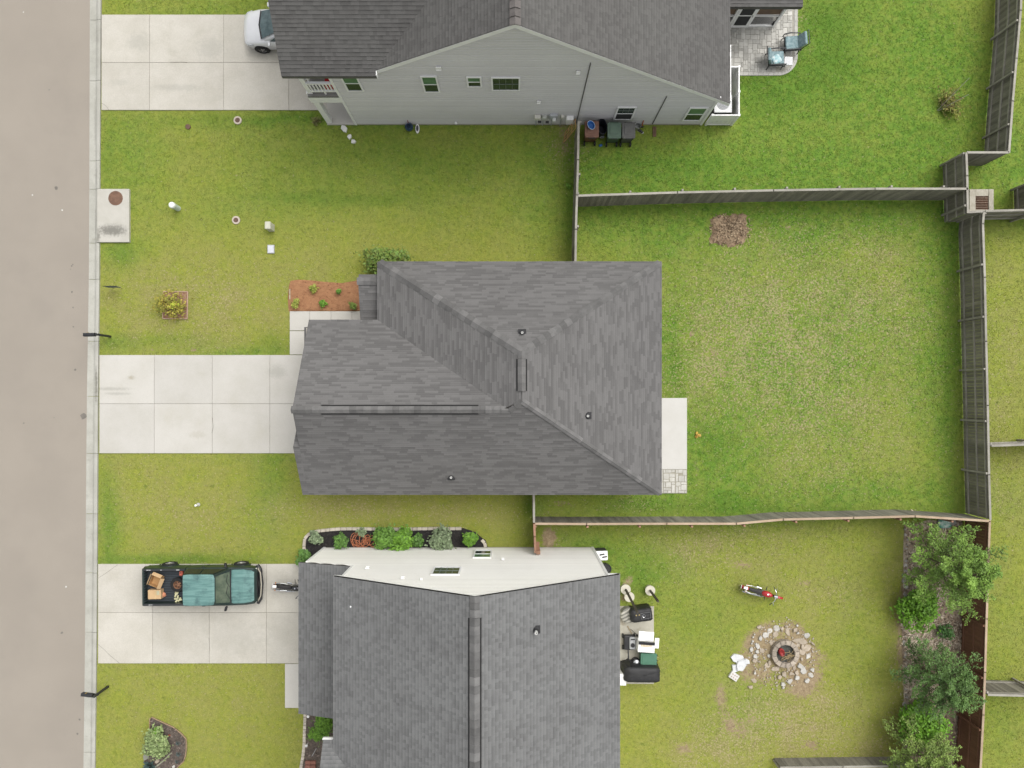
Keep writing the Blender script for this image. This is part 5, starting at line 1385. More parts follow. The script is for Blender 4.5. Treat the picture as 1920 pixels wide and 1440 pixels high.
def bed_cargo():
    p = W(293, 1088.5, .95)
    root = empty('cardboard_box', (p.x, p.y, TB.z), -.38, label='open cardboard box with flaps up in the truck bed', cat='box')
    w, d, h = .46, .52, .30
    mb = MB(); mb.box((0, 0, .01), (w, d, .02))
    for (x, y, sx, sy) in ((w / 2, 0, .012, d), (-w / 2, 0, .012, d), (0, d / 2, w, .012), (0, -d / 2, w, .012)): mb.box((x, y, h / 2), (sx, sy, h))
    mb.build('box_body', M_CARD, root)
    for (x, y, sx, sy, rx, ry) in ((w / 2 + .08, 0, .2, d, 0, .9), (-w / 2 - .06, 0, .16, d, 0, -1.0), (0, d / 2 + .07, w, .18, -.9, 0)):
        mb = MB(); mb.box((x, y, h + .04), (sx, sy, .01), rx=rx, ry=ry); mb.build('flap', M_CARD2, root)
    p = W(291, 1114, 1.0)
    root = empty('cardboard_box', (p.x, p.y, TB.z), .02, label='closed pale cardboard box near the tailgate of the pickup', cat='box')
    mb = MB(); mb.box((0, 0, .15), (.62, .44, .30), bev=.008); mb.build('box_body', M_CARD2, root)
    mb = MB(); mb.box((0.06, 0, .303), (.05, .44, .004)); mb.build('tape', mat('tape_tan', (.52, .38, .2), rough=.3), root)
    mb = MB(); mb.box((.18, .08, .304), (.14, .2, .004)); mb.build('paper_label', mat('faded_label', (.42, .40, .27)), root)
    p = W(305, 1115.5, .85); root = empty('orange_rag', (p.x, p.y, TB.z), label='crumpled pinkish orange rag beside the closed cardboard box', cat='rag')
    mb = MB(); rng = random.Random(3)
    mb.loft([[(math.cos(a) * r * rng.uniform(.8, 1.15), math.sin(a) * r * .9 * rng.uniform(.8, 1.15), z) for a in np.linspace(0, 2 * math.pi, 12, endpoint=False)] for r, z in ((.15, 0), (.14, .07), (.08, .12), (.02, .14))]); mb.build('cloth', mat('salmon_cloth', (.50, .22, .13), (.42, .17, .1), 14, .9), root)
    p = W(334, 1096, .9); root = empty('spare_wheel', (p.x, p.y, TB.z), label='spare tyre with rusty steel rim lying in the truck bed', cat='wheel')
    mb = MB(); mb.lathe([(.20, .0), (.32, .0), (.35, .06), (.35, .16), (.32, .22), (.20, .22)], seg=28, loop=True); mb.build('tyre', M_RUBBER, root)
    mb = MB(); mb.lathe([(.205, .03), (.205, .19), (.18, .17), (.16, .10), (.08, .13), (.06, .15), (.001, .15)], seg=22); o = mb.build('rim', mat('rusty_rim', (.24, .125, .07), (.17, .085, .05), 9, .8), root)
    mb = MB()
    for k in range(5): mb.cyl((.12 * math.cos(k * 1.257), .12 * math.sin(k * 1.257), .125), .028, .012, seg=10)
    mb.build('rim_hole', M_SLOT, o)
    p = W(333, 1119, .9); root = empty('work_gloves', (p.x, p.y, TB.z), label='heap of pale yellow work gloves behind the cab', cat='gloves')
    rng = random.Random(8)
    for k in range(9):
        mb = MB(); x, y = rng.uniform(-.13, .12), rng.uniform(-.22, .22); a = rng.uniform(0, 3.14)
        mb.box((x, y, .04 + k * .006), (.17, .09, .05), rz=a, bev=.02); mb.build('glove', mat('pale_yellow', (.62, .60, .38), (.50, .48, .28), 12, .9, rnd=.15), root)
    p = W(340, 1075, 1.05); root = empty('red_canister', (p.x, p.y, TB.z), label='small red fuel can in the front corner of the truck bed', cat='fuel can')
    mb = MB(); mb.box((0, 0, .17), (.16, .22, .34), bev=.03); mb.build('can_body', mat('fuel_red', (.42, .11, .07), (.36, .09, .06), 6, .5), root)
    mb = MB(); mb.cyl((0.02, .05, .34), .025, .06, seg=10); mb.build('spout', M_BLACK, root)
bed_cargo()

def silver_car():
    # nose points towards the street (-x)
    root = empty('silver_car', (-10.85, 17.83, .045), math.pi + rad(1), label='silver hatchback under the roof edge of the grey house', cat='car')
    M_S = mat('silver_paint', (0.68, 0.69, 0.71), (0.65, 0.66, 0.68), 2, .3, metal=.1, coat=.5)
    M_GL = mat('car_glass', (0.040, 0.070, 0.075), (0.09, 0.135, 0.14), 2.5, .06, spec=.6)
    mb = MB(); L = []
    # (x, halfw, zb, zshoulder, ztop)
    for x, w, zb, zs, zt in ((-2.08, .66, .34, .66, .74), (-2.0, .76, .26, .78, .92), (-1.5, .84, .24, .90, 1.04), (-.4, .86, .22, .90, 1.02), (.7, .86, .22, .88, .99), (1.25, .855, .22, .84, .96), (1.75, .80, .24, .74, .84), (2.0, .68, .28, .62, .70), (2.08, .52, .32, .52, .58)):
        L.append([(x, -w * .8, zb), (x, -w, zb + .12), (x, -w, zs - .10), (x, -w * .97, zs), (x, -w * .86, zt - .03), (x, -w * .45, zt + .012), (x, 0, zt + .02), (x, w * .45, zt + .012), (x, w * .86, zt - .03), (x, w * .97, zs), (x, w, zs - .10), (x, w, zb + .12), (x, w * .8, zb)])
    mb.loft(L); mb.build('body', M_S, root, smooth=True)
    mb = MB(); L = []
    for x, wb, wt, zt in ((-1.95, .68, .60, .98), (-1.55, .74, .60, 1.44), (-.6, .78, .62, 1.50), (.05, .78, .60, 1.46), (.45, .77, .60, 1.24), (1.02, .74, .66, .99)):
        L.append([(x, -wb, .93), (x, -(wb * .45 + wt * .55), (.93 + zt) / 2), (x, -wt, zt - .03), (x, -wt * .6, zt), (x, wt * .6, zt), (x, wt, zt - .03), (x, (wb * .45 + wt * .55), (.93 + zt) / 2), (x, wb, .93)])
    mb.loft(L); mb.build('cabin', M_S, root, smooth=True)
    def quad(name, pts, m, th=.006):
        pts = [Vector(p) for p in pts]; n = (pts[1] - pts[0]).cross(pts[-1] - pts[0]).normalized() * th
        mb = MB(); mb.loft([[p - n for p in pts], [p + n for p in pts]]); return mb.build(name, m, root)
    quad('windshield', [(1.05, -.66, 1.03), (1.14, 0, 1.045), (1.05, .66, 1.03), (.10, .53, 1.50), (.13, 0, 1.52), (.10, -.53, 1.50)], M_GL)
    quad('windshield_band', [(1.12, -.70, 1.015), (1.22, 0, 1.025), (1.12, .70, 1.015), (1.06, .66, 1.032), (1.15, 0, 1.048), (1.06, -.66, 1.032)], M_BLACK, .005)
    for s_ in (-1, 1):
        quad('side_window', [(.72, s_ * .795, .98), (-.3, s_ * .815, .98), (-.3, s_ * .665, 1.40), (.12, s_ * .66, 1.38)], M_BLACK if s_ > 9 else M_GL)
        quad('side_window', [(-.38, s_ * .815, .98), (-1.4, s_ * .80, .98), (-1.25, s_ * .655, 1.38), (-.38, s_ * .665, 1.40)], M_GL)
        mb = MB(); mb.box((.72, s_ * .95, 1.02), (.12, .20, .13), bev=.035, seg=2); mb.build('mirror', M_S, root)
        mb = MB(); mb.loft([[(x, s_ * (y - .10), z - .05), (x, s_ * y, z - .04), (x, s_ * (y - .02), z + .05), (x, s_ * (y - .12), z + .06)] for x, y, z in ((1.60, .86, .72), (1.86, .80, .66), (2.02, .66, .58))]); mb.build('headlight', mat('headlamp', (.55, .57, .58), (.35, .37, .38), 14, .12), root)
        quad('door_gap', [(-.345, s_ * .866, .35), (-.325, s_ * .866, .35), (-.325, s_ * .85, .90), (-.345, s_ * .85, .90)], M_RUBBER, .003)
    mb = MB(); mb.box((2.07, 0, .50), (.05, .60, .10), bev=.015); mb.build('grille', M_BLACK, root)
    mb = MB(); mb.box((2.08, 0, .36), (.03, .34, .10)); mb.build('plate', M_BLACK, root)
    mb = MB(); mb.tube([(.97, -.5, 1.07), (.92, 0, 1.10), (.90, .2, 1.11)], .01, 5); mb.build('wiper', M_BLACK, root)
    for x in (-1.32, 1.28):
        for s_ in (-1, 1):
            wheel(root, (x, s_ * .80, .31), .31, .20, s_, M_ALLOY, spokes=5)
            mb = MB(); mb.cyl((x, s_ * .85 - .012, .33), .37, .024, seg=26, axis='Y'); mb.build('wheel_well', M_SLOT, root)
silver_car()

def motorcycle(loc, rz, mtank, mfender, label, lean=.12):
    root = empty('motorcycle', loc, rz, label=label, cat='motorcycle')
    R = .30
    def part(name, mb, m, smooth=False): return mb.build(name, m, root, smooth=smooth)
    # nose towards +x
    for x, w in ((-.74, .085), (.78, .055)):
        mb = MB(); mb.torus((x, 0, R), R - w * .55, w * .62, 'Y', 26, 8); t = part('wheel', mb, M_RUBBER)
        mb = MB(); mb.torus((x, 0, R), R - w * 1.3, .016, 'Y', 22, 6)
        for k in range(8): a = k * math.pi / 8; mb.tube([(x + math.cos(a) * (R - w * 1.3), 0, R + math.sin(a) * (R - w * 1.3)), (x - math.cos(a) * (R - w * 1.3), 0, R - math.sin(a) * (R - w * 1.3))], .005, 4)
        mb.cyl((x, -.05, R), .05, .10, seg=12, axis='Y'); mb.build('rim', M_STEEL, t)
    mb = MB(); L = []
    for a in np.linspace(.3, 2.6, 8):
        r1 = R + .05; c = (-.74 + r1 * math.cos(a), R + r1 * math.sin(a)); L.append([(c[0], -.085, c[1] - .03), (c[0], -.06, c[1] + .015), (c[0], .06, c[1] + .015), (c[0], .085, c[1] - .03)])
    mb.loft(L); part('rear_fender', mb, mfender)
    mb = MB(); L = []
    for a in np.linspace(.5, 2.3, 7):
        r1 = R + .03; c = (.78 + r1 * math.cos(a), R + r1 * math.sin(a)); L.append([(c[0], -.06, c[1] - .03), (c[0], -.04, c[1] + .012), (c[0], .04, c[1] + .012), (c[0], .06, c[1] - .03)])
    mb.loft(L); part('front_fender', mb, mfender)
    mb = MB(); L = []
    for x, w, zb, zt in ((-.12, .05, .64, .70), (-.02, .12, .60, .80), (.12, .155, .58, .86), (.26, .14, .60, .88), (.36, .08, .66, .86), (.40, .03, .72, .82)):
        L.append([(x + 0, w * math.cos(t), (zb + zt) / 2 + (zt - zb) / 2 * math.sin(t)) for t in np.linspace(0, 2 * math.pi, 12, endpoint=False)])
    mb.loft(L); tk = part('fuel_tank', mb, mtank, True)
    mb = MB(); mb.cyl((.14, 0, .855), .035, .02, seg=12); mb.build('filler_cap', M_STEEL, tk)
    mb = MB(); L = []
    for x, w, z in ((-.74, .07, .70), (-.60, .10, .715), (-.40, .10, .70), (-.24, .125, .67), (-.10, .10, .68), (-.04, .06, .72)):
        L.append([(x, -w, z - .05), (x, -w * .8, z + .02), (x, 0, z + .035), (x, w * .8, z + .02), (x, w, z - .05)])
    mb.loft(L); part('seat', mb, mat('seat_black', (.022, .020, .020), rough=.6))
    mb = MB(); mb.tube([(.50, 0, .84), (.15, 0, .56), (-.2, 0, .40), (-.74, 0, R)], .028, 6); mb.tube([(.46, 0, .74), (.30, 0, .30), (-.2, 0, .26), (-.3, 0, .60)], .025, 6); part('frame', mb, M_BLACK)
    mb = MB(); mb.box((.08, 0, .40), (.34, .26, .28), bev=.04); mb.cyl((.0, 0, .45), .09, .22, seg=12, M=Matrix.Translation((.0, 0, 0)) @ Matrix.Rotation(.4, 4, 'Y')); mb.cyl((.16, 0, .42), .09, .2, seg=12); part('engine', mb, mat('engine_metal', (.30, .30, .31), (.16, .16, .17), 12, .4, metal=.7))
    for s_, dz in ((-1, .0), (-1, .09)):
        mb = MB(); mb.tube([(.18, s_ * .12, .42), (.05, s_ * .20, .26 + dz), (-.3, s_ * .21, .25 + dz), (-.92, s_ * .20, .29 + dz)], [.025, .03, .045, .045], 8); part('exhaust', mb, M_STEEL)
    for s_ in (-1, 1):
        mb = MB(); mb.tube([(.78, s_ * .09, R), (.50, s_ * .09, .92)], .022, 6); part('fork', mb, M_STEEL)
        mb = MB(); mb.tube([(.50, s_ * .05, .94), (.44, s_ * .22, 1.02), (.32, s_ * .38, .99)], .014, 6); h = part('handlebar', mb, M_STEEL)
        mb = MB(); mb.tube([(.36, s_ * .32, 1.0), (.27, s_ * .45, .975)], .020, 6); mb.build('grip', M_BLACK, h)
        mb = MB(); mb.tube([(.40, s_ * .30, 1.01), (.37, s_ * .34, 1.14)], .006, 4); mb.box((.37, s_ * .36, 1.16), (.03, .12, .07), bev=.015); mb.build('mirror', M_STEEL, h)
        mb = MB(); mb.tube([(.24, s_ * .16, .28), (.26, s_ * .34, .28)], .02, 6); part('foot_peg', mb, M_BLACK)
        mb = MB(); mb.tube([(-.86, s_ * .04, .66), (-.86, s_ * .16, .66)], .008, 4); mb.lathe([(.03, -.03), (.035, .0), (.01, .03)], (-.86, s_ * .17, .66), 8); part('turn_signal', mb, mat('amber_lamp', (.5, .18, .03), rough=.2))
    mb = MB(); mb.tube([(.44, 0, .86), (.56, 0, .86), (.60, 0, .86)], [.06, .095, .085], 14); part('headlight', mb, M_STEEL)
    mb = MB(); mb.box((-1.0, 0, .52), (.05, .12, .08), bev=.015); part('tail_light', mb, mat('lamp_red', (.30, .01, .01), rough=.2))
    mb = MB(); mb.box((-1.05, 0, .46), (.02, .18, .10)); part('plate', mb, M_VINYL)
    mb = MB(); mb.tube([(0, .08, .30), (-.12, .30, .03)], .014, 5); part('kickstand', mb, M_BLACK)
    for s_ in (-1, 1):
        mb = MB(); mb.tube([(-.30, s_ * .15, .60), (-.62, s_ * .18, .66), (-.92, s_ * .14, .66)], .020, 6); part('saddle_rail', mb, M_STEEL)
        mb = MB(); mb.tube([(-.10, s_ * .17, .52), (-.34, s_ * .19, .50)], .05, 8); part('side_cover', mb, M_STEEL)
    mb = MB(); mb.tube([(-.92, -.13, .66), (-.95, -.10, .92), (-.95, .10, .92), (-.92, .13, .66)], .014, 6); part('sissy_bar', mb, M_STEEL)
    mb = MB(); mb.box((-.90, 0, .675), (.20, .13, .05), bev=.015); part('tail_trim', mb, M_VINYL)
    root.rotation_euler = (-lean, 0, rz)
    return root
M_RT = mat('candy_red', (0.38, 0.018, 0.022), (0.33, 0.015, 0.02), 4, .2, coat=.6)
M_KT = mat('gloss_black', (0.014, 0.014, 0.016), rough=.2, coat=.5)
p = W(1427, 1112, .4); motorcycle((p.x, p.y, .03), rad(-16), M_RT, M_RT, 'red motorcycle with chrome pipes standing on the back lawn')
p = W(549, 1102, .4); motorcycle((p.x + .10, p.y, .05), rad(-4), M_KT, M_KT, 'black motorcycle nosed under the garage eave behind the pickup')

# ---------------------------------------------------------------- patio furniture, grey house
M_CUSH = mat('cushion_teal', (0.155, 0.235, 0.255), (0.27, 0.36, 0.38), 9, .9, fine=.15, fscale=25)
M_CHF = mat('chair_frame', (0.040, 0.042, 0.045), rough=.5)
def lounge_chair(px, py, rz, label, pillow=False):
    p = W(px, py); root = empty('lounge_chair', (p.x, p.y, .05), rz, label=label, cat='chair')
    # faces -x
    for x in (-.34, .34):
        for y in (-.34, .34):
            mb = MB(); mb.tube([(x * 1.05, y * 1.1, 0), (x, y, .32)], .025, 6); mb.build('leg', M_CHF, root)
    mb = MB(); mb.box((0, 0, .31), (.74, .70, .05), bev=.01); mb.build('seat_frame', M_CHF, root)
    for s_ in (-1, 1):
        mb = MB(); mb.tube([(-.40, s_ * .38, .30), (-.42, s_ * .38, .56), (-.1, s_ * .40, .60), (.34, s_ * .38, .57), (.40, s_ * .37, .34)], .03, 6); mb.build('armrest', M_CHF, root)
    mb = MB(); mb.box((-.04, 0, .41), (.62, .62, .15), bev=.045, seg=3); mb.build('seat_cushion', M_CUSH, root)
    mb = MB(); mb.box((.38, 0, .62), (.15, .62, .58), bev=.05, seg=3, ry=.42); mb.build('back_cushion', M_CUSH, root)
    mb = MB(); mb.tube([(.36, -.33, .32), (.60, -.33, .92), (.60, .33, .92), (.36, .33, .32)], .025, 6); mb.build('back_frame', M_CHF, root)
    return root
lounge_chair(1479, 89, rad(4), 'upper teal-cushioned lounge chair with tall back at the paver edge')
c2 = lounge_chair(1449, 117, rad(182), 'lower teal-cushioned lounge chair with patterned pillow, facing right')
def pillow():
    z = .56; p = W(1456, 111, z); root = empty('throw_pillow', (p.x, p.y, z), .5, label='white and aqua patterned pillow on the lower lounge chair', cat='pillow')
    mb = MB(); L = []
    for z_, k in ((-.06, .6), (-.03, .92), (0, 1.0), (.03, .92), (.06, .6)):
        L.append([(.22 * k * math.copysign(abs(math.cos(a)) ** .5, math.cos(a)), .22 * k * math.copysign(abs(math.sin(a)) ** .5, math.sin(a)), z_) for a in np.linspace(0, 2 * math.pi, 20, endpoint=False)])
    mb.loft(L); mb.build('pillow_cover', mat('aqua_print', (.62, .68, .68), (.22, .42, .46), 7, .9), root, smooth=True)
pillow()
def side_table():
    p = W(1478, 115, .45); root = empty('side_table', (p.x, p.y, .05), rad(-3), label='small square glass-topped side table between the lounge chairs', cat='table')
    mb = MB(); mb.box((0, 0, .44), (.40, .40, .012), bev=.004); mb.build('glass_top', mat('frosted_glass', (.46, .47, .48), rough=.15), root)
    mb = MB(); mb.tube([(-.2, -.2, .43), (.2, -.2, .43), (.2, .2, .43), (-.2, .2, .43)], .012, 5, True); mb.build('table_frame', mat('frame_grey', (.33, .33, .33)), root)
    for x in (-.18, .18):
        for y in (-.18, .18):
            mb = MB(); mb.tube([(x * 1.25, y * 1.25, 0), (x, y, .43)], .010, 5); mb.build('leg', M_CHF, root)
side_table()
def speaker_can():
    p = W(1448, 49); root = empty('door_planter', p, label='small black cylinder standing at the screen porch corner', cat='cylinder')
    mb = MB(); mb.lathe([(.07, .04), (.09, .06), (.09, .34), (.07, .36), (.001, .36)], seg=16); mb.build('shell', M_BLACK, root)
    mb = MB(); mb.tube([(0, 0, .3), (.18, .15, 1.05)], .022, 6); mb.build('handle', mat('broom_grey', (.25, .25, .26)), root)
speaker_can()

# ---------------------------------------------------------------- clutter on the lower patio
lp = empty('patio', kind='structure')
driveway('patio', [1150, 1226], [1136, 1282], mat('concrete_dirty', (0.44, 0.42, 0.36), (0.36, 0.34, 0.28), 1.2, .85, fine=.08, stain=(.24, .19, .13), stscale=1.3, st=(.55, .75)), parent=lp)
def post_base(px, py, pole, label, tilt=(0, 0), hh=2.2):
    p = W(px, py, .3); root = empty('concrete_bucket', (p.x, p.y, 0), label=label, cat='bucket')
    mb = MB(); mb.lathe([(.19, 0), (.235, .32), (.245, .33), (.245, .345), (.22, .345)], seg=24); mb.build('bucket', mat('cream_bucket', (.56, .53, .44), (.5, .47, .39), 5, .8), root)
    mb = MB(); mb.lathe([(.218, .30), (.218, .33), (.001, .335)], seg=24); mb.build('concrete_fill', mat('cream_fill', (.55, .51, .41), (.47, .43, .34), 5, .9), root)
    if pole:
        mb = MB(); mb.box((tilt[0] * .5, tilt[1] * .5, .33 + hh / 2), (.09, .09, hh), bev=.006, rx=-math.atan2(tilt[1], hh), ry=math.atan2(tilt[0], hh)); mb.build('post', mat('dark_post', (.045, .038, .028), (.06, .05, .036), 5, .7), root)
post_base(1173, 1105, True, 'cream concrete bucket holding the long dark post near the patio', (.12, -.35), 2.6)
post_base(1180, 1119, False, 'cream concrete bucket without a post')
post_base(1219, 1107, True, 'cream concrete bucket with a dark post, out on the grass', (0, 0), 1.85)

def covered(name, px, py, h, dims, rz, m, label, cat, seed, bumps=(), tail=None):
    """fabric cover draped over something: broad top, folds to the ground"""
    p = W(px, py, h); root = empty(name, (p.x, p.y, .04), rz, label=label, cat=cat)
    rng = random.Random(seed); w, d = dims; n = 28; L = []
    def ring(k, z, jit):
        r = []
        for i in range(n):
            a = 2 * math.pi * i / n; c, s_ = math.cos(a), math.sin(a)
            q = (abs(c) ** 12 + abs(s_) ** 12) ** (-1 / 12)
            f = 1 + jit * math.sin(i * 2.7 + seed) + rng.uniform(-jit, jit) * .5
            r.append((c * q * w / 2 * k * f, s_ * q * d / 2 * k * f, z + rng.uniform(-.012, .012)))
        return r
    L = [ring(1.04, 0.02, .04), ring(1.02, h * .4, .03), ring(1.0, h * .85, .012), ring(.96, h * .97, .006), ring(.6, h, .0), ring(.2, h + .01, 0)]
    mb = MB(); mb.loft(L); mb.build('cover', m, root, smooth=True)
    return root
M_TARP = mat('black_cover', (0.016, 0.016, 0.017), (0.024, 0.024, 0.025), 3, .55, bump=.3, bscale=8)
cg = covered('covered_grill', 1204, 1266, 1.05, (1.75, .72), rad(-1), M_TARP, 'large grill under a black cover at the bottom of the patio', 'grill', 2)
mb = MB(); mb.box((.1, -.02, 1.075), (.24, .05, .03), bev=.01); mb.build('cover_strap', M_TARP, cg)
mb = MB(); mb.loft([[(-.86, -.3, .2), (-.86, .3, .2), (-.80, .3, .9)], [(-.55, -.3, .3), (-.55, .62, .4), (-.55, .34, 1.02)]]); mb.build('cover_fold', M_TARP, cg)
ct = covered('covered_table', 1203, 1154, .78, (1.05, .62), rad(8), M_TARP, 'black-covered table with a square recess at the top of the patio', 'table', 5)
mb = MB()
for (a, b) in (((-.2, -.16), (.26, -.16)), ((.26, -.16), (.26, .12)), ((.26, .12), (-.2, .12)), ((-.2, .12), (-.2, -.16))): mb.tube([(a[0] + .16, a[1], .80), (b[0] + .16, b[1], .80)], .012, 5)
mb.build('cover_piping', mat('grey_piping', (.14, .14, .145)), ct)
mb = MB(); mb.torus((.10, -.02, .80), .07, .012, 'Z', 14, 5); mb.build('glass_ring', M_STEEL, ct)
for x in (-.16, -.02):
    mb = MB(); mb.cyl((x - .1, .06, .79), .035, .03, seg=10); mb.build('brass_knob', mat('brass', (.40, .32, .16), rough=.4, metal=.5), ct)
def ottoman():
    p = W(1178, 1154, .4); root = empty('striped_ottoman', (p.x, p.y, .04), .5, label='round striped cushion half under the cream house eave', cat='cushion')
    for k in range(9):
        y0 = -.36 + k * .08
        def wy(y): return math.sqrt(max(.0001, .37 ** 2 - y ** 2))
        mb = MB(); mb.loft([[(-wy(y), y, .0), (-wy(y), y, .36), (-wy(y) * .7, y, .42), (wy(y) * .7, y, .42), (wy(y), y, .36), (wy(y), y, 0)] for y in (y0, y0 + .04, y0 + .08)])
        mb.build('stripe', mat('stripe_cream', (.50, .48, .42)) if k % 2 else mat('stripe_grey', (.22, .215, .19)), root)
ottoman()
def appliance():
    p = W(1212, 1206, .85); root = empty('outdoor_stove', (p.x, p.y, .04), rad(-4), label='white appliance with raised lid and black glass strip on the patio', cat='appliance')
    mb = MB(); mb.box((0, -.22, .45), (.80, .42, .88), bev=.02); b = mb.build('cabinet', M_VINYL, root)
    mb = MB(); mb.box((0, .02, .92), (.78, .14, .03), bev=.008); mb.build('glass_strip', mat('black_glass', (.02, .02, .022), rough=.1), root)
    mb = MB(); mb.box((-.04, .34, .84), (.74, .46, .05), bev=.015); mb.build('lid', M_VINYL, root)
    mb = MB(); mb.box((0, -.1, .898), (.55, .12, .006)); mb.build('rust_mark', mat('light_rust', (.55, .44, .28), (.70, .66, .58), 9, .8), root)
    mb = MB(); mb.box((.52, .0, .70), (.22, .50, .04), bev=.01); mb.build('side_shelf', M_VINYL, root)
    mb = MB(); mb.box((0.08, .16, .86), (.3, .02, .02)); mb.build('hinge_rod', M_STEEL, root)
appliance()
def green_box():
    p = W(1216, 1238, .6); root = empty('storage_box', (p.x, p.y, .04), rad(-2), label='green plastic storage box below the white appliance', cat='storage box')
    M_ = mat('box_green', (0.075, 0.185, 0.125), (0.062, 0.16, 0.105), 3, .5)
    mb = MB(); mb.box((0, 0, .28), (.72, .62, .54), bev=.02); mb.build('body', M_, root)
    mb = MB(); mb.box((0, 0, .58), (.78, .68, .07), bev=.02); mb.box((0, 0, .62), (.62, .52, .02), bev=.008); l = mb.build('lid', M_, root)
    for y in (-.24, 0, .24):
        mb = MB(); mb.box((.405, y, .55), (.05, .06, .10), bev=.008); mb.build('latch', M_BLACK, root)
green_box()
def pot():
    p = W(1193.5, 1244, .45); root = empty('steel_pot', (p.x, p.y, .04), label='round steel pot on a black burner beside the green box', cat='pot')
    mb = MB(); mb.lathe([(.17, 0), (.19, .05), (.19, .22), (.17, .24)], seg=20); mb.build('burner', M_BLACK, root)
    mb = MB(); mb.lathe([(.15, .24), (.16, .42), (.17, .425), (.15, .43), (.06, .46), (.03, .47), (.03, .50), (.001, .51)], seg=20); mb.build('pot_body', mat('dull_steel', (.40, .41, .42), (.28, .29, .3), 8, .35, metal=.6), root)
pot()
def mower():
    p = W(1181, 1206, .4); root = empty('push_mower', (p.x, p.y, .04), rad(-90), label='black and silver mower with folded handle by the wall', cat='mower')
    mb = MB(); mb.box((0, -.03, .20), (.72, .50, .24), bev=.06, seg=2); mb.build('deck', M_BLACK, root)
    mb = MB(); mb.box((0, .13, .36), (.60, .30, .12), bev=.04); e = mb.build('engine_cover', mat('silver_plastic', (.45, .46, .47), (.36, .37, .38), 7, .4), root)
    mb = MB(); mb.cyl((.08, .13, .42), .10, .04, seg=18); mb.build('recoil_cover', M_BLACK, e)
    mb = MB(); mb.box((-.2, .13, .425), (.06, .2, .01)); mb.build('vent', M_BLACK, e)
    for x in (-.28, .28):
        for y in (-.30, .26): mb = MB(); mb.cyl((x, y - .03, .11), .11, .06, seg=14, axis='Y'); mb.build('wheel', M_RUBBER, root)
    mb = MB(); mb.tube([(.3, -.08, .3), (.62, -.08, .42), (.80, -.08, .45)], .035, 6); mb.box((.82, -.08, .45), (.09, .2, .06), bev=.02); mb.build('handle', M_BLACK, root)
mower()
def patio_bits():
    p = W(1168, 1274, .9); root = empty('white_bin', (p.x, p.y, .04), label='white slim cabinet at the lower wall corner of the patio', cat='cabinet')
    mb = MB(); mb.box((0, 0, .45), (.30, .56, .9), bev=.015); mb.build('body', M_VINYL, root)
    for y in (-.2, -.1, 0, .1, .2): mb = MB(); mb.box((.16, y, .55), (.03, .03, .5)); mb.build('slat', mat('slat_grey', (.3, .3, .3)), root)
    p = W(1180, 1180); root = empty('wood_scrap', p, .5, label='short tan stick lying on the patio slab', cat='stick')
    mb = MB(); mb.box((0, 0, .07), (.05, .42, .03)); mb.build('stick', mat('tan_stick', (.34, .27, .17)), root)
    p = W(1195, 1190); root = empty('patio_broom', p, label='thin rake lying across the patio by the white appliance', cat='rake')
    mb = MB(); mb.tube([(-.35, .3, .07), (0, 0, .08), (.12, -.5, .08)], .012, 5); mb.build('pole', mat('dark_pole', (.10, .09, .07)), root)
    mb = MB(); mb.box((.02, -.0, .09), (.2, .1, .05), bev=.02); mb.build('rake_head', M_BLACK, root)
    p = W(1200, 1141); root = empty('roof_gutter', p, rad(4), label='white gutter length lying along the top edge of the patio', cat='gutter')
    mb = MB(); mb.loft([[(x, -.05, .13), (x, -.05, .06), (x, .05, .06), (x, .05, .13), (x, .04, .13), (x, .04, .07), (x, -.04, .07), (x, -.04, .13)] for x in (-.75, .45)]); mb.build('channel', M_VINYL, root)
    mb = MB(); mb.box((.42, 0, .10), (.04, .1, .08)); mb.build('end_cap', M_BLACK, root)
patio_bits()
def heat_pump():
    p = W(1129.5, 1042, .75); root = empty('storage_bin', (p.x, p.y, 0), rad(2), label='white rounded box with two dark slots beside the cream house', cat='outdoor box')
    mb = MB(); mb.box((-.05, 0, .72), (.62, .46, .10), bev=.045, seg=3); mb.build('lid', M_VINYL, root)
    mb = MB(); mb.box((-.05, .02, .36), (.58, .44, .68), bev=.03); mb.build('body', mat('dark_case', (.05, .05, .055), rough=.6), root)
    for x, y in ((-.02, .06), (.10, -.06)):
        mb = MB(); mb.box((x, y, .775), (.24, .07, .015), bev=.006, rz=.15); mb.build('slot', M_BLACK, root)
    p = W(1136, 1066, .4); root = empty('dark_bucket', (p.x, p.y, 0), label='dark bucket tucked behind the white box by the wall', cat='bucket')
    mb = MB(); mb.lathe([(.2, 0), (.25, .5), (.26, .5), (.22, .46), (.001, .44)], seg=18); mb.build('shell', M_BLACK, root)
    mb = MB(); mb.torus((0, 0, .5), .25, .015, 'Z', 18, 5); mb.build('rim', M_CHF, root)
heat_pump()
def brace():
    p = W(1003, 1030, .9); root = empty('fence_brace', (p.x + .12, -7.25, 0), label='red-brown post brace where fence meets cream wall', cat='post')
    mb = MB(); mb.box((0, 0, .95), (.20, .16, 1.9), bev=.01); mb.build('post_block', M_FRED, root)
    mb = MB(); mb.loft([[(-.06, .02, .4), (.06, .02, .4), (.06, .06, .4), (-.06, .06, .4)], [(-.1, .02, 1.8), (.06, .02, 1.8), (.06, .5, 1.8), (-.1, .5, 1.8)]]); mb.build('knee', M_FBRN, root)
brace()

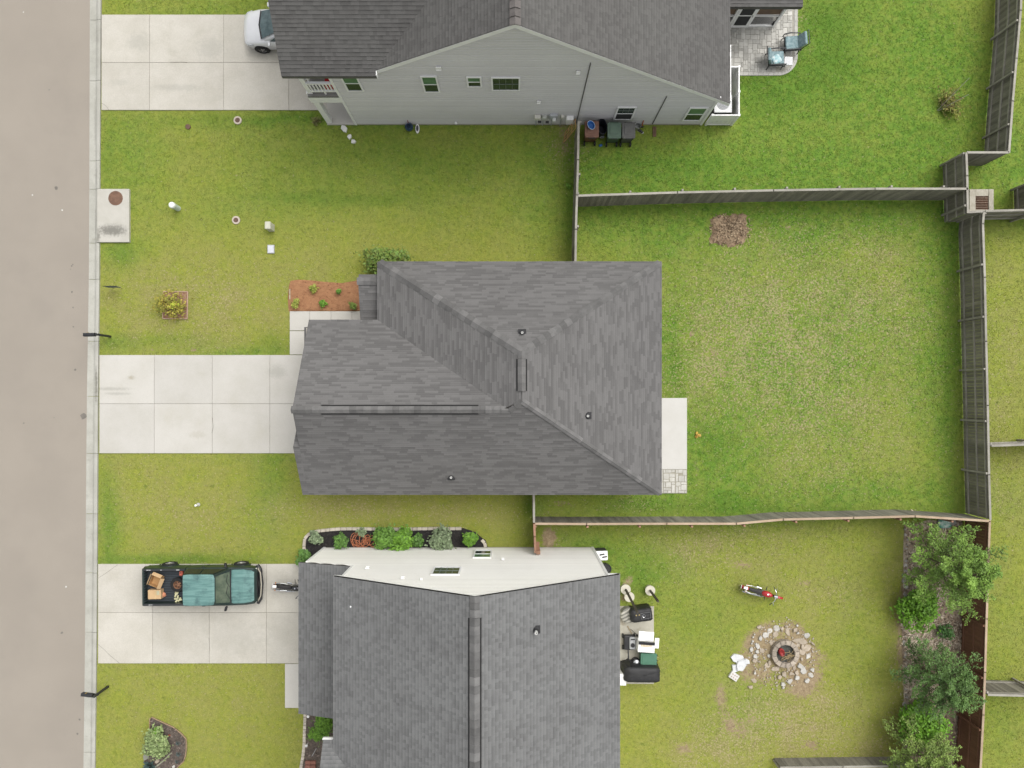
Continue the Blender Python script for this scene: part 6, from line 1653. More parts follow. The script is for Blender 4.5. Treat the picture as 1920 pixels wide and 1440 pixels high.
# ---------------------------------------------------------------- fire pit and loose stones
def fire_pit():
    c = W(1472.5, 1226, .2); root = empty('fire_pit', (c.x, c.y, 0), label='round brick fire pit holding ash, sticks and red pot', cat='fire pit')
    M_BR = mat('pit_brick', (0.37, 0.32, 0.26), (0.28, 0.24, 0.195), 8, .9, rnd=.2, bump=.3, fine=.12)
    n = 14; r0, r1 = .46, .68
    for row in (0, 1):
        for k in range(n):
            a0 = 2 * math.pi * (k + row * .5 + .03) / n; a1 = 2 * math.pi * (k + row * .5 + .97) / n
            mb = MB(); mb.prism([(r0 * math.cos(a0), r0 * math.sin(a0)), (r1 * math.cos(a0), r1 * math.sin(a0)), (r1 * math.cos(a1), r1 * math.sin(a1)), (r0 * math.cos(a1), r0 * math.sin(a1))], .14 * row, .14 * row + .135 + (k % 3) * .006, bev=.012)
            mb.build('brick', M_BR, root)
    mb = MB(); mb.lathe([(.47, .0), (.47, .05), (.25, .08), (.001, .06)], seg=20); mb.build('ash', mat('ash', (.10, .10, .09), (.055, .06, .05), 9, .95, bump=.5), root)
    rng = random.Random(12)
    for k in range(16):
        a = rng.uniform(0, 3.14); x, y = rng.uniform(-.02, .3), rng.uniform(-.3, .1); l = rng.uniform(.15, .34)
        mb = MB(); mb.tube([(x - l * math.cos(a), y - l * math.sin(a), .10 + rng.uniform(0, .1)), (x + l * .3, y + .05, .17), (x + l * math.cos(a), y + l * math.sin(a), .10 + rng.uniform(0, .16))], .012, 5); mb.build('stick', mat('dry_stick', (.36, .28, .15), (.24, .18, .1), 9, .9, rnd=.25), root)
    p = Vector((-.22, .10, .1)); r2 = empty('red_pot', (c.x - .20, c.y + .09, .09), .3, label='dented red pot lying inside the brick fire pit', cat='pot')
    mb = MB(); mb.lathe([(.09, 0), (.17, .06), (.18, .18), (.14, .24), (.10, .22), (.001, .16)], seg=16, M=Matrix.Diagonal((.8, 1.15, 1, 1))); mb.build('shell', mat('pot_red', (.33, .035, .03), (.27, .03, .028), 7, .45), r2)
    mb = MB(); mb.torus((.0, .0, .24), .11, .014, 'Z', 16, 5); mb.build('rim', mat('pot_red_dark', (.22, .02, .02)), r2)
fire_pit()
K8 = 200.0 / 1252.0
def sp(x, y): return 1350 + x * K8, 1070 + y * K8
FS = [(455,660,.13,1,.8),(660,680,.17,0,.9),(530,755,.19,0,.7),(590,705,.15,0,.9),(650,745,.17,1,.8),(725,680,.09,1,.8),(790,715,.22,1,.5),(900,640,.06,0,1),(880,690,.12,1,.7),(912,728,.07,0,.7),(1015,762,.16,0,.8),
      (940,825,.34,1,.55),(1020,900,.18,1,1.3),(1085,852,.12,1,.5),(905,880,.18,1,.6),(970,895,.13,1,.8),(960,960,.20,1,.8),(1035,1005,.14,0,1.0),(470,790,.12,0,.9),(440,885,.15,0,.7),(365,918,.10,0,1.2),(430,945,.09,0,.9),(492,940,.15,1,1.0),
      (410,1005,.13,0,.8),(570,995,.10,0,.9),(400,1050,.12,1,.8),(548,1112,.15,1,.9),(650,1145,.22,1,.6),(955,1035,.08,1,.8),(940,1115,.13,0,1.1),(975,1172,.15,0,1.2),(1080,1160,.11,0,1.0),(1060,1222,.14,0,1.1),(1015,1290,.11,0,1.2),
      (895,1195,.12,1,.8),(900,1255,.11,0,1.0),(815,1295,.11,0,1.2),(735,1330,.10,0,1.0),(738,1366,.06,0,1),(750,1210,.11,1,1.2),(695,1245,.10,1,1.1),(835,1205,.14,1,.6),(400,1295,.17,1,.7),(355,1365,.12,1,.8),(405,1198,.06,0,.8),
      (600,845,.17,1,.6),(380,825,.06,0,1),(385,775,.05,0,1),(420,855,.05,0,1),(400,745,.04,0,1),(460,1065,.07,1,.7),(370,850,.05,0,1),(870,1140,.14,1,.6),(800,1150,.16,1,.5),(575,1080,.12,1,.7),(780,650,.10,1,.6)]
_DIR = ['right of', 'above and right of', 'above', 'above and left of', 'left of', 'below and left of', 'below', 'below and right of']
FS.sort(key=lambda t: -t[2])
_same = {}
for i, (x, y, r, k, asp) in enumerate(FS):
    px, py = sp(x, y)
    dx, dy = px - 1472.5, 1226 - py; dist = math.hypot(dx, dy)
    lab = '%s %s %s %s the fire pit, %s' % ('large' if r > .165 else ('medium' if r > .105 else 'small'), 'pale' if k == 0 else 'tan', 'slab' if asp < .75 else ('block' if asp < 1 else 'lump'),
          _DIR[int(round(math.degrees(math.atan2(dy, dx)) / 45.0)) % 8], 'against its bricks' if dist < 36 else ('mid-ring' if dist < 52 else 'at the outer rim'))
    o = stone('flagstone' if r > .13 else 'rock', px, py, r, .03 + .05 * (r < .14) + (i % 3) * .008, (M_ST1, M_ST2)[k], lab, 'stone', 'loose stones around the fire pit', ang=(i * 1.7) % 3.1, asp=asp, seed=i, n=6 + i % 3)
    _same.setdefault(lab, []).append((py, o))
for lab, lst in _same.items():
    lst.sort(key=lambda t: t[0])
    wd = {1: [''], 2: ['upper ', 'lower '], 3: ['upper ', 'middle ', 'lower ']}.get(len(lst), ['topmost ', 'second-highest ', 'third-highest ', 'fourth-highest ', 'fifth-highest '])
    for (py, o), w_ in zip(lst, wd): o['label'] = w_ + lab
pb = MB(); _r = random.Random(99); _c = W(1472.5, 1228)
for k in range(190):
    a = _r.uniform(0, 6.283); d = _r.choice((_r.uniform(.8, 1.75), _r.gauss(1.35, .22))); q = _r.uniform(.02, .055); x, y = _c.x + d * math.cos(a) - .1, _c.y + d * math.sin(a); n = 5
    pb.prism([(x + q * _r.uniform(.6, 1.2) * math.cos(6.283 * i / n + a), y + q * _r.uniform(.6, 1.2) * math.sin(6.283 * i / n + a)) for i in range(n)], -.02, .02 + q * .5)
tag(pb.build('pebbles', mat('pebble', (.42, .375, .31), (.32, .28, .22), 11, .9)), 'small pebbles strewn on the worn ground round the fire pit', 'pebbles', kind='stuff')
WSL = [(200, 1020, .30, .10, 'upper white slab in the pile left of the fire pit'), (245, 1095, .34, .17, 'large topmost white slab in the pile left of the fire pit'), (175, 1140, .22, .08, 'lower white slab in the pile left of the fire pit'), (310, 1060, .16, .12, 'right-hand white slab in the pile left of the fire pit')]
for i, (x, y, r, h, lab) in enumerate(WSL):
    px, py = sp(x, y); stone('white_slab', px, py, r, h, mat('white_slab', (.62, .63, .64), (.50, .51, .52), 5, .85, bump=.3, fine=.1), lab, 'slab', ang=i * .8, asp=.75, seed=40 + i, n=8)
px, py = sp(158, 1232)
p = W(px, py); root = empty('printed_block', (p.x, p.y, 0), rad(-33), label='pale square block with brown marks below the white slab pile', cat='block')
mb = MB(); mb.box((0, 0, .06), (.46, .34, .13), bev=.015); mb.build('block', mat('block_pale', (.60, .585, .56)), root)
for k in range(6):
    mb = MB(); mb.box((-.12 + (k % 3) * .12, -.07 + (k // 3) * .14, .127), (.06, .05, .006)); mb.build('mark', mat('brown_mark', (.36, .25, .2)), root)
# ---------------------------------------------------------------- planting
def leaves_mesh(name, P, N, size, tones, rng, aspect=1.8, curl=.25):
    """P (n,3) leaf centres, N (n,3) preferred normals, size (n,) -> pointed leaf quads"""
    n = len(P)
    N = N / (np.linalg.norm(N, axis=1, keepdims=True) + 1e-9)
    R = rng.normal(size=(n, 3)); T = np.cross(N, R); T /= (np.linalg.norm(T, axis=1, keepdims=True) + 1e-9); B = np.cross(N, T)
    L = size[:, None] * aspect / 2; Wd = size[:, None] / 2
    v0 = P - T * L; v1 = P + B * Wd - N * curl * Wd; v2 = P + T * L - N * curl * L; v3 = P - B * Wd - N * curl * Wd
    V = np.stack([v0, v1, v2, v3], 1).reshape(-1, 3)
    F = np.arange(n * 4).reshape(n, 4)
    return np_mesh(name, V, F, {'tone': np.repeat(tones, 4)})
def leafmat(name, c1, c2, tone=.45, sc=6.0, rough=.55):
    m = mat(name, c1, c2, sc, rough, tone=tone, spec=.3)
    P = m.node_tree.nodes['Principled BSDF']
    P.inputs['Transmission Weight'].default_value = 0.0
    P.inputs['Subsurface Weight'].default_value = 0.0
    return m
def shrub(name, px, py, rpx, h, label, m, n=900, leaf=.06, cat='shrub', squash=1.0, zc=None, open_=.0, group=None, seed=None, aspect=1.8, lobes=7, yr=1.0):
    """leafy shrub: uneven lobes of leaves around short stems; px,py,rpx are the crown in the photo"""
    seed = int(px * 13 + py * 7) if seed is None else seed
    rng = np.random.default_rng(seed); zc = h * .62 if zc is None else zc
    r = rpx * S * (1 - zc / HC); c = W(px, py, zc)
    root = empty(name, (c.x, c.y, 0), label=label, cat=cat, group=group)
    lc = []; lr = []
    for k in range(lobes):
        a = 2 * math.pi * k / lobes + rng.uniform(-.4, .4); d = r * rng.uniform(.25, .68)
        lc.append((d * math.cos(a), d * math.sin(a) * yr, h * rng.uniform(.40, .75))); lr.append(r * rng.uniform(.30, .50))
    lc.append((0, 0, h * .78)); lr.append(r * .45)
    lc = np.array(lc); lr = np.array(lr)
    k = rng.integers(0, len(lc), n)
    D = rng.normal(size=(n, 3)); D /= np.linalg.norm(D, axis=1, keepdims=True)
    rad_ = rng.uniform(.45, 1.08, n) ** .6
    P = lc[k] + D * (lr[k] * rad_)[:, None] * np.array([1, yr, min(1.0, h * .45 / max(.05, r * .45))])
    st = rng.uniform(size=n) < .10
    P[st] = P[st] + (P[st] - np.array([0, 0, h * .4])) * rng.uniform(.1, .45, (int(st.sum()), 1))
    P[:, 2] = np.clip(P[:, 2], .03, None)
    N = D * .6 + np.array([0, 0, 1.0]) + rng.normal(size=(n, 3)) * .35
    size = leaf * rng.uniform(.6, 1.3, n)
    tones = np.clip(.5 + rng.normal(size=n) * .22 + (np.repeat(rng.normal(size=len(lc)) * .12, 1))[k], 0, 1)
    link('foliage', leaves_mesh('foliage', P, N, size, tones, rng, aspect), m, root)
    mb = MB()
    for q, rr in zip(lc, lr):
        mb.tube([(q[0] * .15, q[1] * .15, 0), (q[0] * .5, q[1] * .5, q[2] * .55), tuple(q)], [.016, .012, .006], 5)
    mb.build('stems', mat('stem_brown', (.10, .075, .045), rough=.9), root)
    return root
G_BRIGHT = leafmat('leaf_bright', (0.142, 0.284, 0.030), (0.095, 0.209, 0.022))
G_MID = leafmat('leaf_mid', (0.109, 0.217, 0.043), (0.075, 0.160, 0.032))
G_DARK = leafmat('leaf_dark', (0.056, 0.137, 0.031), (0.042, 0.098, 0.025))
G_SAGE = leafmat('leaf_sage', (0.24, 0.30, 0.175), (0.16, 0.22, 0.115))
G_YEL = leafmat('leaf_yellow', (0.36, 0.37, 0.075), (0.24, 0.29, 0.045))
G_ORG = leafmat('leaf_amber', (0.34, 0.28, 0.045), (0.23, 0.24, 0.035), sc=3.0)
G_LIME = leafmat('leaf_lime', (0.185, 0.255, 0.050), (0.13, 0.195, 0.036))
G_PALE = leafmat('leaf_pale', (0.25, 0.31, 0.13), (0.18, 0.25, 0.09))
G_BLUE = leafmat('leaf_blue', (0.17, 0.225, 0.215), (0.12, 0.165, 0.155))

def mulch_poly(name, pts_px, z, m, parent=None, loc=None, h=.05, seed=1, bits=0, mbits=None, sz=.05):
    """mounded planting bed with a ragged edge and loose bark chips"""
    P = [W(x, y) for x, y in pts_px]; C = sum(P, Vector()) / len(P)
    O = Vector((loc.x, loc.y, 0)) if loc is not None else Vector((0, 0, 0))
    mb = MB(); rng = random.Random(seed); L = []
    pts = []
    for a, b in zip(P, P[1:] + P[:1]):
        k = max(1, int((b - a).length / .25))
        for i in range(k): pts.append(a.lerp(b, i / k))
    for f, zz in ((1.03, -.02), (1.0, z), (.9, z + h * .7), (.6, z + h), (.25, z + h)):
        L.append([((C.x + (p.x - C.x) * f) - O.x, (C.y + (p.y - C.y) * f) - O.y, zz + rng.uniform(-.012, .012)) for p in pts])
    mb.loft(L); o = mb.build(name, m, parent)
    EXCL.append([(p.x, p.y) for p in P])
    if bits:
        nr = np.random.default_rng(seed); xs = np.array([p.x for p in P]); ys = np.array([p.y for p in P])
        X = nr.uniform(xs.min(), xs.max(), bits * 3); Y = nr.uniform(ys.min(), ys.max(), bits * 3)
        ins = inpoly(X, Y, [(p.x, p.y) for p in P]); X, Y = X[ins][:bits], Y[ins][:bits]; n = len(X)
        PP = np.stack([X - O.x, Y - O.y, np.full(n, z + h + .015)], 1)
        NN = nr.normal(size=(n, 3)) * .5 + np.array([0, 0, 1.0])
        q = link('chips', leaves_mesh('chips', PP, NN, sz * nr.uniform(.5, 1.4, n), nr.uniform(0, 1, n), nr, 2.2, 0), mbits or m, parent)
        tag(q, kind='stuff')
    return o
def inpoly(X, Y, poly):
    ins = np.zeros(len(X), bool); n = len(poly); j = n - 1
    for i in range(n):
        xi, yi = poly[i]; xj, yj = poly[j]
        c = ((yi > Y) != (yj > Y)) & (X < (xj - xi) * (Y - yi) / (yj - yi + 1e-12) + xi)
        ins ^= c; j = i
    return ins
M_MUL1 = mat('mulch_pine', (0.330, 0.170, 0.085), (0.285, 0.140, 0.070), 5, .95, bump=.6, bscale=30, fine=.15, fscale=28, tone=.0)
M_CH1 = mat('pine_chips', (0.34, 0.165, 0.085), (0.25, 0.115, 0.058), 9, .95, tone=.35)
M_MUL2 = mat('mulch_black', (0.030, 0.027, 0.026), (0.020, 0.018, 0.018), 6, .95, bump=.6, bscale=30, fine=.2)
M_CH2 = mat('black_chips', (0.040, 0.036, 0.035), (0.026, 0.024, 0.024), 9, .95, tone=.5)
M_MUL3 = mat('mulch_brown', (0.285, 0.220, 0.16), (0.20, 0.150, 0.108), 3, .95, bump=.6, bscale=25, fine=.2, stain=(.40, .34, .26), stscale=1.0, st=(.46, .62))
M_CH3 = mat('brown_chips', (0.34, 0.27, 0.195), (0.20, 0.15, 0.105), 9, .95, tone=.55)
M_CH4 = mat('straw_chips', (0.58, 0.505, 0.41), (0.46, 0.385, 0.295), 9, .95, tone=.3)
M_MUL4 = mat('mulch_grey', (0.125, 0.10, 0.082), (0.08, 0.065, 0.055), 6, .95, bump=.6, bscale=30, fine=.25)
M_EDGE = mat('edging_block', (0.50, 0.455, 0.385), (0.42, 0.38, 0.32), 6, .9, rnd=.12, bump=.2, fine=.08)

def edging(parent, pts_px, step, m, w=.15, h=.13, name='edging_block', gap=.016, O=Vector((0, 0, 0))):
    P = [W(x, y) for x, y in pts_px]
    for a, b in zip(P, P[1:]):
        d = b - a; L = d.length; k = max(1, int(round(L / step)))
        for i in range(k):
            mb = MB(); mb.box((0, 0, h / 2 - .02), (L / k - gap, w, h), bev=.014); mb.build(name, m, parent, a + d * (i + .5) / k - O, math.atan2(d.y, d.x))

# --- pine-bark bed by the middle house's front path
def bed_middle():
    O = W(606, 553); root = empty('planting_bed', O, label='orange pine-bark planting bed beside the front path', cat='planting bed')
    mulch_poly('mulch', [(543, 535), (546, 527), (560, 524.5), (585, 526), (610, 529), (640, 531), (671, 526), (680, 540), (680, 582), (640, 582.5), (600, 582.5), (543, 583), (541, 560)], .02, M_MUL1, root, O, .05, 3, 380, M_CH1, .032)
    edging(root, [(544, 542), (544, 562)], .3, mat('edge_tan', (.42, .36, .27)), .06, .1, 'edging_strip', O=O)
bed_middle()
for px, py, r, h, m, lab in ((587, 541.5, 9.5, .45, G_YEL, 'yellow-green plant, upper left in the orange bark bed'), (635, 545.5, 6.5, .4, G_BRIGHT, 'round green plant, upper right in the orange bark bed'),
                             (554.5, 567.5, 9.5, .45, G_YEL, 'yellow-green plant at the lower left corner of the bark bed'), (605, 568.5, 8, .45, G_BRIGHT, 'round green plant, lower middle in the orange bark bed'), (661, 573.5, 9, .5, G_LIME, 'lime plant at the bark bed end by the porch')):
    shrub('bed_plant', px, py, r, h, lab, m, 260, .055, 'plant', lobes=5, group='plants in the orange bark bed')
shrub('house_shrub', 722, 491, 45, 1.25, 'dense green shrub peeking out behind the middle house roof corner', leafmat('leaf_olive', (0.123, 0.217, 0.038), (0.145, 0.167, 0.032)), 2600, .085, lobes=11, yr=.75)

# --- square timber-edged bed with amber shrub
def square_bed():
    O = W(330, 572); root = empty('square_bed', O, label='small timber-edged square bed in the front lawn', cat='planting bed')
    mulch_poly('mulch', [(307, 547), (352, 547), (351, 598), (306, 598)], .01, mat('mulch_red', (.31, .19, .125), (.25, .15, .10), 6, .95, bump=.5), root, O, .03, 6, 200, M_CH1, .04)
    M_ = mat('pink_timber', (.47, .33, .26), (.40, .27, .21), 5, .9)
    for a, b in (((307, 547), (353, 547)), ((352.5, 547), (351.5, 598)), ((351.5, 598), (306, 597.5)), ((306, 597.5), (307, 547))):
        p, q = W(*a), W(*b); d = q - p; mb = MB(); mb.box((0, 0, .03), (d.length, .04, .08), bev=.008); mb.build('timber_edge', M_, root, (p + q) / 2 - O, math.atan2(d.y, d.x))
square_bed()
shrub('amber_shrub', 317, 571, 36, .8, 'amber and yellow shrub in the square timber bed', G_ORG, 900, .062, lobes=10)
shrub('yellow_sprig', 327, 572, 9, .95, 'bright yellow sprig at the centre of the amber shrub', leafmat('leaf_acid', (.42, .46, .05), (.32, .38, .04)), 90, .06, cat='plant', lobes=3)

# --- black-mulch bed along the cream house
K2 = 1 / 5.053
def b2(x, y): return 550 + x * K2, 980 + y * K2
def bed_cream():
    O = W(740, 1015); root = empty('planting_bed', O, label='black mulch bed edged with pale blocks along the cream wall', cat='planting bed')
    ln = [(107, 262), (104, 225), (112, 150), (140, 115), (185, 88), (260, 74), (350, 64), (450, 57), (560, 55), (700, 57), (850, 60), (1000, 60), (1130, 58), (1220, 55), (1330, 53), (1480, 55), (1595, 53)]
    lp_ = [b2(*q) for q in ln]
    mulch_poly('mulch', lp_ + [b2(1700, 90), b2(1800, 165), b2(1830, 240), b2(1000, 260), b2(300, 260), b2(120, 400), b2(100, 330)], .015, M_MUL2, root, O, .04, 7, 900, M_CH2, .05)
    edging(root, lp_, .29, M_EDGE, O=O)
    edging(root, [b2(1785, 160), b2(1812, 190), b2(1822, 230)], .22, M_EDGE, O=O)
bed_cream()
for (x, y, r, h, m, lab, n, lf) in ((205, 150, 80, .55, G_SAGE, 'pale sage plant at the left end of the black mulch bed', 420, .07), (445, 170, 78, .8, G_MID, 'green shrub left of the orange hose', 800, .075),
        (860, 150, 125, .95, leafmat('leaf_fresh', (0.133, 0.259, 0.042), (0.091, 0.189, 0.031)), 'fresh green shrub right of the orange hose', 1500, .08), (1030, 165, 125, 1.05, G_BRIGHT, 'bright green shrub, largest in the black mulch bed', 1700, .085),
        (1175, 170, 65, .7, G_MID, 'small green shrub at the right shoulder of the bright one', 520, .075), (1405, 165, 135, .9, G_SAGE, 'large sage variegated shrub in the black mulch bed', 1200, .085),
        (1665, 150, 78, .8, G_BRIGHT, 'round green shrub at the right end of the mulch bed', 900, .07), (640, 90, 50, .45, G_SAGE, 'small sage plant behind the orange hose', 180, .06)):
    q = b2(x, y); shrub('bed_shrub', q[0], q[1], r * K2, h, lab, m, n, lf, lobes=8, group='shrubs in the black mulch bed')
shrub('corner_vine', 569, 1047, 17, .8, 'light green vine at the street corner of the cream house', G_MID, 600, .075, lobes=7)
def hose():
    O = W(682, 1015); root = empty('garden_hose', (O.x, O.y, .06), label='tangled orange garden hose on the black mulch', cat='hose')
    rng = random.Random(31); pts = []
    for k in range(230):
        t = k / 229; a = k * .36
        cx = -.52 + 1.04 * t + .10 * math.sin(k * .21); r = .20 + .12 * math.sin(k * .17 + 1) + .05 * math.sin(k * .53)
        pts.append((cx + r * math.cos(a), .02 + r * 1.1 * math.sin(a) + .06 * math.sin(k * .11), .03 + .03 * math.sin(k * .9) + .03 * (k % 23) / 23))
    mb = MB(); mb.tube(pts, .017, 6); mb.build('hose', mat('orange_hose', (.42, .155, .075), (.36, .125, .06), 6, .5), root, smooth=True)
    mb = MB(); mb.tube([pts[-1], (pts[-1][0] + .08, pts[-1][1], .05)], .024, 8); mb.build('nozzle', mat('brass', (.40, .32, .16), rough=.4, metal=.5), root)
hose()

# --- bed on the street side of the cream house
K4 = 1 / 10.67
def b4(x, y): return 540 + x * K4, 1310 + y * K4
def bed_front():
    O = W(585, 1390); root = empty('planting_bed', O, label='narrow grey mulch bed with pale block edge at bottom left', cat='planting bed')
    ln = [b4(350, 250), b4(348, 450), b4(340, 600), b4(335, 740), b4(335, 860), b4(325, 990), b4(308, 1140), b4(280, 1290), b4(262, 1400), b4(250, 1600)]
    mulch_poly('mulch', ln + [(660, 1460), (660, 1330)], .015, M_MUL4, root, O, .03, 9, 700, mat('grey_chips', (.17, .135, .115), (.10, .08, .07), 9, .95, tone=.5), .05)
    edging(root, ln, .215, M_EDGE, O=O)
bed_front()
shrub('ornamental_grass', 607, 1356, 20, .7, 'green grassy shrub between garage roof and lower gable', G_BRIGHT, 1500, .04, aspect=4, lobes=9, yr=1.3)
shrub('ornamental_grass', 592, 1378, 14, .45, 'low green plant left of the lower gable eave', G_BRIGHT, 600, .04, aspect=4, lobes=6)
def front_bits():
    p = W(*b4(400, 885)); root = empty('path_light', p, label='small round white path light in the grey mulch bed', cat='path light')
    mb = MB(); mb.lathe([(.02, 0), (.02, .26), (.06, .27), (.065, .31), (.03, .33), (.001, .33)], seg=14); mb.build('shade', M_VINYL, root)
    mb = MB(); mb.cyl((0, 0, .33), .018, .012, seg=8); mb.build('finial', M_CHF, root)
    p = W(*b4(435, 305)); root = empty('path_light', p, label='small white path light at the garage eave corner', cat='path light')
    mb = MB(); mb.lathe([(.02, 0), (.02, .26), (.06, .27), (.065, .31), (.03, .33), (.001, .33)], seg=14); mb.build('shade', M_VINYL, root)
    p = W(*b4(470, 1310)); root = empty('brick_step', p, label='reddish brick step at the bottom of the grey mulch bed', cat='step')
    M_ = mat('red_brick', (.25, .115, .085), (.19, .085, .065), 8, .9, rnd=.15, bump=.3)
    for j in range(3):
        for i in range(2):
            mb = MB(); mb.box((-.14 + i * .26, .14 - j * .17, .09 + .05 * (j > 0)), (.25, .16, .16), bev=.012); mb.build('brick', M_, root)
    p = W(*b4(530, 1060)); root = empty('garden_stake', p, 1.05, label='thin pale garden stake lying in the grey mulch bed', cat='stake')
    mb = MB(); mb.tube([(-.24, 0, .06), (.24, 0, .10)], .012, 5); mb.build('stake', mat('pale_stake', (.5, .5, .5)), root)
front_bits()

# --- curved bed at the bottom left
K5 = 1 / 13.09
def b5(x, y): return 250 + x * K5, 1330 + y * K5
def bed_curved():
    O = W(305, 1400); root = empty('planting_bed', O, label='curved bed with tan steel edge at the bottom left', cat='planting bed')
    ln = [b5(400, 640), b5(412, 450), b5(412, 240), b5(460, 185), b5(720, 310), b5(980, 425), b5(1190, 590), b5(1305, 720), b5(1308, 950), b5(1285, 1130), b5(1235, 1280), b5(1110, 1390), b5(1040, 1500)]
    mulch_poly('mulch', ln + [b5(500, 1600), b5(260, 1300), b5(280, 900)], .012, M_MUL4, root, O, .03, 10, 800, mat('grey_chips', (.17, .135, .115), (.10, .08, .07), 9, .95, tone=.5), .05)
    P = [W(*q) - O for q in ln]
    mb = MB(); mb.tube([(p.x, p.y, .04) for p in P], .028, 5); mb.build('steel_edge', mat('tan_edge', (.33, .235, .14), (.27, .19, .115), 6, .8), root)
    P = [W(*b5(*q)) - O for q in ((560, 1400), (760, 1240), (900, 1090), (960, 1050))]
    mb = MB(); mb.tube([(p.x, p.y, .07) for p in P], .04, 6); mb.build('branch', mat('grey_branch', (.30, .29, .22)), root)
bed_curved()
q = b5(570, 840); shrub('variegated_shrub', q[0], q[1], 25, .75, 'pale green variegated shrub filling the curved bed', G_PALE, 1900, .075, lobes=10, yr=1.25)
q = b5(560, 560); shrub('variegated_shrub', q[0], q[1], 9, .6, 'bright green upper tip of the curved bed planting', G_BRIGHT, 240, .07, lobes=4)
def rosette(px, py, r, h, n, label, m, wd=.3):
    p = W(px, py); root = empty('succulent', (p.x, p.y, .03), label=label, cat='succulent'); mb = MB(); rng = random.Random(int(px + py))
    for k in range(n):
        a = k * 2.4; e = .25 + .9 * k / n; l = r * (1 - .35 * k / n); d = Vector((math.cos(a), math.sin(a), 0)); s_ = Vector((-d.y, d.x, 0)) * l * wd * .5
        b0 = d * .01; mid = d * l * .5 * math.cos(e) + Vector((0, 0, l * .55 * math.sin(e) + .02)); tip = d * l * math.cos(e * .9) + Vector((0, 0, h * math.sin(e)))
        mb.poly([b0, mid + s_, tip, mid - s_])
    mb.build('leaf_rosette', m, root); mb = MB(); mb.lathe([(.03, -.02), (.02, .04), (.001, .05)], seg=8); mb.build('stem', M_MUL4, root)
for x, y, r, lab in ((1110, 815, .17, 'grey-blue spiky succulent, upper of three by the curved edge'), (1120, 1085, .18, 'grey-blue spiky succulent, middle of three by the curved edge'), (1085, 1265, .14, 'grey-blue spiky succulent, lowest of three by the curved edge')):
    q = b5(x, y); rosette(q[0], q[1], r, .14, 13, lab, G_BLUE)
q = b5(420, 1380); rosette(q[0], q[1], .42, .35, 22, 'large blue-green agave at the bottom left edge', leafmat('leaf_agave', (.12, .19, .17), (.09, .15, .14)), .42)
q = b5(500, 500); rosette(q[0], q[1], .2, .3, 12, 'blue-green agave pup at the top of the curved bed', leafmat('leaf_agave', (.12, .19, .17), (.09, .15, .14)), .42)
q = b5(605, 1260); stone('rock', q[0], q[1], .14, .12, M_ST2, 'tan rock in the curved bed beside the branch', asp=.6, ang=.7)
q = b5(1000, 1400); stone('rock', q[0], q[1], .08, .07, M_ST1, 'white pebble at the bottom of the curved bed', asp=1.2)
q = b5(335, 1160); stone('rock', q[0], q[1], .14, .12, mat('grey_rock', (.24, .24, .2)), 'mossy grey rock at the left of the curved bed')
q = b5(885, 625); stone('clay_shard', q[0], q[1], .06, .06, mat('clay_red', (.27, .07, .035)), 'small red clay shard in the curved bed', 'shard')

# --- wild bed under the trees at lower right
def bed_trees():
    O = W(1760, 1200); root = empty('planting_bed', O, label='brown mulch strip with rock edge below the trees', cat='planting bed')
    mulch_poly('mulch', [(1696, 984), (1760, 978), (1803, 980), (1804, 1100), (1800, 1250), (1796, 1380), (1790, 1470), (1690, 1470), (1694, 1380), (1696, 1300), (1692, 1200), (1694, 1100)], .01, M_MUL3, root, O, .05, 15, 4200, M_CH3, .07)
    for k, (x0, y0, x1, y1, n) in enumerate(((1704, 990, 1722, 1150, 260), (1694, 1160, 1722, 1225, 330), (1725, 1160, 1800, 1220, 700), (1696, 1250, 1730, 1310, 420), (1730, 980, 1800, 1010, 160), (1745, 1100, 1775, 1135, 120), (1700, 1360, 1730, 1400, 90))):
        nr = np.random.default_rng(60 + k); a = W(x0, y1) - O; b = W(x1, y0) - O
        X = nr.normal((a.x + b.x) / 2, (b.x - a.x) / 3.4, n); Y = nr.normal((a.y + b.y) / 2, (b.y - a.y) / 3.4, n)
        PP = np.stack([X, Y, np.full(n, .085)], 1)
        tag(link('straw', leaves_mesh('straw', PP, nr.normal(size=(n, 3)) * .5 + np.array([0, 0, 1.0]), .05 * nr.uniform(.5, 1.5, n), nr.uniform(0, 1, n), nr, 3.2, 0), M_CH4, root), kind='stuff')
    rng = random.Random(77)
    for k in range(46):
        py = 990 + k * 10 + rng.uniform(-3, 3); px = 1697.5 + 2 * math.sin(k * .5) + rng.uniform(-2, 2); r = rng.uniform(.05, .11); p = W(px, py) - O
        n = 7; mb = MB(); mb.prism([(r * rng.uniform(.75, 1.1) * math.cos(6.283 * i / n), r * 1.2 * rng.uniform(.75, 1.1) * math.sin(6.283 * i / n)) for i in range(n)], -.02, .07, bev=.015); mb.build('edge_rock', mat('edge_rock', (.40, .38, .35), (.28, .265, .24), 7, .9, rnd=.25), root, p)
bed_trees()
stone('rock', 1697.5, 1099.5, .11, .14, M_ST1, 'round white rock on the edge of the tree bed')
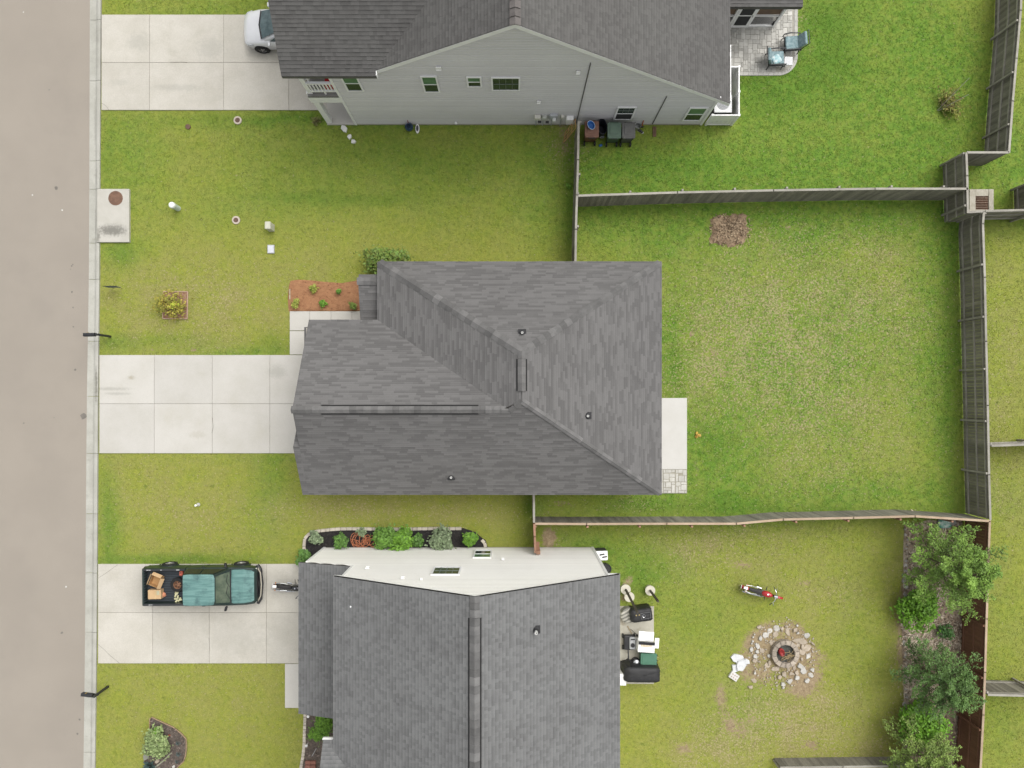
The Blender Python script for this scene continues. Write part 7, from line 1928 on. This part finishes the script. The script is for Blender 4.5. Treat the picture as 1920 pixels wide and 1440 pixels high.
def green_bag():
    p = W(1774, 982, .2); root = empty('soil_bag', (p.x, p.y, .03), .1, label='crumpled green and white bag beside the red-brown fence', cat='bag')
    rng = random.Random(5); L = []
    for z, k in ((0, .9), (.05, 1.0), (.11, .92), (.16, .6), (.18, .2)):
        L.append([(.34 * k * math.copysign(abs(math.cos(a)) ** .6, math.cos(a)) * rng.uniform(.9, 1.08), .24 * k * math.copysign(abs(math.sin(a)) ** .6, math.sin(a)) * rng.uniform(.9, 1.08), z + rng.uniform(-.015, .015)) for a in np.linspace(0, 6.283, 18, endpoint=False)])
    mb = MB(); mb.loft(L); mb.build('bag', mat('bag_green', (.03, .24, .17), (.50, .60, .55), 4.5, .4), root)
    mb = MB(); mb.box((.42, .02, .05), (.28, .3, .08), bev=.03, rz=.3); mb.build('bag_fold', mat('bag_grey', (.34, .33, .31)), root)
green_bag()

def tree(name, px, py, rpx, h, label, m, n, leaf, seed, zc, nl=34, aspect=1.7, droop=.15, base=None):
    """trunk, ascending limbs with side twigs and feathery sprays of small leaves"""
    rng = np.random.default_rng(seed)
    c = W(px, py, zc); r = rpx * S * (1 - zc / HC)
    root = empty(name, (c.x, c.y, 0), label=label, cat='tree', group='trees in the strip by the dark brown fence')
    trunk = MB(); trunk.tube([(0, 0, -.05), (.03, .02, h * .3), (-.02, .03, h * .6), (.0, 0, h * .95)], [.085, .07, .045, .012], 8)
    limbs = MB(); P = []; N = []; T = []
    for k in range(nl):
        f = (k + .5) / nl; z0 = h * (.18 + .72 * f); az = k * 2.39996 + rng.uniform(-.25, .25)
        ln = r * (1.0 - .72 * max(0, f - .25) / .75) * rng.uniform(.72, 1.12)
        el = .25 + .75 * f
        d = np.array([math.cos(az), math.sin(az), 0.0]); p0 = np.array([0, 0, z0]); pts = []
        for t in np.linspace(0, 1, 6):
            pts.append(p0 + d * ln * t * math.cos(el * .5) + np.array([0, 0, ln * (math.sin(el) * t - droop * t * t)]) + rng.normal(size=3) * .03 * t)
        limbs.tube([tuple(q) for q in pts], [.028 * (1 - .75 * t) for t in np.linspace(0, 1, 6)], 5)
        tb = rng.normal() * .16
        ntw = 7 + int(ln * 5)
        for j in range(ntw):
            t = .22 + .78 * (j + rng.uniform(0, 1)) / ntw; i0 = min(4, int(t * 5)); q = pts[i0] + (pts[i0 + 1] - pts[i0]) * (t * 5 - i0)
            sd = (1 if j % 2 else -1); ta = az + sd * rng.uniform(.5, 1.1); tl = ln * rng.uniform(.14, .30) * (1.15 - .6 * t) + .08
            td = np.array([math.cos(ta), math.sin(ta), rng.uniform(.0, .45)])
            limbs.tube([tuple(q), tuple(q + td * tl)], [.009, .003], 4)
            kk = max(3, int(n / (nl * ntw)))
            s_ = rng.uniform(.1, 1.1, kk)
            pp = q + td * (tl * s_)[:, None] + rng.normal(size=(kk, 3)) * (.035 + .05 * tl)
            P.append(pp); N.append(np.tile(np.array([0, 0, 1.0]) + td * .25, (kk, 1)) + rng.normal(size=(kk, 3)) * .45)
            T.append(np.clip(.5 + tb + rng.normal(size=kk) * .17 + .10 * (t - .5) + .12 * (f - .5), 0, 1))
    trunk.build('trunk', mat('bark', (.115, .085, .06), (.08, .06, .042), 9, .9, bump=.4), root)
    limbs.build('limbs', mat('bark', (.115, .085, .06)), root)
    P = np.concatenate(P); N = np.concatenate(N); T = np.concatenate(T)
    link('crown', leaves_mesh('crown', P, N, leaf * rng.uniform(.6, 1.35, len(P)), T, rng, aspect), m, root)
T_A = leafmat('tree_green', (0.170, 0.280, 0.046), (0.112, 0.200, 0.034), .5, 2.0)
T_B = leafmat('tree_dark', (0.105, 0.190, 0.046), (0.070, 0.135, 0.034), .5, 2.0)
T_C = leafmat('tree_light', (0.205, 0.290, 0.062), (0.140, 0.212, 0.044), .5, 2.0)
tree('feathery_tree', 1803, 1070, 93, 4.4, 'largest feathery green tree leaning over the brown fence corner', T_A, 22000, .050, 5, 2.9)
tree('feathery_tree', 1778, 1286, 78, 3.8, 'dark feathery tree between the two bright round shrubs', T_B, 15000, .050, 9, 2.6)
tree('feathery_tree', 1752, 1440, 80, 3.6, 'light feathery tree cut by the bottom edge', T_C, 15000, .050, 14, 2.5)
shrub('round_shrub', 1731, 1140, 41, 1.7, 'bright green round shrub below the largest feathery tree', leafmat('leaf_vivid', (.125, .270, .018), (.085, .200, .014)), 3000, .085, lobes=12, yr=1.15)
shrub('round_shrub', 1728, 1358, 48, 1.7, 'bright green round shrub near the bottom by the mulch edge', leafmat('leaf_vivid', (.125, .270, .018), (.085, .200, .014)), 3600, .085, lobes=13, yr=.95)
shrub('low_shrub', 1775, 1185, 17, .8, 'small grey-green shrub beside pale straw and brown fence', G_DARK, 500, .06, lobes=6)
def sapling():
    p = W(1757, 208); root = empty('staked_sapling', (p.x, p.y, 0), label='sparse staked sapling in the upper back yard', cat='sapling')
    nr = np.random.default_rng(4); mb = MB(); P = []
    for k in range(46):
        a = nr.uniform(-1.2, 1.9); l = nr.uniform(.4, 1.55); z = nr.uniform(.1, .9); q0 = np.array([nr.uniform(0, .5), nr.uniform(0, .25), z * .4]); q1 = q0 + np.array([math.cos(a) * l * .8, math.sin(a) * l * .6, .25 * nr.uniform(0, 1)])
        mb.tube([tuple(q0), tuple((q0 + q1) / 2 + nr.normal(size=3) * .04), tuple(q1)], [.009, .006, .003], 4)
        for t in nr.uniform(.2, 1.05, 22): P.append(q0 + (q1 - q0) * t + nr.normal(size=3) * .05)
    mb.build('twigs', mat('twig', (.17, .13, .08)), root)
    P = np.array(P); link('foliage', leaves_mesh('foliage', P, nr.normal(size=P.shape) * .5 + np.array([0, 0, 1.0]), .055 * nr.uniform(.6, 1.3, len(P)), nr.uniform(0, 1, len(P)), nr), leafmat('leaf_sapling', (.17, .235, .035), (.20, .155, .04)), root)
    mb = MB(); mb.tube([(.0, .02, 0), (.62, .95, 1.5)], .014, 5); mb.tube([(.05, 0, .0), (.85, .35, 1.1)], .014, 5); mb.build('stakes', mat('stake_grey', (.36, .34, .28)), root)
sapling()
shrub('fence_weed', 1067, 349, 6, .3, 'small weed at the foot of the grey picket fence', G_BRIGHT, 90, .06, cat='weed', lobes=3)
shrub('dry_clump', 592, 226, 11, .3, 'brownish clump of weeds beside the balcony column', leafmat('leaf_brown', (.14, .12, .045), (.11, .13, .03)), 220, .05, cat='weed', lobes=4)
shrub('orange_blossom', 1308.5, 816, 6, .12, 'tiny orange flower patch in the middle back yard', leafmat('petal_orange', (.50, .25, .045), (.40, .30, .06)), 90, .05, cat='flowers', lobes=3)

# --- heap of old mulch on the middle lawn
def mound():
    O = W(1369, 431); root = empty('mulch_heap', (O.x, O.y, 0), label='low rectangular heap of brown mulch on the middle lawn', cat='mulch heap')
    nr = np.random.default_rng(2); gx = np.linspace(-1.05, 1.05, 40); gy = np.linspace(-.85, .80, 34); X, Y = np.meshgrid(gx, gy)
    wb = (fbm(X * 2.2, Y * 2.2, 73) - .5) * .9
    e = np.clip(1.25 * (1 - np.clip(np.abs(X) / .95 + wb * .8, 0, 9) ** 4), 0, 1) * np.clip(1.25 * (1 - np.clip(np.abs(Y) / .72 + wb * .8, 0, 9) ** 4), 0, 1)
    Z = e * (.05 + .12 * fbm(X * 1.6, Y * 1.6, 71) + .05 * fbm(X * 7, Y * 7, 72)) * (1.0 - .35 * np.exp(-((X - .2) ** 2 + (Y + .1) ** 2) / .25)) - .035
    i = np.arange(X.size).reshape(X.shape); F = np.stack([i[:-1, :-1], i[:-1, 1:], i[1:, 1:], i[1:, :-1]], -1).reshape(-1, 4)
    link('heap', np_mesh('heap', np.stack([X.ravel(), Y.ravel(), Z.ravel()], 1), F), mat('heap_mulch', (.20, .135, .085), (.32, .235, .15), 2.5, .95, bump=.7, bscale=22, fine=.22, fscale=24), root)
    n = 700; x, y = nr.normal(0, .5, n), nr.normal(0, .38, n); k = (np.abs(x) < 1.1) & (np.abs(y) < .85); x, y = x[k], y[k]; n = len(x)
    z = np.clip(1 - (np.abs(x) / .98) ** 6, 0, 1) * np.clip(1 - (np.abs(y) / .76) ** 6, 0, 1) * .12 + .02
    tag(link('chips', leaves_mesh('chips', np.stack([x, y, z], 1), nr.normal(size=(n, 3)) * .5 + np.array([0, 0, 1.0]), .05 * nr.uniform(.5, 1.5, n), nr.uniform(0, 1, n), nr, 2.6, 0), mat('heap_chips', (.34, .26, .17), (.20, .145, .095), 9, .95, tone=.5), root), kind='stuff')
    EXCL.append([(O.x - .75, O.y - .5), (O.x + .75, O.y - .55), (O.x + .78, O.y + .5), (O.x - .72, O.y + .55)])
mound()

# ---------------------------------------------------------------- grass blades over the whole lawn
def grass():
    nr = np.random.default_rng(1); N0 = 190000
    X = nr.uniform(-21.2, 25.8, N0); Y = nr.uniform(-18.8, 20.2, N0)
    keep = np.ones(N0, bool)
    py = CY - Y / S
    kx = np.interp(py, [-400, 0, 360, 540, 740, 900, 1060, 1250, 1440, 1900], [194, 190.5, 188.5, 187.5, 185, 184.5, 183.5, 182, 179.5, 173])
    keep &= X > (kx - CX) * S + .03
    for poly in EXCL:
        P = np.array(poly); bb = (X > P[:, 0].min()) & (X < P[:, 0].max()) & (Y > P[:, 1].min()) & (Y < P[:, 1].max()) & keep
        idx = np.where(bb)[0]
        if len(idx): keep[idx[inpoly(X[idx], Y[idx], poly)]] = False
    X, Y = X[keep], Y[keep]
    l, d, s_, dp = turf(X, Y)
    k = nr.uniform(size=len(X)) > s_ * .9
    X, Y, l, d, s_, dp = X[k], Y[k], l[k], d[k], s_[k], dp[k]; n = len(X)
    B = 2
    tx = np.repeat(X, B) + nr.normal(size=n * B) * .03; ty = np.repeat(Y, B) + nr.normal(size=n * B) * .03
    a = nr.uniform(0, 2 * math.pi, n * B); ln = nr.uniform(.05, .11, n * B) * np.repeat(.8 + .5 * l, B); w = nr.uniform(.010, .022, n * B); hz = nr.uniform(.025, .055, n * B) * np.repeat(.8 + .6 * l, B)
    c, sn = np.cos(a), np.sin(a); zb = (fbm(tx * 0.5, ty * 0.5, 5) - 0.5) * 0.035 - 0.02
    v0 = np.stack([tx - sn * w, ty + c * w, zb], 1); v1 = np.stack([tx + sn * w, ty - c * w, zb], 1); v2 = np.stack([tx + c * ln, ty + sn * ln, zb + hz + .012], 1)
    V = np.stack([v0, v1, v2], 1).reshape(-1, 3); F = np.arange(n * B * 3).reshape(-1, 3)
    tn = np.clip(.56 + nr.normal(size=n * B) * .15, 0, 1)
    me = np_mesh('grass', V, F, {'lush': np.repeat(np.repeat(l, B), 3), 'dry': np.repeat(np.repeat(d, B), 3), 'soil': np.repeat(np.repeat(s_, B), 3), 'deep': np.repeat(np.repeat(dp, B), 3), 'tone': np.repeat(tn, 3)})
    o = link('grass', me, M_TURF); tag(o, 'short mown grass covering all the lawns', 'grass', kind='stuff')
grass()
